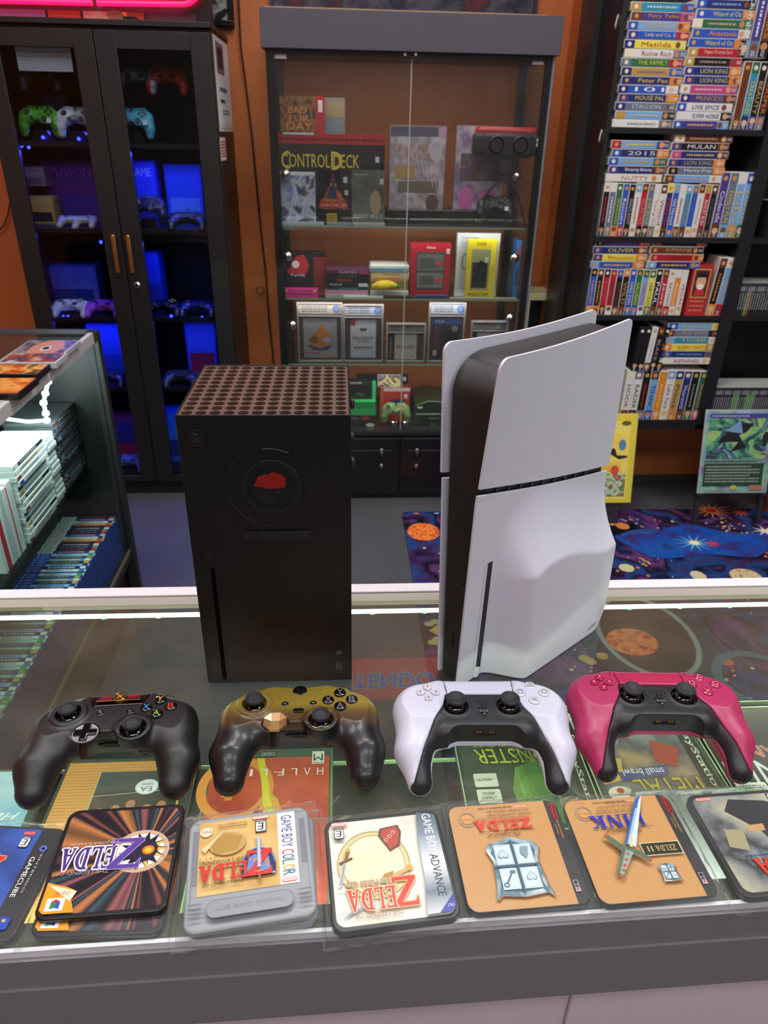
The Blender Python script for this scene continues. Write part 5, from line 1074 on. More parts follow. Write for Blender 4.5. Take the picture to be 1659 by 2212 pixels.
def drape(o,V,ax,lift=.0002):
    """lay a flat print onto the moulded surface below it"""
    z0=o.location.copy(); o.location=(0,0,0)
    for v in o.data.vertices:
        x,y,l=v.co.x+z0.x,v.co.y+z0.y,v.co.z
        fx=(x*1000-ax[0][0])/(ax[0][1]-ax[0][0]); fy=(y*1000-ax[1][0])/(ax[1][1]-ax[1][0]); i=int(min(max(fx,0),V.shape[0]-2)); j=int(min(max(fy,0),V.shape[1]-2)); a_,b_=fx-i,fy-j; H=0
        for di,dj,w_ in ((0,0,(1-a_)*(1-b_)),(1,0,a_*(1-b_)),(0,1,(1-a_)*b_),(1,1,a_*b_)):
            c=V[i+di,j+dj]; k=np.where(c<0)[0]
            if len(k): k=k[-1]; h_=ax[2][k]+(ax[2][1]-ax[2][0])*(c[k]/(c[k]-c[k+1]+1e-9)) if k+1<len(c) else ax[2][k]; H+=w_*h_
        v.co=(x,y,H/1000+l+lift)
# ---- offset-stick pads (moulded as one distance field)
hX=1.15
axX,(gX,gY,gZ)=grid((-84,-66,-2),(84,60,66),hX)
def xpad_sdf():
    X_,Y,Z=np.abs(gX),gY,gZ
    b=sdf_rbox(X_,Y,Z,(0,18,33),(36,31,14.5),12)
    sh=sdf_ell(X_,Y,Z,(34,20,32),(31,29,17)); b=sm(b,sh,10)
    g1=sdf_cap(X_,Y,Z,(52,14,29),(60,-20,25),20.5,17.5); g2=sdf_cap(X_,Y,Z,(60,-20,24.5),(59,-40,17.5),17.5,14.0)
    b=sm(b,sm(g1,g2,8),14)
    b=np.maximum(b,-(sdf_rbox(X_,Y,Z,(0,-30,20),(24,27,60),10)))
    tr=sdf_rbox(X_,Y,Z,(34,43,26),(15,11,13),7); b=sm(b,tr,5)
    b=np.maximum(b,Z-(47.6-.0022*(gY-5)**2*.6))
    # raised collars round the sticks
    for sx,sy in ((-41,21),(20.5,-2)):
        d=np.sqrt((gX-sx)**2+(Y-sy)**2); col=np.maximum(np.abs(d-12.2)-1.6,np.abs(Z-44)-4.6)-1.0; b=sm(b,col,5.5)
        b=np.maximum(b,-(np.maximum(d-11.0,-(Z-41.5))))
    d=np.sqrt((gX+20.5)**2+(Y+3)**2); b=np.maximum(b,-np.maximum(d-11.8,-(Z-45.0)))
    return b.astype(np.float32)
VX=xpad_sdf(); tX=top_fn(VX,axX)
SEAMX=lambda Y,Xx: 30.0-.0*Y
def xpad(root,shell,under,colors,guide,dp,upper=None,classic=True):
    """colors: list of 4 (glyph colour) for A,B,X,Y"""
    cut=gZ-np.interp(gY.ravel(),[-60,-40,-20,0,60],[15,21,30.5,37.5,38.5]).reshape(gY.shape).astype(np.float32)
    tilt_part=np.maximum(VX,-cut+.0); low=np.maximum(VX+.7,cut+.5)
    cen=np.maximum(VX,np.maximum(np.abs(gX)-21.5,37-gY)) if classic else None
    if classic: tilt_part=np.maximum(tilt_part,-(np.maximum(np.abs(gX)-22.5-np.clip(gY-30,0,20)*.35,30.5-gY)))
    net_obj('top_shell',tilt_part,axX,shell,root); net_obj('grip_shell',low,axX,under,root)
    if classic:
        net_obj('upper_bridge',np.maximum(VX+.9,np.maximum(np.abs(gX)-21.5-np.clip(gY-30,0,20)*.35,31.5-gY)),axX,upper,root,label='glossy red and black bridge piece')
    P3=lambda x,y,e=0: (x/1000,y/1000,tX(x,y)/1000+e)
    stick(root,-.041,.021,.0435,h=.0135,tilt=(0,0)); stick(root,.0205,-.002,.0435,h=.0135)
    for (x,y),(ch,c) in zip(((38,14),(49,23.5),(27,23.5),(38,33)),colors):
        z=tX(x,y)/1000; button(root,x/1000,y/1000,z-.0004,.0056,.0026,GLOSS,ch,c)
    for x in (-13,13): button(root,x/1000,.0205,tX(x,20)/1000-.0006,.0034,.0016,GLOSS,glyph_art=lambda a_,g: a_.rect(-g*.8,-g*.5,g*.8,g*.5,'6a6a6e'),name='menu_button')
    return P3
def at_px(u,v,z): p=onz(u,v,z); return (float(p[0]),float(p[1]),CT)
# 1: black pad, coloured letters
x1=thing('black_controller','black game controller with coloured letter buttons lying at the left','controller',(-.2075,.4795,CT+.0003),rad(2.5))
BLKM=mat('101013',.44,bump=.12,bscale=2600.,spec=.6)
xpad(x1,BLKM,BLKM,[('A','86c832'),('B','d04038'),('X','3a9ad8'),('Y','d8c028')],None,None,mat('1a0606',.1,spec=.8))
a=Art(1.2e-4,.15); zt=tX(0,40)/1000
a.poly([(-.021,.0),(.021,.0),(.019,.0105),(-.019,.0105)],'1a0a08'); a.rect(-.020,-.001,.020,.0002,'c88820')
for s_ in (-1,1):
    for k in range(6): a.line(s_*.007,.0015+k*.0012,s_*(.019-.0006*k),.0012+k*.0017,.0006,'c02018')
a.text('DRG IN',.008,.003,.0185,.0085,'c02820')
a.build('bridge_print',x1,(0,.0345,tX(0,36)/1000+.0012),(1,0,0),(0,1,math.tan(math.atan2(tX(0,45)-tX(0,36),9000/1000))),off=3e-4)
button(x1,0,.040,tX(0,40)/1000+.0004,.0062,.0022,mat('6a5a30',.1,.7),name='guide_button',glyph_art=lambda a_,g:(a_.line(-g*.8,-g*.8,g*.8,g*.8,.0012,'c87818'),a_.line(-g*.8,g*.8,g*.8,-g*.8,.0012,'c87818')))
dpc=(-.0205,-.003)
MB().lathe([(.0112,0),(.0112,.0006),(.0095,.0004)],(dpc[0],dpc[1],.0462),28).build('dpad_dish',mat('b4b4b8',.32,.6),x1,label='silver dish under the direction pad')
q_=.0033; pl=[(q_,q_),(q_,.0098),(-q_,.0098),(-q_,q_),(-.0098,q_),(-.0098,-q_),(-q_,-q_),(-q_,-.0098),(q_,-.0098),(q_,-q_),(.0098,-q_),(.0098,q_)]
MB().prism(pl,0,.0032).build('direction_pad',GLOSS,x1,loc=(dpc[0],dpc[1],.0456),bevel=.0009)
# 2: gold shadow pad
def shadow_mat():
    m=bpy.data.materials.new('gold_fade_plastic'); m.use_nodes=True; nt=m.node_tree; p=P(m); tc=nt.nodes.new('ShaderNodeTexCoord'); s=nt.nodes.new('ShaderNodeSeparateXYZ'); r=nt.nodes.new('ShaderNodeValToRGB')
    mr=nt.nodes.new('ShaderNodeMapRange'); mr.inputs[1].default_value=-.02; mr.inputs[2].default_value=.045
    nt.links.new(tc.outputs['Object'],s.inputs[0]); nt.links.new(s.outputs[1],mr.inputs[0]); nt.links.new(mr.outputs[0],r.inputs[0]); nt.links.new(r.outputs[0],p.inputs['Base Color'])
    e=r.color_ramp.elements; e[0].position=.18; e[0].color=lin('1a181a'); e[1].position=.62; e[1].color=lin('8c7a2e'); k=e.new(.42); k.color=lin('5c4420')
    p.inputs['Roughness'].default_value=.36; p.inputs['Metallic'].default_value=.2; p.inputs['Coat Weight'].default_value=.12; return m
x2=thing('gold_black_controller','gold fading to black game controller before the black tower console','controller',(-.042,.4845,CT+.0003),rad(.4))
xpad(x2,shadow_mat(),mat('131214',.5,bump=.3,bscale=1500.),[('A','77777c'),('B','77777c'),('X','77777c'),('Y','77777c')],None,None,classic=False)
button(x2,0,.039,tX(0,39)/1000-.0005,.0068,.0016,mat('08080a',.25),name='guide_button'); 
MB().prism(rrect(.010,.005,.0022,4),0,.0016).build('share_button',GLOSS,x2,loc=(0,.0105,tX(0,10)/1000-.0004),bevel=.0005)
GOLD=mat('cfa878',.34,.85)
d_=MB(); R8=.0112; oc=[(R8*math.cos(rad(22.5+45*k)),R8*math.sin(rad(22.5+45*k))) for k in range(8)]
q_=.0036
c4=[(q_,q_),(-q_,q_),(-q_,-q_),(q_,-q_)]; vs=[(x,y,-.0018) for x,y in c4]+[(x,y,.0016) for x,y in oc]+[(x*1.02,y*1.02,-.001) for x,y in oc]
fs=[(0,1,2,3)]; # facets: sides and corners
fs+=[(1,0,4+1,4+2),(2,1,4+3,4+4),(3,2,4+5,4+6),(0,3,4+7,4+0),(0,4+0,4+1),(1,4+2,4+3),(2,4+4,4+5),(3,4+6,4+7)]
fs+=[(4+k,12+k,12+(k+1)%8,4+(k+1)%8) for k in range(8)]
d_.add(vs,fs).build('direction_pad',GOLD,x2,loc=(-.0205,-.003,.0478),label='faceted gold direction pad')
for r_ in (x1,x2):
    MB().cyl((-.022,-.002,.031),.0022,-.0006,.0006,12,'y').build('audio_jack',mat('050505',.4),r_,loc=(0,.0,0))
    MB().prism(rrect(.014,.0045,.001,3,0,.031),-.0042,-.0028,'y').box((-.012,-.0042,.0295),(.012,-.0034,.0325)).build('expansion_port',mat('050505',.3),r_)
# the thin gold rim line of the stick collars
for sx,sy in ((-.041,.021),(.0205,-.002)): MB().tube([(sx+.0116*math.cos(2*PI*k/28),sy+.0116*math.sin(2*PI*k/28),.0494) for k in range(28)],.00035,5,True).build('stick_ring',mat('a08850',.2,1.),x2)

# ---- symmetric two-tone pads
hD=1.1
axD,(dX,dY,dZ)=grid((-86,-66,-2),(86,60,66),hD)
def dpad_sdf():
    X_,Y,Z=np.abs(dX),dY,dZ
    b=sdf_rbox(X_,Y,Z,(0,14,36),(48,37,13.5),12)
    sh=sdf_ell(X_,Y,Z,(52,24,34),(26,27,17)); b=sm(b,sh,9)
    g1=sdf_cap(X_,Y,Z,(59,14,33),(65,-22,25),20.5,15.5); g2=sdf_cap(X_,Y,Z,(65,-22,24),(60.5,-49,15.5),15.2,11.0)
    b=sm(b,sm(g1,g2,10),15)
    b=np.maximum(b,-(sdf_rbox(X_,Y,Z,(0,-40,20),(35,26.5,60),14)))
    b=np.maximum(b,Z-(50.2-.0012*(dY-15)**2))
    for sx in (-25,25):
        d=np.sqrt((dX-sx)**2+(Y-10.5)**2); cone=sdf_cap(dX,Y,Z,(sx,10.5,32),(sx,10.5,42),15.5,12.6); b=sm(b,np.maximum(cone,Z-52.4),6)
        b=np.maximum(b,-np.maximum(d-11.3,-(Z-45)))
    return b.astype(np.float32)
VD=dpad_sdf(); tD=top_fn(VD,axD)
aX=np.abs(dX)
bnd=np.interp(dY.ravel(),[-66,-58,-54,-45,-25,-5,12,24,26],[92,88,66,62.5,55,46,36,33.5,33.5]).reshape(dY.shape)
zc=np.interp(dY.ravel(),[-60,-49,-35,-20,-10,60],[9,16,24,29,28,27]).reshape(dY.shape)
inner=np.maximum(np.maximum(aX-bnd,-(dZ-zc)),dY-25.5)     # black middle region
padr=np.maximum(np.maximum(aX-(31.5+(dY-25)*.07),26.2-dY),-(dZ-34))
ctr=np.maximum(VD+.2,inner+.25)
pad_=np.maximum(VD,padr+.3)
shell_=np.maximum(VD,-np.minimum(inner-.25,padr-.35))
def dualpad(root,side,acc,sym,symc,px_press=0):
    net_obj('side_shell',shell_,axD,side,root); net_obj('centre_panel',ctr,axD,mat('1c1d22',.42,bump=.15,bscale=2600.),root,label='matte black middle with both grips inner strips'); net_obj('touchpad',pad_,axD,acc,root)
    ch=net_obj('inner_chassis',VD+1.6,axD,mat('0c0c0e',.5),root,label='black chassis seen in the gaps')
    for sx in (-.025,.025): stick(root,sx,.0105,.0475,r=.0092,h=.0125)
    BM=mat(sym[0],sym[1],0,.7,coat=.6)
    # d-pad: four pointed caps
    for k in range(4):
        a_=rad(90*k); pts=[(0,.0018),(.0036,.0052),(.0036,.0096),(.0028,.0106),(-.0028,.0106),(-.0036,.0096),(-.0036,.0052)]
        R2=Matrix.Rotation(a_,2); pp=[tuple(R2@Vector(p)) for p in pts]
        cx,cy=-.0495,.0265; o=MB().prism(pp[::-1],0,.0024).build('direction_button',BM,root,loc=(cx,cy,tD(-49.5+ -pts[3][1]*1000*math.sin(a_)*.7,26.5+pts[3][1]*1000*math.cos(a_)*.7)/1000-.0006),bevel=.0007)
        A_=Art(6e-5,.3); q2=tuple(R2@Vector((0,.0078))); t3=[tuple(R2@Vector(p)) for p in ((-.0014,.0068),(.0014,.0068),(0,.009))]; A_.poly(t3,symc); A_.build('arrow_mark',o,(0,0,.0024),(1,0,0),(0,1,0))
    def tri(a_,g): 
        P3=[(0,g*1.15),(-g,-g*.65),(g,-g*.65)]; [a_.line(*P3[i],*P3[(i+1)%3],g*.2,symc) for i in range(3)]
    def cir(a_,g): a_.ring(0,0,g,g,g*.2,symc,20)
    def crs(a_,g): a_.line(-g*.8,-g*.8,g*.8,g*.8,g*.2,symc); a_.line(-g*.8,g*.8,g*.8,-g*.8,g*.2,symc)
    def sq(a_,g):
        c=[(-g*.8,-g*.8),(g*.8,-g*.8),(g*.8,g*.8),(-g*.8,g*.8)]; [a_.line(*c[i],*c[(i+1)%4],g*.2,symc) for i in range(4)]
    for x,y,fn in ((49.5,37,tri),(61,26.5,cir),(38.2,26.5,sq),(49.5,16,crs)): button(root,x/1000,y/1000,tD(x,y)/1000-.0009,.0055,.0024,BM,glyph_art=fn)
    for x in (-36.5,36.5): MB().prism(rrect(.0032,.0062,.0015,4),0,.0014).build('create_button',BM,root,loc=(x/1000,.0405,tD(x,40.5)/1000-.0005),bevel=.0005,rot=(0,0,rad(8 if x<0 else -8)))
    A_=Art(8e-5,.6)
    for r_ in range(2):
        for k in range(6): A_.ell(-.0069+.0027*k+r_*.00135,.0068+r_*-.0028,.00075,.0007,'050506',8)
    # console maker emblem between the sticks
    E_=lambda L: [(x*.8,y*.8-.0022) for x,y in L]
    A_.polys([E_([(-.0012,-.003),(.0012,-.002),(.0012,.006),(-.0012,.0068)]),E_([(.0012,.0048),(.0012,.0062),(.0046,.0052),(.0054,.0030),(.0040,.0008),(.0024,.0012),(.0034,.0028),(.0030,.0042)][::-1])],'000000')
    A_.polys([E_([(-.0020,.0010),(-.0060,-.0006),(-.0056,-.0024),(-.0020,-.0034),(-.0020,-.0022),(-.0042,-.0014),(-.0020,-.0004)]),E_([(.0018,-.0028),(.0058,-.0014),(.0062,.0002),(.0018,-.0010)])],'000000')
    A_.rr(-.0038,-.0095,.0038,-.0070,.0008,'70707c'); A_.rr(-.0032,-.0091,.0032,-.0074,.0006,'2a2a30')
    A_.line(-.0008,-.0127,.0008,-.0111,.0014,'6a6e78'); A_.ell(0,-.0155,.0014,.0006,'040404',10)
    zz=tD(0,8)/1000; z2=tD(0,-8)/1000
    sl=(tD(0,16)-tD(0,-4))/20.
    drape(A_.build('emblem_and_marks',root,(0,.0105,0),(1,0,0),(0,1,0),off=0),VD,axD,.0003)
    cp_=MB().prism([(-.0105,.0),(.0105,.0),(.0095,.0065),(-.0095,.0065)],-.0004,.0004).build('contact_plate',mat('0a0a0c',.25),root,loc=(0,-.0145,.0372),rot=(rad(60),0,0))
    MB().cyl((0,.0032,.0004),.0019,0,.0003,12).build('audio_jack',mat('020202',.5),cp_)
    for k in (-7,-4.6,4.6,7): MB().prism(ngon(k/1000,.0033,.0008,.0015,10),.0004,.0007).build('contact_pin',mat('c88a38',.25,.9),cp_)
d1=thing('white_controller','white and black game controller lying before the white console','controller',(.1275,.4835,CT+.0003),rad(-2.0))
WSH=mat('c6c8da',.36,bump=.05,bscale=2000.)
dualpad(d1,WSH,WSH,('c8c8d0',.18),'7a7a84')
d2=thing('red_controller','crimson red and black game controller lying at the right','controller',(.297,.4905,CT+.0003),rad(-3.2))
RSH=mat('a42656',.40,bump=.08,bscale=2000.)
dualpad(d2,RSH,mat('a8244f',.36),('a01c48',.15),'e8a8c0')
# ================================================================ flat goods: coasters in clear sleeves along the front
SLEEVE=glass('f6f8f8',.05,1.45,.05,'e8ecec','sleeve_film',2.6)
NR='e84838'
def nint(a,x0,y0,x1,y1,c=NR,bg='f4e8e0'):
    r=(y1-y0)/2*.95; a.rr(x0,y0,x1,y1,r,c); t=(y1-y0)*.12; a.rr(x0+t,y0+t,x1-t,y1-t,r-t,bg); a.text('Nintendo',x0+(x1-x0)*.14,y0+(y1-y0)*.25,x1-(x1-x0)*.14,y1-(y1-y0)*.22,c)
def esrb(a,x,y,w,ch='E'):
    h=w*1.35; a.rect(x,y,x+w,y+h,'101010'); a.rect(x+w*.06,y+h*.16,x+w*.94,y+h*.86,'f0f0f0'); a.text(ch,x+w*.22,y+h*.24,x+w*.78,y+h*.78,'101010',shear=.12 if ch!='T' else 0); a.scrib(x+w*.1,y+h*.03,x+w*.9,y+h*.13,'e8e8e8',1,2); a.scrib(x+w*.1,y+h*.88,x+w*.9,y+h*.98,'e8e8e8',1,3)
def coaster(label,cx,cy,rz,art,z=0.,s=.094,edge='151518',sleeve=True,group='game cover coasters in clear sleeves',th=.0065,bodym=None):
    t=thing('game_coaster',label,'coaster',(cx,cy,CT+.0004+z),rz,group)
    MB().prism(rrect(s,s,.009,6),.0004,th).build('tin_body',bodym or mat(edge,.3),t,bevel=.0012)
    a=Art(9e-5,.28,.4); art(a,s); a.build('cover_print',t,(s/2,s/2,th),(-1,0,0),(0,-1,0),off=1e-4)
    if sleeve:
        S2=s/2+.0045; rn=random.Random(int(cx*1e4)); n=14; vs=[];fs=[]
        # crumpled thin film: a skirt round the tin with pinched corners
        per=[]
        for k in range(4*n):
            e,i=divmod(k,n); t_=i/n*2-1
            p=[(t_*S2,-S2),(S2,t_*S2),(-t_*S2,S2),(-S2,-t_*S2)][e]; per.append(p)
        for lay,(sc,zz) in enumerate(((.985,th+.0006),(1.0,th*.75),(1.02,.0012),(1.05,.0004))):
            for k,p in enumerate(per):
                jt=rn.uniform(-.0007,.0007) if lay>=1 else 0; cn=1+(.02 if (k%n)in(0,1,n-1) and lay==3 else 0)
                vs.append((p[0]*sc*cn+jt,p[1]*sc*cn+jt,max(zz+(rn.uniform(-.0008,.0014) if lay>1 else 0),.0002)))
        m=len(per)
        for lay in range(3):
            for k in range(m): fs.append((lay*m+k,(lay*m+(k+1)%m),(lay+1)*m+(k+1)%m,(lay+1)*m+k))
        fs.append(tuple(range(m))[::-1])
        MB().add(vs,fs).build('clear_sleeve',SLEEVE,t,label='crinkled clear plastic sleeve')
    return t
BURST=ramp_mat(['14121a','241a26','7a4438','181420','2a2030','b87840','1c1a26','34505c','18141c','905858','201828','16141c'],1.5,.28,'burst',.6,(.026,.045,0),(1,1,1),name='burst_print',coat=.4)
def artGB(a,s):
    e=.0012; a.poly(rrect(s-2*e,s-2*e,.008,5,s/2,s/2),'a2a5aa')
    # reader's frame: spine text on the left, title at the bottom?  (authored upside down to the photograph)
    a.rect(s*.035,s*.12,s*.04,s*.80,'7a7e84'); a.rect(s*.04,s*.12,s*.085,s*.55,'80848a'); a.rect(s*.915,s*.12,s*.96,s*.62,'80848a'); a.rect(s*.958,s*.12,s*.963,s*.80,'7a7e84'); a.rect(s*.03,s*.045,s*.97,s*.05,'8a8e94')
    a.rect(s*.265,s*.045,s*.915,s*.72,ramp_mat(['b48c4c','c8a45e','d4b474','b89250'],26,.3,'noise',4.))
    a.rect(s*.115,s*.045,s*.265,s*.72,'ece8e8')
    a.text('GAME BOY',s*.145,s*.075,s*.235,s*.39,'28348a',rot=90)
    y=.412
    for ch,c in zip('COLOR',('c03048','3048a8','38984a','e0a838','2878a8')): a.text(ch,s*.142,s*y,s*.24,s*(y+.043),c,rot=90); y+=.048
    nint(a,s*.13,s*.668,s*.25,s*.705)
    nint(a,s*.335,s*.055,s*.475,s*.085); esrb(a,s*.36,s*.10,s*.09)
    a.ell(s*.855,s*.155,s*.05,s*.045,'f0ece0',20); a.ring(s*.855,s*.155,s*.042,s*.036,s*.004,'c89048',20); a.scrib(s*.82,s*.14,s*.89,s*.17,'a87030',2,2)
    a.ell(s*.68,s*.29,s*.15,s*.11,'bc9a5c',20); a.poly([(s*.56,s*.24),(s*.60,s*.36),(s*.78,s*.38),(s*.82,s*.28),(s*.7,s*.19)],'ac8844'); a.poly([(s*.70,s*.15),(s*.86,s*.36),(s*.89,s*.32)],'d8c490'); a.scrib(s*.52,s*.095,s*.76,s*.14,'a07a38',2,5)
    a.text('DX',s*.79,s*.385,s*.90,s*.44,'e8cc88'); a.text("LINK'S AWAKENING",s*.53,s*.435,s*.90,s*.475,'54441c')
    pts=ngon(s*.43,s*.52,s*.135,s*.15,20,180,360); a.poly([(s*.295,s*.63)]+pts+[(s*.565,s*.63)],'1c2858'); a.ring(s*.43,s*.52,s*.135,s*.15,.0012,'6888b8',20,180,360); a.poly([(s*.33,s*.61),(s*.53,s*.61),(s*.51,s*.46),(s*.43,s*.41),(s*.35,s*.46)],'6888c0'); a.ring(s*.42,s*.53,s*.07,s*.07,.0016,'e08830',14,150,330)
    for k in range(7): a.rect(s*(.30+.038*k),s*.612,s*(.325+.038*k),s*.628,'a8b8d8',same=k>0)
    a.stext('Z',s*.325,s*.40,s*.54,s*.625,'d83428',outline='701810',ow=.0004); a.stext('ELDA',s*.515,s*.485,s*.905,s*.625,'d83428',[.95,.9,1.05,1],outline='a02018',ow=.0003)
    a.text('THE LEGEND OF',s*.55,s*.64,s*.87,s*.672,'54441c')
    a.poly([(s*.425,s*.26),(s*.44,s*.30),(s*.44,s*.56),(s*.41,s*.56),(s*.41,s*.30)],'98a8d0'); a.line(s*.425,s*.28,s*.425,s*.56,.0006,'e8ecf4'); a.rect(s*.416,s*.57,s*.434,s*.68,'a05838'); a.rect(s*.39,s*.59,s*.46,s*.605,'c87848')
    # grip ribs and moulded oval below the label
    for k in range(4):
        a.rect(s*.03,s*(.80+.035*k),s*.13,s*(.812+.035*k),'6e7278'); a.rect(s*.87,s*(.80+.035*k),s*.97,s*(.812+.035*k),'6e7278')
    a.poly(rrect(s*.66,s*.145,s*.07,8,s*.5,s*.868),'6a6e74'); a.poly(rrect(s*.65,s*.133,s*.065,8,s*.5,s*.869),'8e9196')
    a.text('Nintendo GAME BOY',s*.25,s*.85,s*.76,s*.89,'74787e')
def artAdvance(a,s):
    # reader frame, y up: reader's top is near the camera; text THE LEGEND OF / ZELDA sits at the top for the reader
    e=.0035; a.rr(e,e,s-e,s-e,.007,ramp_mat(['dcd4bc','ece8dc','f0ecdf','d8d0b8'],18,.28,'noise',3.))
    for k in range(5): a.line(s*.3,s*(.18+.17*k),s*.95,s*(.18+.17*k),.0003,'cfc8ae')
    a.ell(s*.62,s*.47,s*.30,s*.31,'d2c690',32); a.ell(s*.62,s*.47,s*.26,s*.27,'e6e2c0',32); a.ell(s*.54,s*.47,s*.15,s*.19,'ecea b8'.replace(' ',''),20); a.ell(s*.74,s*.5,s*.11,s*.16,'e8e6b4',18); a.ring(s*.62,s*.47,s*.30,s*.31,.0006,'a89c6c',32); a.ring(s*.62,s*.47,s*.26,s*.27,.0005,'a89c6c',32)
    # sword and shield kept as plain props
    a.poly([(s*.83,s*.42),(s*.87,s*.44),(s*.93,s*.66),(s*.895,s*.64)],'b8bcb8'); a.line(s*.86,s*.45,s*.905,s*.63,.0006,'6a7070'); a.line(s*.79,s*.40,s*.90,s*.44,.0022,'6a4a30'); a.line(s*.82,s*.34,s*.845,s*.41,.003,'8a6038'); a.ell(s*.815,s*.325,s*.018,s*.018,'c0a050',12)
    a.poly([(s*.37,s*.13),(s*.53,s*.15),(s*.55,s*.22),(s*.47,s*.38),(s*.38,s*.33),(s*.35,s*.2)],'6a4a40'); a.poly([(s*.385,s*.145),(s*.51,s*.165),(s*.53,s*.22),(s*.465,s*.355),(s*.395,s*.315),(s*.368,s*.21)],'b05040')
    for k in range(3): a.ring(s*(.42+.035*k),s*(.2+.035*k),s*.018,s*.018,.0005,'e8c8c0',12)
    a.poly([(s*.47,s*.62),(s*.52,s*.60),(s*.36,s*.54),(s*.34,s*.57)],'c8a878'); a.ell(s*.335,s*.548,s*.028,s*.028,'c8a048',14); a.poly([(s*.47,s*.56),(s*.55,s*.58),(s*.6,s*.66),(s*.5,s*.66)],'a8843c')
    a.poly([(s*.62,s*.80),(s*.92,s*.92),(s*.84,s*.86)],'7c8c98')
    a.stext('Z',s*.31,s*.62,s*.52,s*.87,'d8362a',outline='f0b070',ow=.0008); a.stext('ELDA',s*.48,s*.69,s*.875,s*.87,'d8362a',[.95,.85,1.05,1.05],outline='f0c898',ow=.0007)
    a.text('The Minish Cap',s*.50,s*.605,s*.86,s*.675,'28707a',outline='f0b880',ow=.0005); a.text('THE LEGEND OF',s*.44,s*.89,s*.82,s*.925,'9a7048')
    a.poly([(e,e+.004),(s*.19,e),(s*.22,s*.3),(s*.23,s*.65),(s*.27,s-e),(e+.004,s-e),(e,s-.01)],ramp_mat(['52626e','7c8e9a','dfe4e8','6a7c88','c8d0d4'],1,.22,'gradient',2.,(0,0,0),(0,1/.094,0),pos=[.0,.25,.55,.8,1.]))
    a.text('GAME BOY',s*.075,s*.06,s*.15,s*.44,'f4f6f8',rot=90); a.text('ADVANCE',s*.085,s*.46,s*.155,s*.83,'2a2e34',rot=90)
    a.poly([(e,s*.82),(s*.17,s-e),(e+.004,s-e),(e,s-e-.004)],'3038a0'); a.text('ONLY',s*.045,s*.90,s*.1,s*.925,'c8ccf0')
    nint(a,s*.80,s*.06,s*.94,s*.095); esrb(a,s*.84,s*.12,s*.08)
def tan_base(a,s,e=.0008):
    a.poly(rrect(s-2*e,s-2*e,.0085,6,s/2,s/2),'cf9a58'); 
    a.poly([(e,.008),(.003,.003),(.008,e),(s*.112,e),(s*.118,s-e),(.008,s-e),(.003,s-.003),(e,s-.008)],'242226')
def heart(a,cx,cy,r,c):
    pts=[(cx+r*.95*math.sin(t)**3,cy+r*(.82*math.cos(t)-.3*math.cos(2*t)-.12*math.cos(3*t)-.06*math.cos(4*t))) for t in [2*PI*k/24 for k in range(24)]]; a.poly(pts[::-1],c)
def shield(a,x0,y0,x1,y1):
    w,h=x1-x0,y1-y0; X_=lambda u:x0+u*w; Y_=lambda v:y0+v*h
    out=[(0,1),(.1,.93),(.5,.97),(.9,.93),(1,1),(.94,.8),(.9,.4),(.98,.22),(.9,.1),(.7,.07),(.5,0),(.3,.07),(.1,.1),(.02,.22),(.1,.4),(.06,.8)]
    a.poly([(X_(u)-.0012,Y_(v)+.0006) for u,v in out][::-1],'8a6436'); SM=ramp_mat(['37565f','9ab4bc','54747e','c4d6da','46666f'],30,.25,'noise',2.); a.poly([(X_(u),Y_(v)) for u,v in out][::-1],SM); inn=[((u-.5)*.84+.5,(v-.5)*.86+.5) for u,v in out]; a.poly([(X_(u),Y_(v)) for u,v in inn][::-1],'46666f')
    inn=[((u-.5)*.74+.5,(v-.5)*.76+.5) for u,v in out]; a.poly([(X_(u),Y_(v)) for u,v in inn][::-1],'6a8a98')
    for (u0,v0,u1,v1) in ((.16,.14,.47,.47),(.53,.14,.84,.47),(.16,.53,.47,.86),(.53,.53,.84,.86)): a.rect(X_(u0),Y_(v0),X_(u1),Y_(v1),'b8ccd2'); a.rect(X_(u0+.03),Y_(v0+.03),X_(u1-.03),Y_(v1-.03),'c4d6da')
    for (u,v) in ((.30,.68),(.70,.31)): heart(a,X_(u),Y_(v),w*.10,'6a8a98'); heart(a,X_(u),Y_(v),w*.085,'b8ccd4')
    a.line(X_(.62),Y_(.60),X_(.76),Y_(.77),w*.03,'5a7884'); a.ring(X_(.77),Y_(.79),w*.05,w*.045,w*.02,'5a7884',12); a.rect(X_(.57),Y_(.575),X_(.66),Y_(.62),'5a7884')
    a.poly([(X_(.22),Y_(.2)),(X_(.36),Y_(.2)),(X_(.38),Y_(.3)),(X_(.3),Y_(.4)),(X_(.25),Y_(.32))],'7c98a4')
    a.line(X_(.5),Y_(.08),X_(.5),Y_(.94),w*.03,'3f5f6c'); a.line(X_(.1),Y_(.5),X_(.9),Y_(.5),w*.03,'3f5f6c')
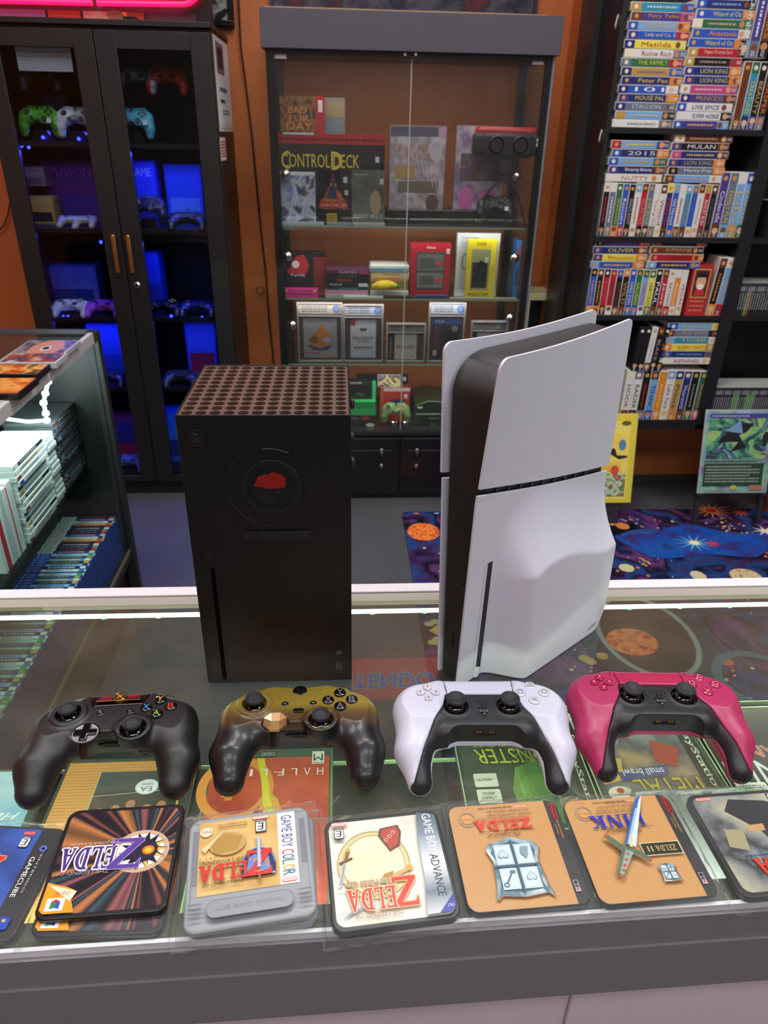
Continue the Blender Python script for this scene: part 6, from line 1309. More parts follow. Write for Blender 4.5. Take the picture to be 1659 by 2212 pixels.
def tan_common(a,s):
    tan_base(a,s)
    # reader's frame: x from reader's left, y up; heading strip is at the bottom for the reader (far from camera)
    nint(a,s*.28,s*.035,s*.40,s*.065,'e04830','f0c090'); a.text('ENTERTAINMENT SYSTEM',s*.42,s*.04,s*.72,s*.058,'3a2a1a'); a.text('REV-A',s*.80,s*.035,s*.86,s*.045,'d06038')
    a.ring(s*.84,s*.155,s*.078,s*.078,.0013,'9a8c7c',28); a.ell(s*.84,s*.155,s*.052,s*.05,'c89452',20); a.rr(s*.79,s*.145,s*.89,s*.165,.0008,'b0875a')
    nint(a,s*.035,s*.045,s*.085,s*.20,'e03830','242226') if False else None
    a.rr(s*.03,s*.04,s*.075,s*.215,.0019,'c83030'); a.rr(s*.036,s*.047,s*.069,s*.208,.0014,'242226'); a.text('Nintendo',s*.041,s*.055,s*.065,s*.20,'e84038',rot=90)
    a.text('ENTERTAINMENT',s*.045,s*.225,s*.06,s*.42,'c8a050',rot=90); a.text('SYSTEM',s*.075,s*.27,s*.088,s*.37,'c8a050',rot=90)
    a.rect(s*.065,s*.80,s*.105,s*.90,'b0b0b4'); a.rect(s*.07,s*.805,s*.10,s*.835,'303034'); a.rect(s*.07,s*.84,s*.10,s*.865,'50505a'); a.rect(s*.078,s*.872,s*.094,s*.888,'c83030')
# photograph's tan covers: heading strip at the far side, artwork towards the camera
def artTan(a,s):
    tan_common(a,s)
    a.text('Includes invaluable maps',s*.26,s*.125,s*.66,s*.15,'3a2c1c'); a.text('and strategic playing tips.',s*.27,s*.085,s*.66,s*.11,'3a2c1c')
    a.line(s*.30,s*.17,s*.76,s*.17,.0004,'5a4020'); a.line(s*.27,s*.30,s*.77,s*.30,.0004,'5a4020')
    a.stext('ZELDA',s*.29,s*.185,s*.80,s*.285,'e83c28',[1.1,.9,.85,1.05,1.1],outline='d8603c',ow=.0003)
    a.text('The Legend of',s*.385,s*.31,s*.675,s*.36,'4a3820',shear=.12)
    shield(a,s*.29,s*.365,s*.76,s*.93)
def artLink(a,s):
    tan_common(a,s)
    a.text('Another journey of ultimate',s*.32,s*.135,s*.72,s*.16,'3a2c1c',shear=.03); a.text('challenge in the fantasy',s*.33,s*.10,s*.70,s*.122,'3a2c1c',shear=.03); a.text('world of Hyrule.',s*.36,s*.065,s*.62,s*.087,'3a2c1c',shear=.03)
    a.line(s*.30,s*.175,s*.75,s*.175,.0004,'5a4020'); a.line(s*.28,s*.335,s*.75,s*.335,.0004,'5a4020')
    a.stext('LINK',s*.33,s*.20,s*.83,s*.325,'2a34a8',[.9,.6,1.1,1.1])
    a.text('The Adventure of',s*.37,s*.345,s*.70,s*.39,'4a3820',shear=.12)
    a.rect(s*.135,s*.50,s*.48,s*.625,'cfc8a8'); a.rect(s*.143,s*.508,s*.472,s*.617,'2c3428'); a.stext('ZELDA',s*.18,s*.535,s*.36,s*.59,'b8a068',[1,.9,.85,1.05,1.05]); a.text('II',s*.385,s*.535,s*.43,s*.59,'b8a068')
    shield(a,s*.27,s*.70,s*.42,s*.87)
    # long jewelled sword
    A0=len(a.v); L0=[(.40,.04),(.70,.92)]
    S=lambda u,v:(s*u,s*v)
    a.poly([S(.40,.04),S(.46,.09),S(.62,.60),S(.53,.62),S(.415,.12)],'3a64a8'); a.poly([S(.40,.04),S(.43,.10),S(.575,.60),S(.53,.62),S(.415,.12)],'c4dcec'); a.poly([S(.455,.20),S(.475,.2),S(.60,.60),S(.575,.605)],'98b8d8'); a.poly([S(.54,.50),S(.56,.50),S(.585,.62),S(.56,.63)],'d8c88a')
    a.poly([S(.50,.655),S(.64,.615),S(.76,.53),S(.79,.56),S(.68,.66),S(.66,.69),S(.72,.90),S(.67,.93),S(.595,.71),S(.52,.70),S(.43,.75),S(.41,.72)],'5a6c58'); a.poly([S(.56,.68),S(.62,.66),S(.70,.90),S(.67,.915)],'8aa49a')
    for u,v in ((.775,.545),(.43,.73),(.61,.70),(.63,.76),(.65,.82),(.665,.87),(.695,.93)): a.ell(s*u,s*v,s*.014,s*.013,'c8503c',10)
    th=rad(-14)
    for i in range(A0,len(a.v)):   # swing the sword to its slant
        x,y,z=a.v[i]; x-=s*.42; y-=s*.06; a.v[i]=(s*.29+x*math.cos(th)-y*math.sin(th),s*.05+(x*math.sin(th)+y*math.cos(th))*.97,z)
def artCube(a,s): # blue cover, seen only at its spine end
    e=.003; a.rr(e,e,s-e,s-e,.007,'18171c'); a.rect(s*.22,s*.03,s*.97,s*.95,ramp_mat(['1a48a8','2458b8','143888','3a78c8'],26,.28,'noise',5.)); a.poly([(s*.3,s*.95),(s*.97,s*.95),(s*.97,s*.55),(s*.6,s*.62),(s*.45,s*.72)],'1c2c48'); a.ell(s*.4,s*.85,s*.14,s*.10,'90b8e0',16); a.poly([(s*.5,s*.6),(s*.6,s*.7),(s*.97,s*.7),(s*.97,s*.5)],'5a4038')
    a.stext('Z',s*.40,s*.30,s*.62,s*.52,'d8382a',outline='f0b888',ow=.0006); a.stext('ELDA',s*.6,s*.34,s*.97,s*.5,'d8382a',outline='f0b888',ow=.0006); nint(a,s*.26,s*.06,s*.36,s*.09,'e8483c','e87868'); esrb(a,s*.27,s*.11,s*.08)
    a.text('NINTENDO',s*.10,s*.24,s*.118,s*.62,'b8b8bc',rot=90); a.text('GAMECUBE',s*.145,s*.30,s*.185,s*.66,'f0f0f0',rot=90); a.ring(s*.12,s*.22,s*.035,s*.033,.0018,'5a6cc0',6); a.rr(s*.08,s*.82,s*.18,s*.92,.002,'2c50b0'); a.ell(s*.13,s*.85,s*.015,s*.013,'e8b848',8); a.ell(s*.15,s*.89,s*.01,s*.01,'e0e0e8',8)
def artDark(a,s):
    e=.004; a.rr(e,e,s-e,s-e,.007,ramp_mat(['6a6a58','b8b49a','8a8c88','2c3034','9aa4ac'],20,.28,'noise',5.,(1,0,0))); a.poly([(e,s*.25),(s*.3,s*.12),(s*.62,s*.08),(s*.72,s*.2),(s*.5,s*.42),(s*.45,s*.6),(e,s*.62)],'1e2226'); a.poly([(s*.66,s*.4),(s*.82,s*.38),(s*.86,s*.55),(s*.7,s*.6)],'a8a078'); a.poly([(s*.45,s*.35),(s*.6,s*.36),(s*.62,s*.42),(s*.46,s*.42)],'c8a068')
    nint(a,s*.78,s*.05,s*.92,s*.08,'e8483c','e8b0a0'); esrb(a,s*.15,s*.05,s*.1,'T'); a.stext('ELDA',s*.2,s*.68,s*.75,s*.86,'c8442c',outline='702010',ow=.0004); a.text('Twilight Princess',s*.2,s*.63,s*.78,s*.67,'34485a'); a.text('THE LEGEND OF',s*.35,s*.875,s*.7,s*.895,'b8b0a0')
def artMaj(a,s):
    e=.0035; a.poly(rrect(s-2*e,s-2*e,.0075,5,s/2,s/2),BURST)
    gx,gy=.285*s,.455*s
    a.ell(gx+.02*s,gy,s*.235,s*.20,'c0a890',26); a.ell(gx+.02*s,gy,s*.19,s*.16,'f0eae4',26)
    pts=[]
    for k in range(28): an=2*PI*k/28+.1; rr_=(.12 if k%2 else .20)*s; pts.append((gx+rr_*math.cos(an),gy+rr_*math.sin(an)*.9))
    a.poly(pts,'1a1a26'); a.polys([[(gx+.12*s*math.cos(an-.13),gy+.11*s*math.sin(an-.13)),(gx+.12*s*math.cos(an+.13),gy+.11*s*math.sin(an+.13)),(gx+.215*s*math.cos(an),gy+.19*s*math.sin(an))] for an in (2.75,3.2,3.65,1.9)],'e0b848')
    a.ell(gx,gy,s*.11,s*.1,'26203c',20); a.ell(gx-.045*s,gy+.0*s,s*.05,s*.042,'e87a1c',16); a.ell(gx-.045*s,gy,s*.028,s*.024,'f4c038',12)
    a.stext('ELDA',s*.50,s*.395,s*.945,s*.60,'46307c',[.9,.85,1,1],outline='f0eaf4',ow=.0011); a.stext('Z',s*.29,s*.335,s*.57,s*.615,'5a3e96',outline='c8b8dc',ow=.0004)
    a.text('THE LEGEND OF',s*.52,s*.615,s*.93,s*.645,'a89890'); a.text("MAJORA'S MASK",s*.50,s*.345,s*.90,s*.375,'b8b0b4')
    a.poly([(s*.965,s*.70),(s*.965,s*.93),(s*.93,s*.963),(s*.70,s*.963),(s*.745,s*.86),(s*.72,s*.79),(s*.80,s*.75)],'ea9a2a'); a.poly([(s*.955,s*.72),(s*.72,s*.79),(s*.755,s*.87)],'f0e0c4'); a.text('Only for',s*.76,s*.775,s*.88,s*.82,'c84038',shear=.1)
    a.rect(s*.79,s*.84,s*.925,s*.945,'ece8ee'); a.poly([(s*.82,s*.87),(s*.855,s*.86),(s*.855,s*.92),(s*.82,s*.93)],'2a58a8'); a.poly([(s*.855,s*.86),(s*.89,s*.87),(s*.89,s*.93),(s*.855,s*.92)],'308858'); a.poly([(s*.83,s*.865),(s*.857,s*.88),(s*.885,s*.865),(s*.857,s*.85)],'c83830')
C0=coaster('blue game cover coaster cut off at the left picture edge',-.2795,.368,rad(-6),artCube,th=.006)
coaster('lower twin of the rainbow burst coaster, peeking out toward the viewer',-.1795,.3665,rad(-1),artMaj,z=0.,s=.095,th=.006)
coaster('purple lettered coaster with a rainbow light burst, on top of its twin',-.1805,.3765,rad(2),artMaj,z=.0068,s=.095,th=.006,sleeve=False)
GRY=mat('9ea1a6',.35)
coaster('lower grey cartridge coaster half hidden under the tan labelled one',-.0715,.3655,rad(4),artGB,s=.095,edge='9ea1a6',th=.006,bodym=mat('8e9196',.3))
coaster('grey cartridge coaster with a tan picture label and colour lettering on the spine',-.0745,.3655,rad(7),artGB,z=.0068,s=.096,edge='9ea1a6',sleeve=True,th=.006,bodym=GRY)
coaster('cream coaster with sword and shield and a steel coloured spine band',.0335,.3635,rad(5),artAdvance,s=.096,th=.0075)
coaster('tan coaster with a big silver shield below red lettering',.136,.3715,rad(2.5),artTan,s=.0955,edge='1c1512',th=.0075)
coaster('tan coaster with a long blue sword and a small silver shield',.2365,.3735,rad(2.5),artLink,s=.0955,edge='1c1512',th=.0075)
coaster('grey and black wolf toned coaster at the right picture edge',.3475,.375,rad(2.5),artDark,s=.0965,th=.0075)

# ================================================================ cases lying on the glass shelf inside the counter
def flatcase(name,label,x0,y0,w,h,z,art,body='2a342c',th=.0145,rz=0.,group=None,window=True,jewel=False):
    t=thing(name,label,'game',(x0,y0,z+.0003),rad(rz),group)
    MB().box((0,0,0),(w,h,th)).build('case_body',mat(body,.3),t,bevel=.0012)
    a=Art(8e-5,.4); art(a,w,h); a.build('cover_print',t,(w,h,th),(-1,0,0),(0,-1,0),off=1e-4)
    if jewel: MB().box((.0,.0,th),(w,.0012,th+.0009)).box((0,h-.0012,th),(w,h,th+.0009)).box((0,0.0012,th),(.0012,h-.0012,th+.0009)).box((w-.0012,.0012,th),(w,h-.0012,th+.0009)).box((w*.915,.0012,th),(w*.92,h-.0012,th+.0007)).build('case_rim',mat('a8d0a8',.2,emit=.12),t,label='light green edges of the clear case')  # faint emission on the rim paints in a lit edge
    return t
def cHL(a,w,h): # reader frame
    a.rect(.002,.002,w-.002,h-.002,'3c5c44'); a.rect(.004,h*.0+.004,w-.004,h-.004,'3c5c44')
    a.rect(.004,h*.065,w-.004,h-.004,ramp_mat(['b03a20','c85028','a83420','d86830'],9,.4,'noise',4.)); 
    a.rect(.004,.004,w-.004,h*.065,'40584a')
    a.ring(w*.76,h*.28,w*.30,h*.225,w*.075,'e09038',36); a.poly([(w*.70,h*.20),(w*.74,h*.20),(w*.84,h*.36),(w*.78,h*.36)],'e09038'); a.rect(w*.82,h*.30,w*.86,h*.34,'e09038')
    a.poly([(w*.56,h*.07),(w*.62,h*.07),(w*.56,h*.25),(w*.52,h*.45),(w*.40,h*.72),(w*.36,h*.7),(w*.46,h*.38)],'d8d020'); a.poly([(w*.5,h*.3),(w*.36,h*.66),(w*.26,h*.72),(w*.42,h*.36)],'d8a020'); a.poly([(w*.56,h*.4),(w*.62,h*.48),(w*.52,h*.62)],'7a2a18')
    a.rect(w*.07,h*.03,w*.17,h*.125,'e8e8e4'); a.rect(w*.074,h*.045,w*.166,h*.11,'f4f4f0'); a.text('M',w*.082,h*.05,w*.158,h*.102,'24282a'); a.text('MATURE',w*.08,h*.113,w*.16,h*.122,'303030')
    a.rect(w*.48,h*.032,w*.585,h*.055,'c8d0c8'); a.rect(w*.484,h*.035,w*.581,h*.052,'34483c'); a.text('VALVE',w*.495,h*.037,w*.57,h*.05,'d0d8d0')
    x=.075
    for ch,g in zip('HALF-LIFE',(.105,.105,.105,.055,.075,.12,.07,.1,.1)):
        a.text(ch if ch!='A' else 'Λ',w*x,h*(.155 if ch!='-' else .178),w*(x+(.05 if ch not in'-I' else .022)),h*(.205 if ch!='-' else .184),'f0ece8'); x+=g
    for k in range(3): a.line(w*.1,h*(.50+.06*k),w*.5,h*(.50+.06*k),.0003,'e8b080')
hl=flatcase('game_case','red and orange game case with wide spaced white lettering inside the counter',-.1475,.395,.134,.19,SHZ,cHL,body='6a8a5c')
def cMoh(a,w,h):
    a.rect(.002,.002,w-.002,h-.002,'2c3a30'); a.rect(.012,.006,w-.004,h-.006,'d49a50')
    for k in range(46): a.rect(.012,.006+k*.0039,w-.004,.0075+k*.0039,'c0843e',same=k>0)
    a.rect(w*.09,h*.10,w*.72,h*.9,'c8b468'); a.rect(w*.10,h*.105,w*.71,h*.895,ramp_mat(['22262a','3a3a34','2a2c2c','5a5040'],12,.35,'noise',4.)); a.rect(w*.10,h*.105,w*.71,h*.24,'3c464a'); a.line(w*.10,h*.235,w*.71,h*.27,.0006,'b8c0c0')
    a.ell(w*.34,h*.215,w*.085,h*.052,'c8d4dc',24); a.ell(w*.34,h*.215,w*.075,h*.045,'e4eaee',24); a.text('EA',w*.30,h*.215,w*.385,h*.245,'3a5a9a'); a.text('GAMES',w*.30,h*.19,w*.38,h*.205,'3a5a9a')
    for u,v in ((.2,.34),(.3,.36),(.42,.33),(.52,.36),(.62,.38),(.26,.42),(.46,.42)): a.ell(w*u,h*v,w*.035,h*.028,'a8744c',10); a.rect(w*(u-.03),h*(v+.02),w*(u+.03),h*(v+.08),'4a4030')
flatcase('game_case','tan ribbed game case with a dark group photograph inside the counter',-.3015,.387,.142,.192,SHZ,cMoh)
def cBlue(a,w,h):
    a.rect(.002,.002,w-.002,h-.002,'3a5048'); a.rect(.010,.004,w-.004,h-.004,ramp_mat(['5a9ac8','a8d0e0','78b0d0','c8dce0','e0b0a0'],9,.35,'noise',4.)); a.text('HERE C',w*.12,h*.30,w*.6,h*.345,'e8f0f4',shear=.08); a.text('UP',w*.5,h*.20,w*.84,h*.29,'f0f4f8'); a.text('2UD',w*.1,h*.40,w*.7,h*.52,'d8ecf8',outline='2a5a88',ow=.0006)
flatcase('game_case','sky blue game case at the far left inside the counter',-.4480,.378,.138,.19,SHZ,cBlue)
def cMon(a,w,h):
    a.rect(.004,.003,w-.004,h-.003,'2c4034'); a.rect(.006,.004,w*.885,h-.004,ramp_mat(['1c2a20','30483a','24382c','3c5c40'],16,.4,'noise',5.)); 
    a.rect(.003,.004,w*.0+.018,h-.004,'1a201e'); a.text('PlayStation',.006,h*.08,.014,h*.96,'c8d4cc',rot=90)
    a.rect(.018,.004,w-.006,h-.004,ramp_mat(['1c2a20','30483a','24382c','3c5c40'],16,.4,'noise',5.))
    a.text('MUPPET',w*.2,h*.68+.01,w*.5,h*.75+.01,'c8d838') if False else None
    a.text('ADVENTURE',w*.45,h*.06,w*.85,h*.115,'b8cc38',outline='1c2814',ow=.0005); a.text('MONSTER',w*.16,h*.14,w*.86,h*.31,'c8d838',outline='1a2418',ow=.0012,shear=-.03); a.text('MUPPET',w*.14,h*.31,w*.36,h*.365,'c0d038')
    a.poly([(w*.30,h*.34),(w*.42,h*.30),(w*.56,h*.36),(w*.62,h*.6),(w*.6,h*.95),(w*.3,h*.95),(w*.26,h*.55)],'6a9c40'); a.ell(w*.43,h*.6,w*.13,h*.16,'88b850',16)
    a.ell(w*.2,h*.8,w*.1,h*.12,'8a6a48',12); a.ell(w*.72,h*.88,w*.08,h*.1,'6a5a38',12)
    for k in range(3): a.rr(w*.72,h*(.42+.17*k),w*.9,h*(.565+.17*k),.002,'e4e8dc'); 
    a.text('MINTY!',w*.75,h*.47,w*.87,h*.5,'3a3a3a',shear=.2); a.text('REG',w*.76,h*.62,w*.85,h*.65,'3a3a3a',shear=.2); a.text('CARD',w*.75,h*.665,w*.86,h*.695,'3a3a3a',shear=.2); a.text('PS1',w*.76,h*.8,w*.86,h*.84,'3a3a3a',shear=.2)
flatcase('game_case','dark green game case with yellow green lettering and white stickers inside the counter',.1245,.472,.1415,.125,SHZ,cMon,th=.010,jewel=True,body='26362c')
def cMet(a,w,h):
    a.rect(.003,.003,w-.003,h-.003,'3c5844'); a.rect(.006,.004,.024,h-.004,'1c2422'); a.text('PlayStation',.009,h*.1,.0185,h*.94,'dce4dc',rot=90)
    a.rect(.024,.004,w-.006,h-.004,ramp_mat(['5a6068','8a8c88','4a4e58','a8906c','6a7078'],12,.4,'noise',5.)); a.rect(.024,.004,w*.45,h*.14,'b8b0a0'); a.poly([(w*.4,.004),(w*.7,.004),(w*.6,h*.2),(w*.44,h*.12)],'c8a040'); a.poly([(w*.22,h*.4),(w*.42,h*.3),(w*.46,h*.55),(w*.3,h*.62)],'a03c28'); a.poly([(w*.62,h*.2),(w*.9,h*.14),(w*.94,h*.34),(w*.74,h*.4)],'7c98b8'); a.poly([(w*.72,h*.5),(w*.94,h*.46),(w*.94,h*.78),(w*.78,h*.74)],'c8a848'); a.ell(w*.84,h*.88,w*.1,h*.08,'e8e0d0',16); a.ell(w*.84,h*.85,w*.03,h*.03,'c83828',10)
    a.text('METAL',w*.2,h*.74,w*.72,h*.96,'e8cc30',outline='4a3c14',ow=.0008,shear=-.05); a.poly([(w*.40,h*.60),(w*.80,h*.66),(w*.79,h*.76),(w*.40,h*.70)],'2c3c7c'); a.text('small brawl',w*.43,h*.625,w*.76,h*.70,'e0e4f0')
flatcase('game_case','grey game case with yellow METAL lettering under the red controller',.2705,.497,.142,.125,SHZ,cMet,th=.010,jewel=True,body='3a4c3e',rz=1)
def cDk(a,w,h):
    a.rect(.003,.003,w-.003,h-.003,'1e2420'); a.rect(.006,.004,w-.006,h-.004,ramp_mat(['141418','24242c','3c3c48','16161a'],10,.4)); a.text('GAMES',w*.3,h*.46,w*.9,h*.58,'c86058',outline='e0e0e0',ow=.0005); a.text('TENKI',w*.2,h*.62,w*.96,h*.86,'d8dce0'); a.rr(w*.72,h*.84,w*.96,h*.98,.002,'e8ece4'); a.scrib(w*.74,h*.86,w*.94,h*.96,'505050',3,8)
flatcase('game_case','black game case with pale lettering at the right edge inside the counter',.4150,.50,.142,.135,SHZ,cDk,th=.010,jewel=True,body='20281f')
def cSq(a,w,h):
    a.rect(.003,.003,w-.003,h-.003,'8a9494'); a.rect(.006,.004,w-.006,h-.004,ramp_mat(['7c8288','989ca0','70787e','a0a4a8'],14,.35)); a.rect(.006,.003,w*.24,h*.13,'48a048'); a.text('ESRB',w*.16,h*.03,w*.22,h*.06,'c8e0c8'); a.text('G',w*.05,h*.03,w*.11,h*.1,'d07040'); a.scrib(w*.1,h*.05,w*.2,h*.12,'1c5c28',1,2); a.text('SQUARESOFT',w*.55,h*.05,w*.76,h*.085,'3a3e44'); a.scrib(w*.8,h*.05,w*.88,h*.07,'505458',1,3); a.ell(w*.45,h*.06,w*.04,h*.03,'303438',10); a.poly([(w*.75,h*.14),(w*.86,h*.14),(w*.82,h*.26)],'b87838')
flatcase('game_case','grey game case with a green corner flap behind the wolf toned coaster',.300,.384,.142,.125,SHZ+.0105,cSq,th=.010,jewel=False,body='5a6660')
# dim goods on the lower deck
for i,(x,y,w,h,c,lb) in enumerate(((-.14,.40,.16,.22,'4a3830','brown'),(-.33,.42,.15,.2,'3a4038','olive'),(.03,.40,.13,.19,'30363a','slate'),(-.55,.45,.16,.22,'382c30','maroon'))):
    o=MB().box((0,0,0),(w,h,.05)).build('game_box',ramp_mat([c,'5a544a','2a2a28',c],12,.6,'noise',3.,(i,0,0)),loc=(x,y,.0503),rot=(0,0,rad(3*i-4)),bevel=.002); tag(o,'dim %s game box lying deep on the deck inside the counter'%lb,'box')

# ================================================================ contents of the left side counter
bz=.2503
protoS=[]
specs=[('e8ece8',None,'d8dcd8','1c1c22','c84038'),('e8ece8',None,'d8dcd8','30306a','c8c8c8'),('e8ece8',None,'d8dcd8','dce4e0','303038'),('e8ece8',None,'d8dcd8','e0b040','c85030'),('e8ece8',None,'d8dcd8','18181c','b02828'),('e8ece8',None,'d8dcd8','26262c','d8d8d8'),('e8ece8',None,'d8dcd8','1a1a20','8a8a90'),('2450b8',None,'c8d4f0','18181c','e0e0e0'),('2450b8',None,'c8d4f0','24242a','c8a040'),('2450b8',None,'c8d4f0','3c3c78','80a840'),('2450b8',None,'c8d4f0','dce0e0','4a6ab0'),('2450b8',None,'c8d4f0','8ab0d8','2a3a68'),('2450b8',None,'c8d4f0','6a9078','d8d8d8'),('2450b8',None,'c8d4f0','b8c8d8','309858')]
def mk_case(spec,body,L=.17,Hh=.135):
    c0,_,c1,c2,c3=spec; t=MB().box((-L,0,0),(0,.0136,Hh)).build('game_case',body); a=Art(2e-4,.35)
    a.rect(.001,.0008,L-.001,.0128,c2); a.rect(.001,.0008,L*.27,.0128,c0); a.text('PS4',L*.12,.0035,L*.22,.0100,c1 if c0!='e8ece8' else '8a9090'); a.ell(L*.06,.0068,.003,.003,c1 if c0!='e8ece8' else '8a9090',8); a.scrib(L*.36,.003,L*.8,.0105,c3,1,hash(c2)%7+int(c2[0:2],16)); a.rect(L*.88,.001,L*.97,.0125,c3)
    a.build('spine_label',t,(-L,0,Hh),(1,0,0),(0,1,0)); return t
BLUEC=mat('1848b0',.3,spec=.6); CLRC=mat('4a5c58',.3)
prot=[mk_case(s_,BLUEC) for s_ in specs]; used=set()
y=2.042
i=0
while y>.90:
    if .0<y<1.385 and False: pass
    k=(i%7) if i<16 else (7+(i*3)%7); p=prot[k]
    if k in used: o=dup(p)
    else: o=p; used.add(k)
    o.location=(-.722+((i*7)%3-1)*.0012,y,bz); tag(o,'%s spined blue game case, number %d from the far end, in side counter front row'%('white' if k<7 else 'blue',i+1),'game case','blue game cases in the side counter')
    o['label']='%s labelled blue game case, %s from far end of side counter row'%('white' if k<7 else 'blue',nth(i) if i<30 else 'about %dth'%(i+1))
    y-=.0141; i+=1
    if i==23: y-=.006
for k,p in enumerate(prot):
    if k not in used: bpy.data.objects.remove(p.children[0]); bpy.data.objects.remove(p)
pr2=[]
for c in ('a8b8a8','8a9a90','303836','c8d0c8','5c6a64','b07a48','384a58','98a8a0'):
    t=MB().box((-.17,0,0),(0,.0136,.135)).build('game_case',CLRC); a=Art(2e-4,.35); a.rect(.001,.0008,.169,.0128,'222826'); a.rect(.02,.003,.15,.011,c); a.scrib(.03,.004,.14,.010,'303030',1,5); a.build('spine_label',t,(-.17,0,.135),(1,0,0),(0,1,0)); pr2.append(t)
y=2.042; i=0
while y>1.30:
    p=pr2[(i*5)%8]; o=p if i<8 else dup(p)
    if i<8: p=pr2[i]; o=p
    o.location=(-.905+((i*5)%3-1)*.001,y,bz); tag(o,'dark game case, %s from far end, in the side counter second row'%(nth(i) if i<30 else 'about %dth'%(i+1)),'game case','dark game cases in the side counter'); y-=.0141; i+=1
# black box with pink and red art
bb=MB().box((0,0,0),(.12,.24,.10)).build('gift_box',mat('1c1a1a',.4),loc=(-.905,1.02,.3853),bevel=.003); tag(bb,'black box with pink, red and white artwork at the far left inside the side counter','box')
a=Art(2e-4,.35); a.rect(.01,.005,.23,.095,ramp_mat(['c83028','e8d8d8','3a3058','b05080','d84830','5878b0'],16,.35)); a.text('DJ4',.02,.01,.08,.03,'e8e0e0'); a.build('front_print',bb,(.12,0,0),(0,1,0),(0,0,1))
# stacks lying on the glass shelf
def sstack(y0,dy,x1,n,where,cols,body='5a6462',th=.0142,zb=.5543):
    z=zb
    for i in range(n):
        c=cols[i%len(cols)]; o=MB().box((-.135,0,0),(0,dy,th-.0004)).build('game_case',mat(body,.25),loc=(x1+((i*29)%5-2)*.0016,y0+((i*17)%4)*.0015,z),bevel=.0012); tag(o,'%s disc case %s'%(('bottom' if i==0 else nth(i)+' from bottom,'),where),'game case','disc case stacks on the side counter shelf')
        a=Art(2e-4,.25); a.rect(.002,.002,dy-.002,th-.0024,c[0]); a.scrib(dy*.2,.004,dy*.75,.0105,c[1],1,i); a.rect(dy*.02,.002,dy*.14,th-.0024,c[2]); a.build('spine_label',o,(0,0,0),(0,1,0),(0,0,1)); z+=th
sstack(1.60,.19,-.785,15,'of near disc case stack, side counter shelf',[('dce0e0','606468','b04038'),('c8c4b0','805038','e0e0e0'),('203038','b8c8c8','d8d8d8'),('d8dcd8','304a68','c8a048'),('a8b0b8','383c40','303438'),('e8ecec','888c90','3050a0')],'c8d0cc')
sstack(1.815,.055,-.79,14,'of narrow white edged stack, side counter shelf',[('c8cecc','a8aeac','b8bebc')],'d0d6d4')
sstack(1.885,.17,-.79,15,'of far disc case stack, side counter shelf',[('1c2026','7a3038','303848'),('26222c','8a8c98','50546a'),('302428','b0b0b8','702838'),('20242c','5a70a0','7a8088')],'3a4042')
x=1.46
for i,(c,th) in enumerate((('d8e0de',.016),('c02830',.02),('e0e4e2',.012),('b8c4c4',.022),('d0d8d6',.02),('c03038',.006),('d8dedc',.026))):
    o=MB().box((-.14,0,0),(0,th-.0008,.19-.004*(i%3))).build('game_case',mat(c,.3),loc=(-.79,x,.5543),bevel=.0015); tag(o,'%s upright case, %s in the near upright group on side counter shelf'%(['pale','red','white','grey','light grey','thin red','thick white'][i],nth(i)),'game case','upright cases on the side counter shelf'); x+=th
# games lying on top of the side counter
def topcase(label,pts,cols,z,disc=None,body='141418'):
    ps=[onz(u,v,z) for u,v in pts]; x0=min(p[0] for p in ps); x1=max(p[0] for p in ps); y0=min(p[1] for p in ps); y1=max(p[1] for p in ps)
    t=thing('game_case',label,'game',(x0,y0,CT+.0045),0)
    MB().box((0,0,0),(x1-x0,y1-y0,z-CT-.005)).build('case_body',mat(body,.3),t,bevel=.0015)
    a=Art(2e-4,.3); w_,h_=x1-x0,y1-y0; a.rect(.004,.004,w_-.004,h_-.004,ramp_mat(cols,22,.3,'noise',5.,(x0,0,0)))
    if disc: a.ell(w_*.55,h_*.6,w_*.3,h_*.38,disc,24); a.ell(w_*.55,h_*.6,w_*.09,h_*.11,'d8dcdc',20); a.ell(w_*.55,h_*.6,w_*.06,h_*.07,'1c1a1c',16)
    a.build('cover_print',t,(0,0,z-CT-.005),(1,0,0),(0,1,0)); return t
topcase('open disc case with a visible disc on top of the side counter, farthest back',[(66,734),(146,757),(24,760),(104,783)],['2a2c3c','8a8c98','4a3a48','c0b8b8'],.988,'c08a70','b8b8bc')
topcase('colourful game case on the side counter in front of the disc case',[(25,762),(120,783)],['c8b8a8','9a4a30','303a58','d0c8c0'],.990,None,'c0c0c4')
topcase('black game case with orange artwork on the side counter',[(-60,786),(82,808)],['241410','c85a20','e0b060','3a1c14','8a3018'],.990)
topcase('second black game case with orange artwork nearer on the side counter',[(-60,815),(40,850)],['1c1210','d06a28','e0a050','2a1816'],.990)

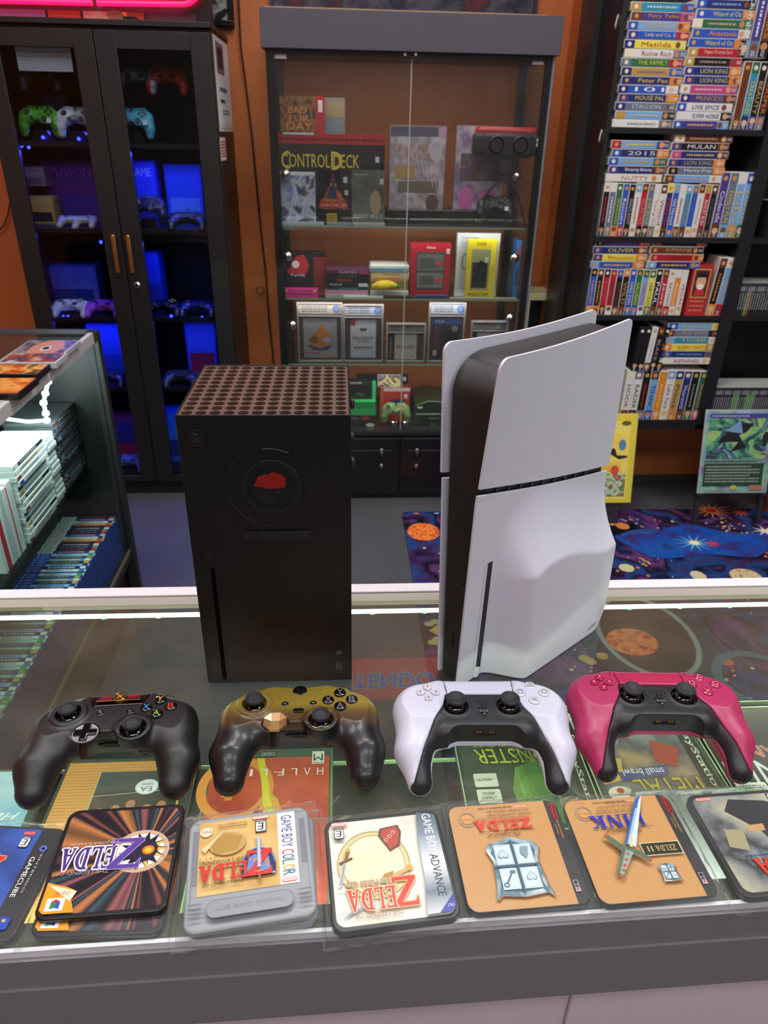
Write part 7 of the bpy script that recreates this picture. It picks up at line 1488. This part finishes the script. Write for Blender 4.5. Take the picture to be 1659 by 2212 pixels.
# ================================================================ contents of the black cabinet
V3_=VX[::3,::3,::3]; ax3=[a[::3] for a in axX]
pv,pf_=nets(V3_,ax3)
def smallpad(label,u,v,y,z,m,tilt=62,rz=0,holder=True,marks=('202024',),acc=None,scale=1.,dark='18181c',sq=None):
    p=ony(u,v,y); t=thing('game_controller',label,'controller',(p[0],y,z),rot=(0,0,rz),group='controllers in the black cabinet')
    me=bpy.data.meshes.new('body_shell'); me.from_pydata([tuple(q) for q in pv.tolist()],[],[tuple(f) for f in pf_.tolist()]); me.shade_smooth(); me.materials.append(m)
    o=bpy.data.objects.new('body_shell',me); COL.objects.link(o); o.parent=t; o.rotation_euler=(rad(tilt),0,0); o.location=(0,0,.052 if tilt>30 else .0); o.scale=(scale,)*3
    a=Art(5e-4,.35)
    for sx,sy in ((-.041,.021),(.0205,-.002)): a.ell(sx,sy,.010,.010,dark,14); a.ell(sx,sy,.007,.007,'38383c',12)
    for dx,dy in ((0,-.0095),(.011,0),(-.011,0),(0,.0095)): a.ell(.038+dx,.0235+dy,.005,.005,acc or dark,10)
    a.rect(-.029,-.006,-.012,0,dark); a.rect(-.0235,-.0115,-.0175,.0055,dark); a.ell(0,.039,.006,.006,dark,12)
    if sq: a.rect(sq[0],sq[1],sq[0]+.016,sq[1]+.016,'e0e0e4')
    a.build('buttons',o,(0,0,.0495),(1,0,0),(0,1,0))
    if holder: MB().prism([(-.04,0),(.04,0),(.022,.034),(-.022,.034)],-.035,.03,'y').build('holder',mat('0c0c14',.3),t)
    return t
GREEN=ramp_mat(['3a8a1c','58b828','2c7018','6ac83a'],30,.35,'noise',3.); CAMO=ramp_mat(['d8d8dc','8a8c90','e8e8ec','a8aab0','d0d0d4'],22,.35,'voronoi')
Y=3.10
def base(v,y=Y): return None
smallpad('lime green controller on a stand, upper left of the black cabinet',93,268,3.08,CSH[0]+.0005,GREEN,sq=(.034,-.02))
smallpad('grey and white camouflage controller beside the lime green one',172,268,3.08,CSH[0]+.0005,CAMO)
smallpad('turquoise controller with purple parts behind the right cabinet door',292,268,3.08,CSH[0]+.0005,mat('5ac0d0',.4),dark='6a2048',sq=(.042,-.02))
MB().box((.02,.05,1.568),(.78,.41,1.574)).build('glass_shelf',glass('c8d0d8',0,1.35),cb)
smallpad('dark grey controller on the top glass shelf behind the left door',100,205,3.12,1.5745,mat('2c3038',.4),holder=False,tilt=50)
smallpad('black and white patterned controller on the top glass shelf',300,200,3.12,1.5745,ramp_mat(['1c1c20','8a8a90','303036','b0b0b4'],26,.4,'voronoi'),holder=False,tilt=50)
smallpad('orange red controller at the right of the top glass shelf',368,205,3.12,1.5745,mat('a83418',.4),holder=False,tilt=50)
def cbox(name,label,u0,v0,u1,v1,y,dep,col,zs,art=None,rough=.45): return frontbox(name,label,'box',u0,v0,u1,v1,y,dep,col,zs,art=art,rough=rough)
def two(c1,c2,txt=None,tc='e0e0f0'):
    def f(a,w,h):
        a.rect(w*.05,h*.05,w*.95,h*.95,c1); a.rect(w*.1,h*.1,w*.9,h*.45,c2)
        if txt: a.text(txt,w*.15,h*.75,w*.85,h*.88,tc)
    return f
cbox('notice_paper','ruled white paper hanging behind the left cabinet door',43,101,152,153,3.02,.001,'c8c8c8',None,art=lambda a,w,h:[a.rect(w*.02,h*(.1+.09*k),w*.98,h*(.11+.09*k),'808488',same=k>0) for k in range(8)])
bpy.data.objects['notice_paper'].location.y=3.012
cbox('blue_box','dim blue box behind the lime green controller',105,205,140,300,3.2,.1,'34487c',CSH[0]+.0003,two('3c5890','2c4070'))
cbox('game_box','brown box with small lettering on the cabinet second shelf, far left',52,360,92,402,3.15,.1,'8a6a38',ony(52,402,3.15)[2],two('a08040','7a5a30','N64','503818'))
cbox('console_box','dark red patterned box lettered FUSION on the cabinet second shelf',112,345,212,500,3.22,.1,'5a2040',CSH[1]+.0003,two('6a2440','4a2a58','FUSION','d04870'))
cbox('yellow_box','small mustard box low on the cabinet second shelf',62,425,112,470,3.12,.08,'a8842c',CSH[1]+.0003,two('c09838','282420'))
cbox('console_box','bright blue boxed set on the second shelf behind the right door',284,345,332,480,3.15,.1,'2840c8',CSH[1]+.0003,two('3858e0','2030a0','GAME'))
cbox('console_box','tall light blue box at the right end of the second cabinet shelf',366,355,432,480,3.18,.1,'2050c0',CSH[1]+.0003,two('2868d8','68a0e8'))
# three-handled pad
ax4,(X4,Y4,Z4_)=grid((-84,-70,-4),(84,40,44),3.4)
b=sdf_rbox(np.abs(X4),Y4,Z4_,(0,8,20),(60,20,12),10)
b=sm(b,sdf_cap(np.abs(X4),Y4,Z4_,(60,5,20),(62,-45,16),17,11),8); b=sm(b,sdf_cap(X4,Y4,Z4_,(0,0,20),(0,-58,16),15,11),8)
p=ony(165,470,3.06); t=thing('game_controller','gold and grey three handled controller on the second cabinet shelf','controller',(p[0],3.08,CSH[1]+.002),rot=(rad(16),0,0),group='controllers in the black cabinet')
net_obj('body_shell',b.astype(np.float32),ax4,ramp_mat(['8a8a88','b8a878','c8b888'],9,.35),t)
a=Art(5e-4,.3); a.ell(0,-.008,.011,.011,'d8d8d8',14); a.ell(0,-.008,.007,.007,'b0b0b0',12); [a.ell(.045+dx,.008+dy,.005,.005,c,10) for dx,dy,c in ((0,.011,'e0b040'),(.011,0,'e0b040'),(-.011,0,'e0b040'),(0,-.011,'3858b0'))]; a.rect(-.055,.004,-.035,.010,'505050'); a.rect(-.048,-.003,-.042,.017,'505050'); a.build('buttons',t,(0,0,.0325),(1,0,0),(0,1,0))
smallpad('navy controller on the second shelf just inside the right door',318,430,3.08,CSH[1]+.0005,mat('1c2048',.3),tilt=60)
smallpad('black and white winged controller at the right of the second shelf',405,465,3.06,CSH[1]+.0005,mat('24262c',.3),tilt=22,holder=False,marks=())
cbox('clear_case','large pale console box behind the white controller on the third shelf',100,575,205,645,3.2,.1,'5868c8',CSH[2]+.0003,two('6878d8','303c90'))
smallpad('white controller lying on the third cabinet shelf',150,640,3.06,CSH[2]+.0005,mat('d0d0d8',.35),tilt=16,holder=False,acc='50a050')
smallpad('purple controller lying right of the white one on the third cabinet shelf',222,645,3.06,CSH[2]+.0005,mat('a048d0',.35),tilt=16,holder=False)
cbox('blue_box','tall blue box on the third shelf behind the right door',310,545,340,640,3.16,.1,'2040c0',CSH[2]+.0003,two('2848d0','2030a0'))
smallpad('black controller with coloured buttons on the third shelf behind the right door',350,640,3.06,CSH[2]+.0005,mat('101018',.3),tilt=16,holder=False,acc='b0a040')
smallpad('deep blue glossy controller at the right end of the third shelf',425,642,3.06,CSH[2]+.0005,mat('1a2050',.2),tilt=16,holder=False)
cbox('handheld_box','blue boxed handheld on the fourth cabinet shelf, left door',205,700,260,820,3.14,.1,'2848c8',CSH[3]+.0003,two('3058d0','2040a8'))
smallpad('dark controller in front of the blue box on the fourth shelf',232,800,3.06,CSH[3]+.0005,mat('181c30',.25),tilt=18,holder=False)
cbox('handheld_box','blue and red boxed console on the fourth shelf behind the right door',408,695,462,800,3.16,.1,'3038b8',CSH[3]+.0003,two('4060c0','a02040'))
smallpad('grey controller on the fourth shelf behind the right door',390,805,3.06,CSH[3]+.0005,mat('30343c',.25),tilt=18,holder=False)
cbox('game_box','crimson topped game box on the cabinet floor, left door',245,905,292,1005,3.12,.1,'802050',CSH[4]+.0003,two('303080','a02050'))
smallpad('silver blue controller on the cabinet floor, left door',278,985,3.05,CSH[4]+.0005,mat('6070b8',.25),tilt=18,holder=False)
cbox('game_box','light blue game box on the cabinet floor, right door',350,890,390,1000,3.12,.1,'2860c0',CSH[4]+.0003,two('3880d8','203888'))
# controllers shown in the glass display case
t=smallpad('clear green controller with coloured buttons in the bottom of the glass display case',854,905,3.0,Z4+.0005,ramp_mat(['4a6a38','7a9858','35522c'],14,.25,'noise',3.),tilt=58,holder=False,scale=.84,acc='d0a030'); t['group']='controllers in the glass display case'
t=smallpad('dark grey controller on a green edged stand under the stereo viewer',1066,455,3.0,Z1+.0005,mat('202224',.35),tilt=58,holder=True,scale=.95,acc='3a4038',sq=(.034,-.02)); t['group']='controllers in the glass display case'
for u,lb in ((852,'left of two chrome capped jars at the front of the display case bottom'),(877,'right of two chrome capped jars at the front of the display case bottom')):
    q_=ony(u,920,2.962); o=MB().lathe([(.012,0),(.015,.006),(.015,.018),(.013,.022)],(0,0,0),16).build('small_jar',mat('4a5868',.15),loc=(q_[0],2.965,Z4+.0005)); tag(o,lb,'jar','chrome capped jars in the display case')
    MB().lathe([(.0155,.022),(.0155,.028),(.012,.031)],(0,0,0),16).build('cap',CHROME,o,label='bright chrome cap')
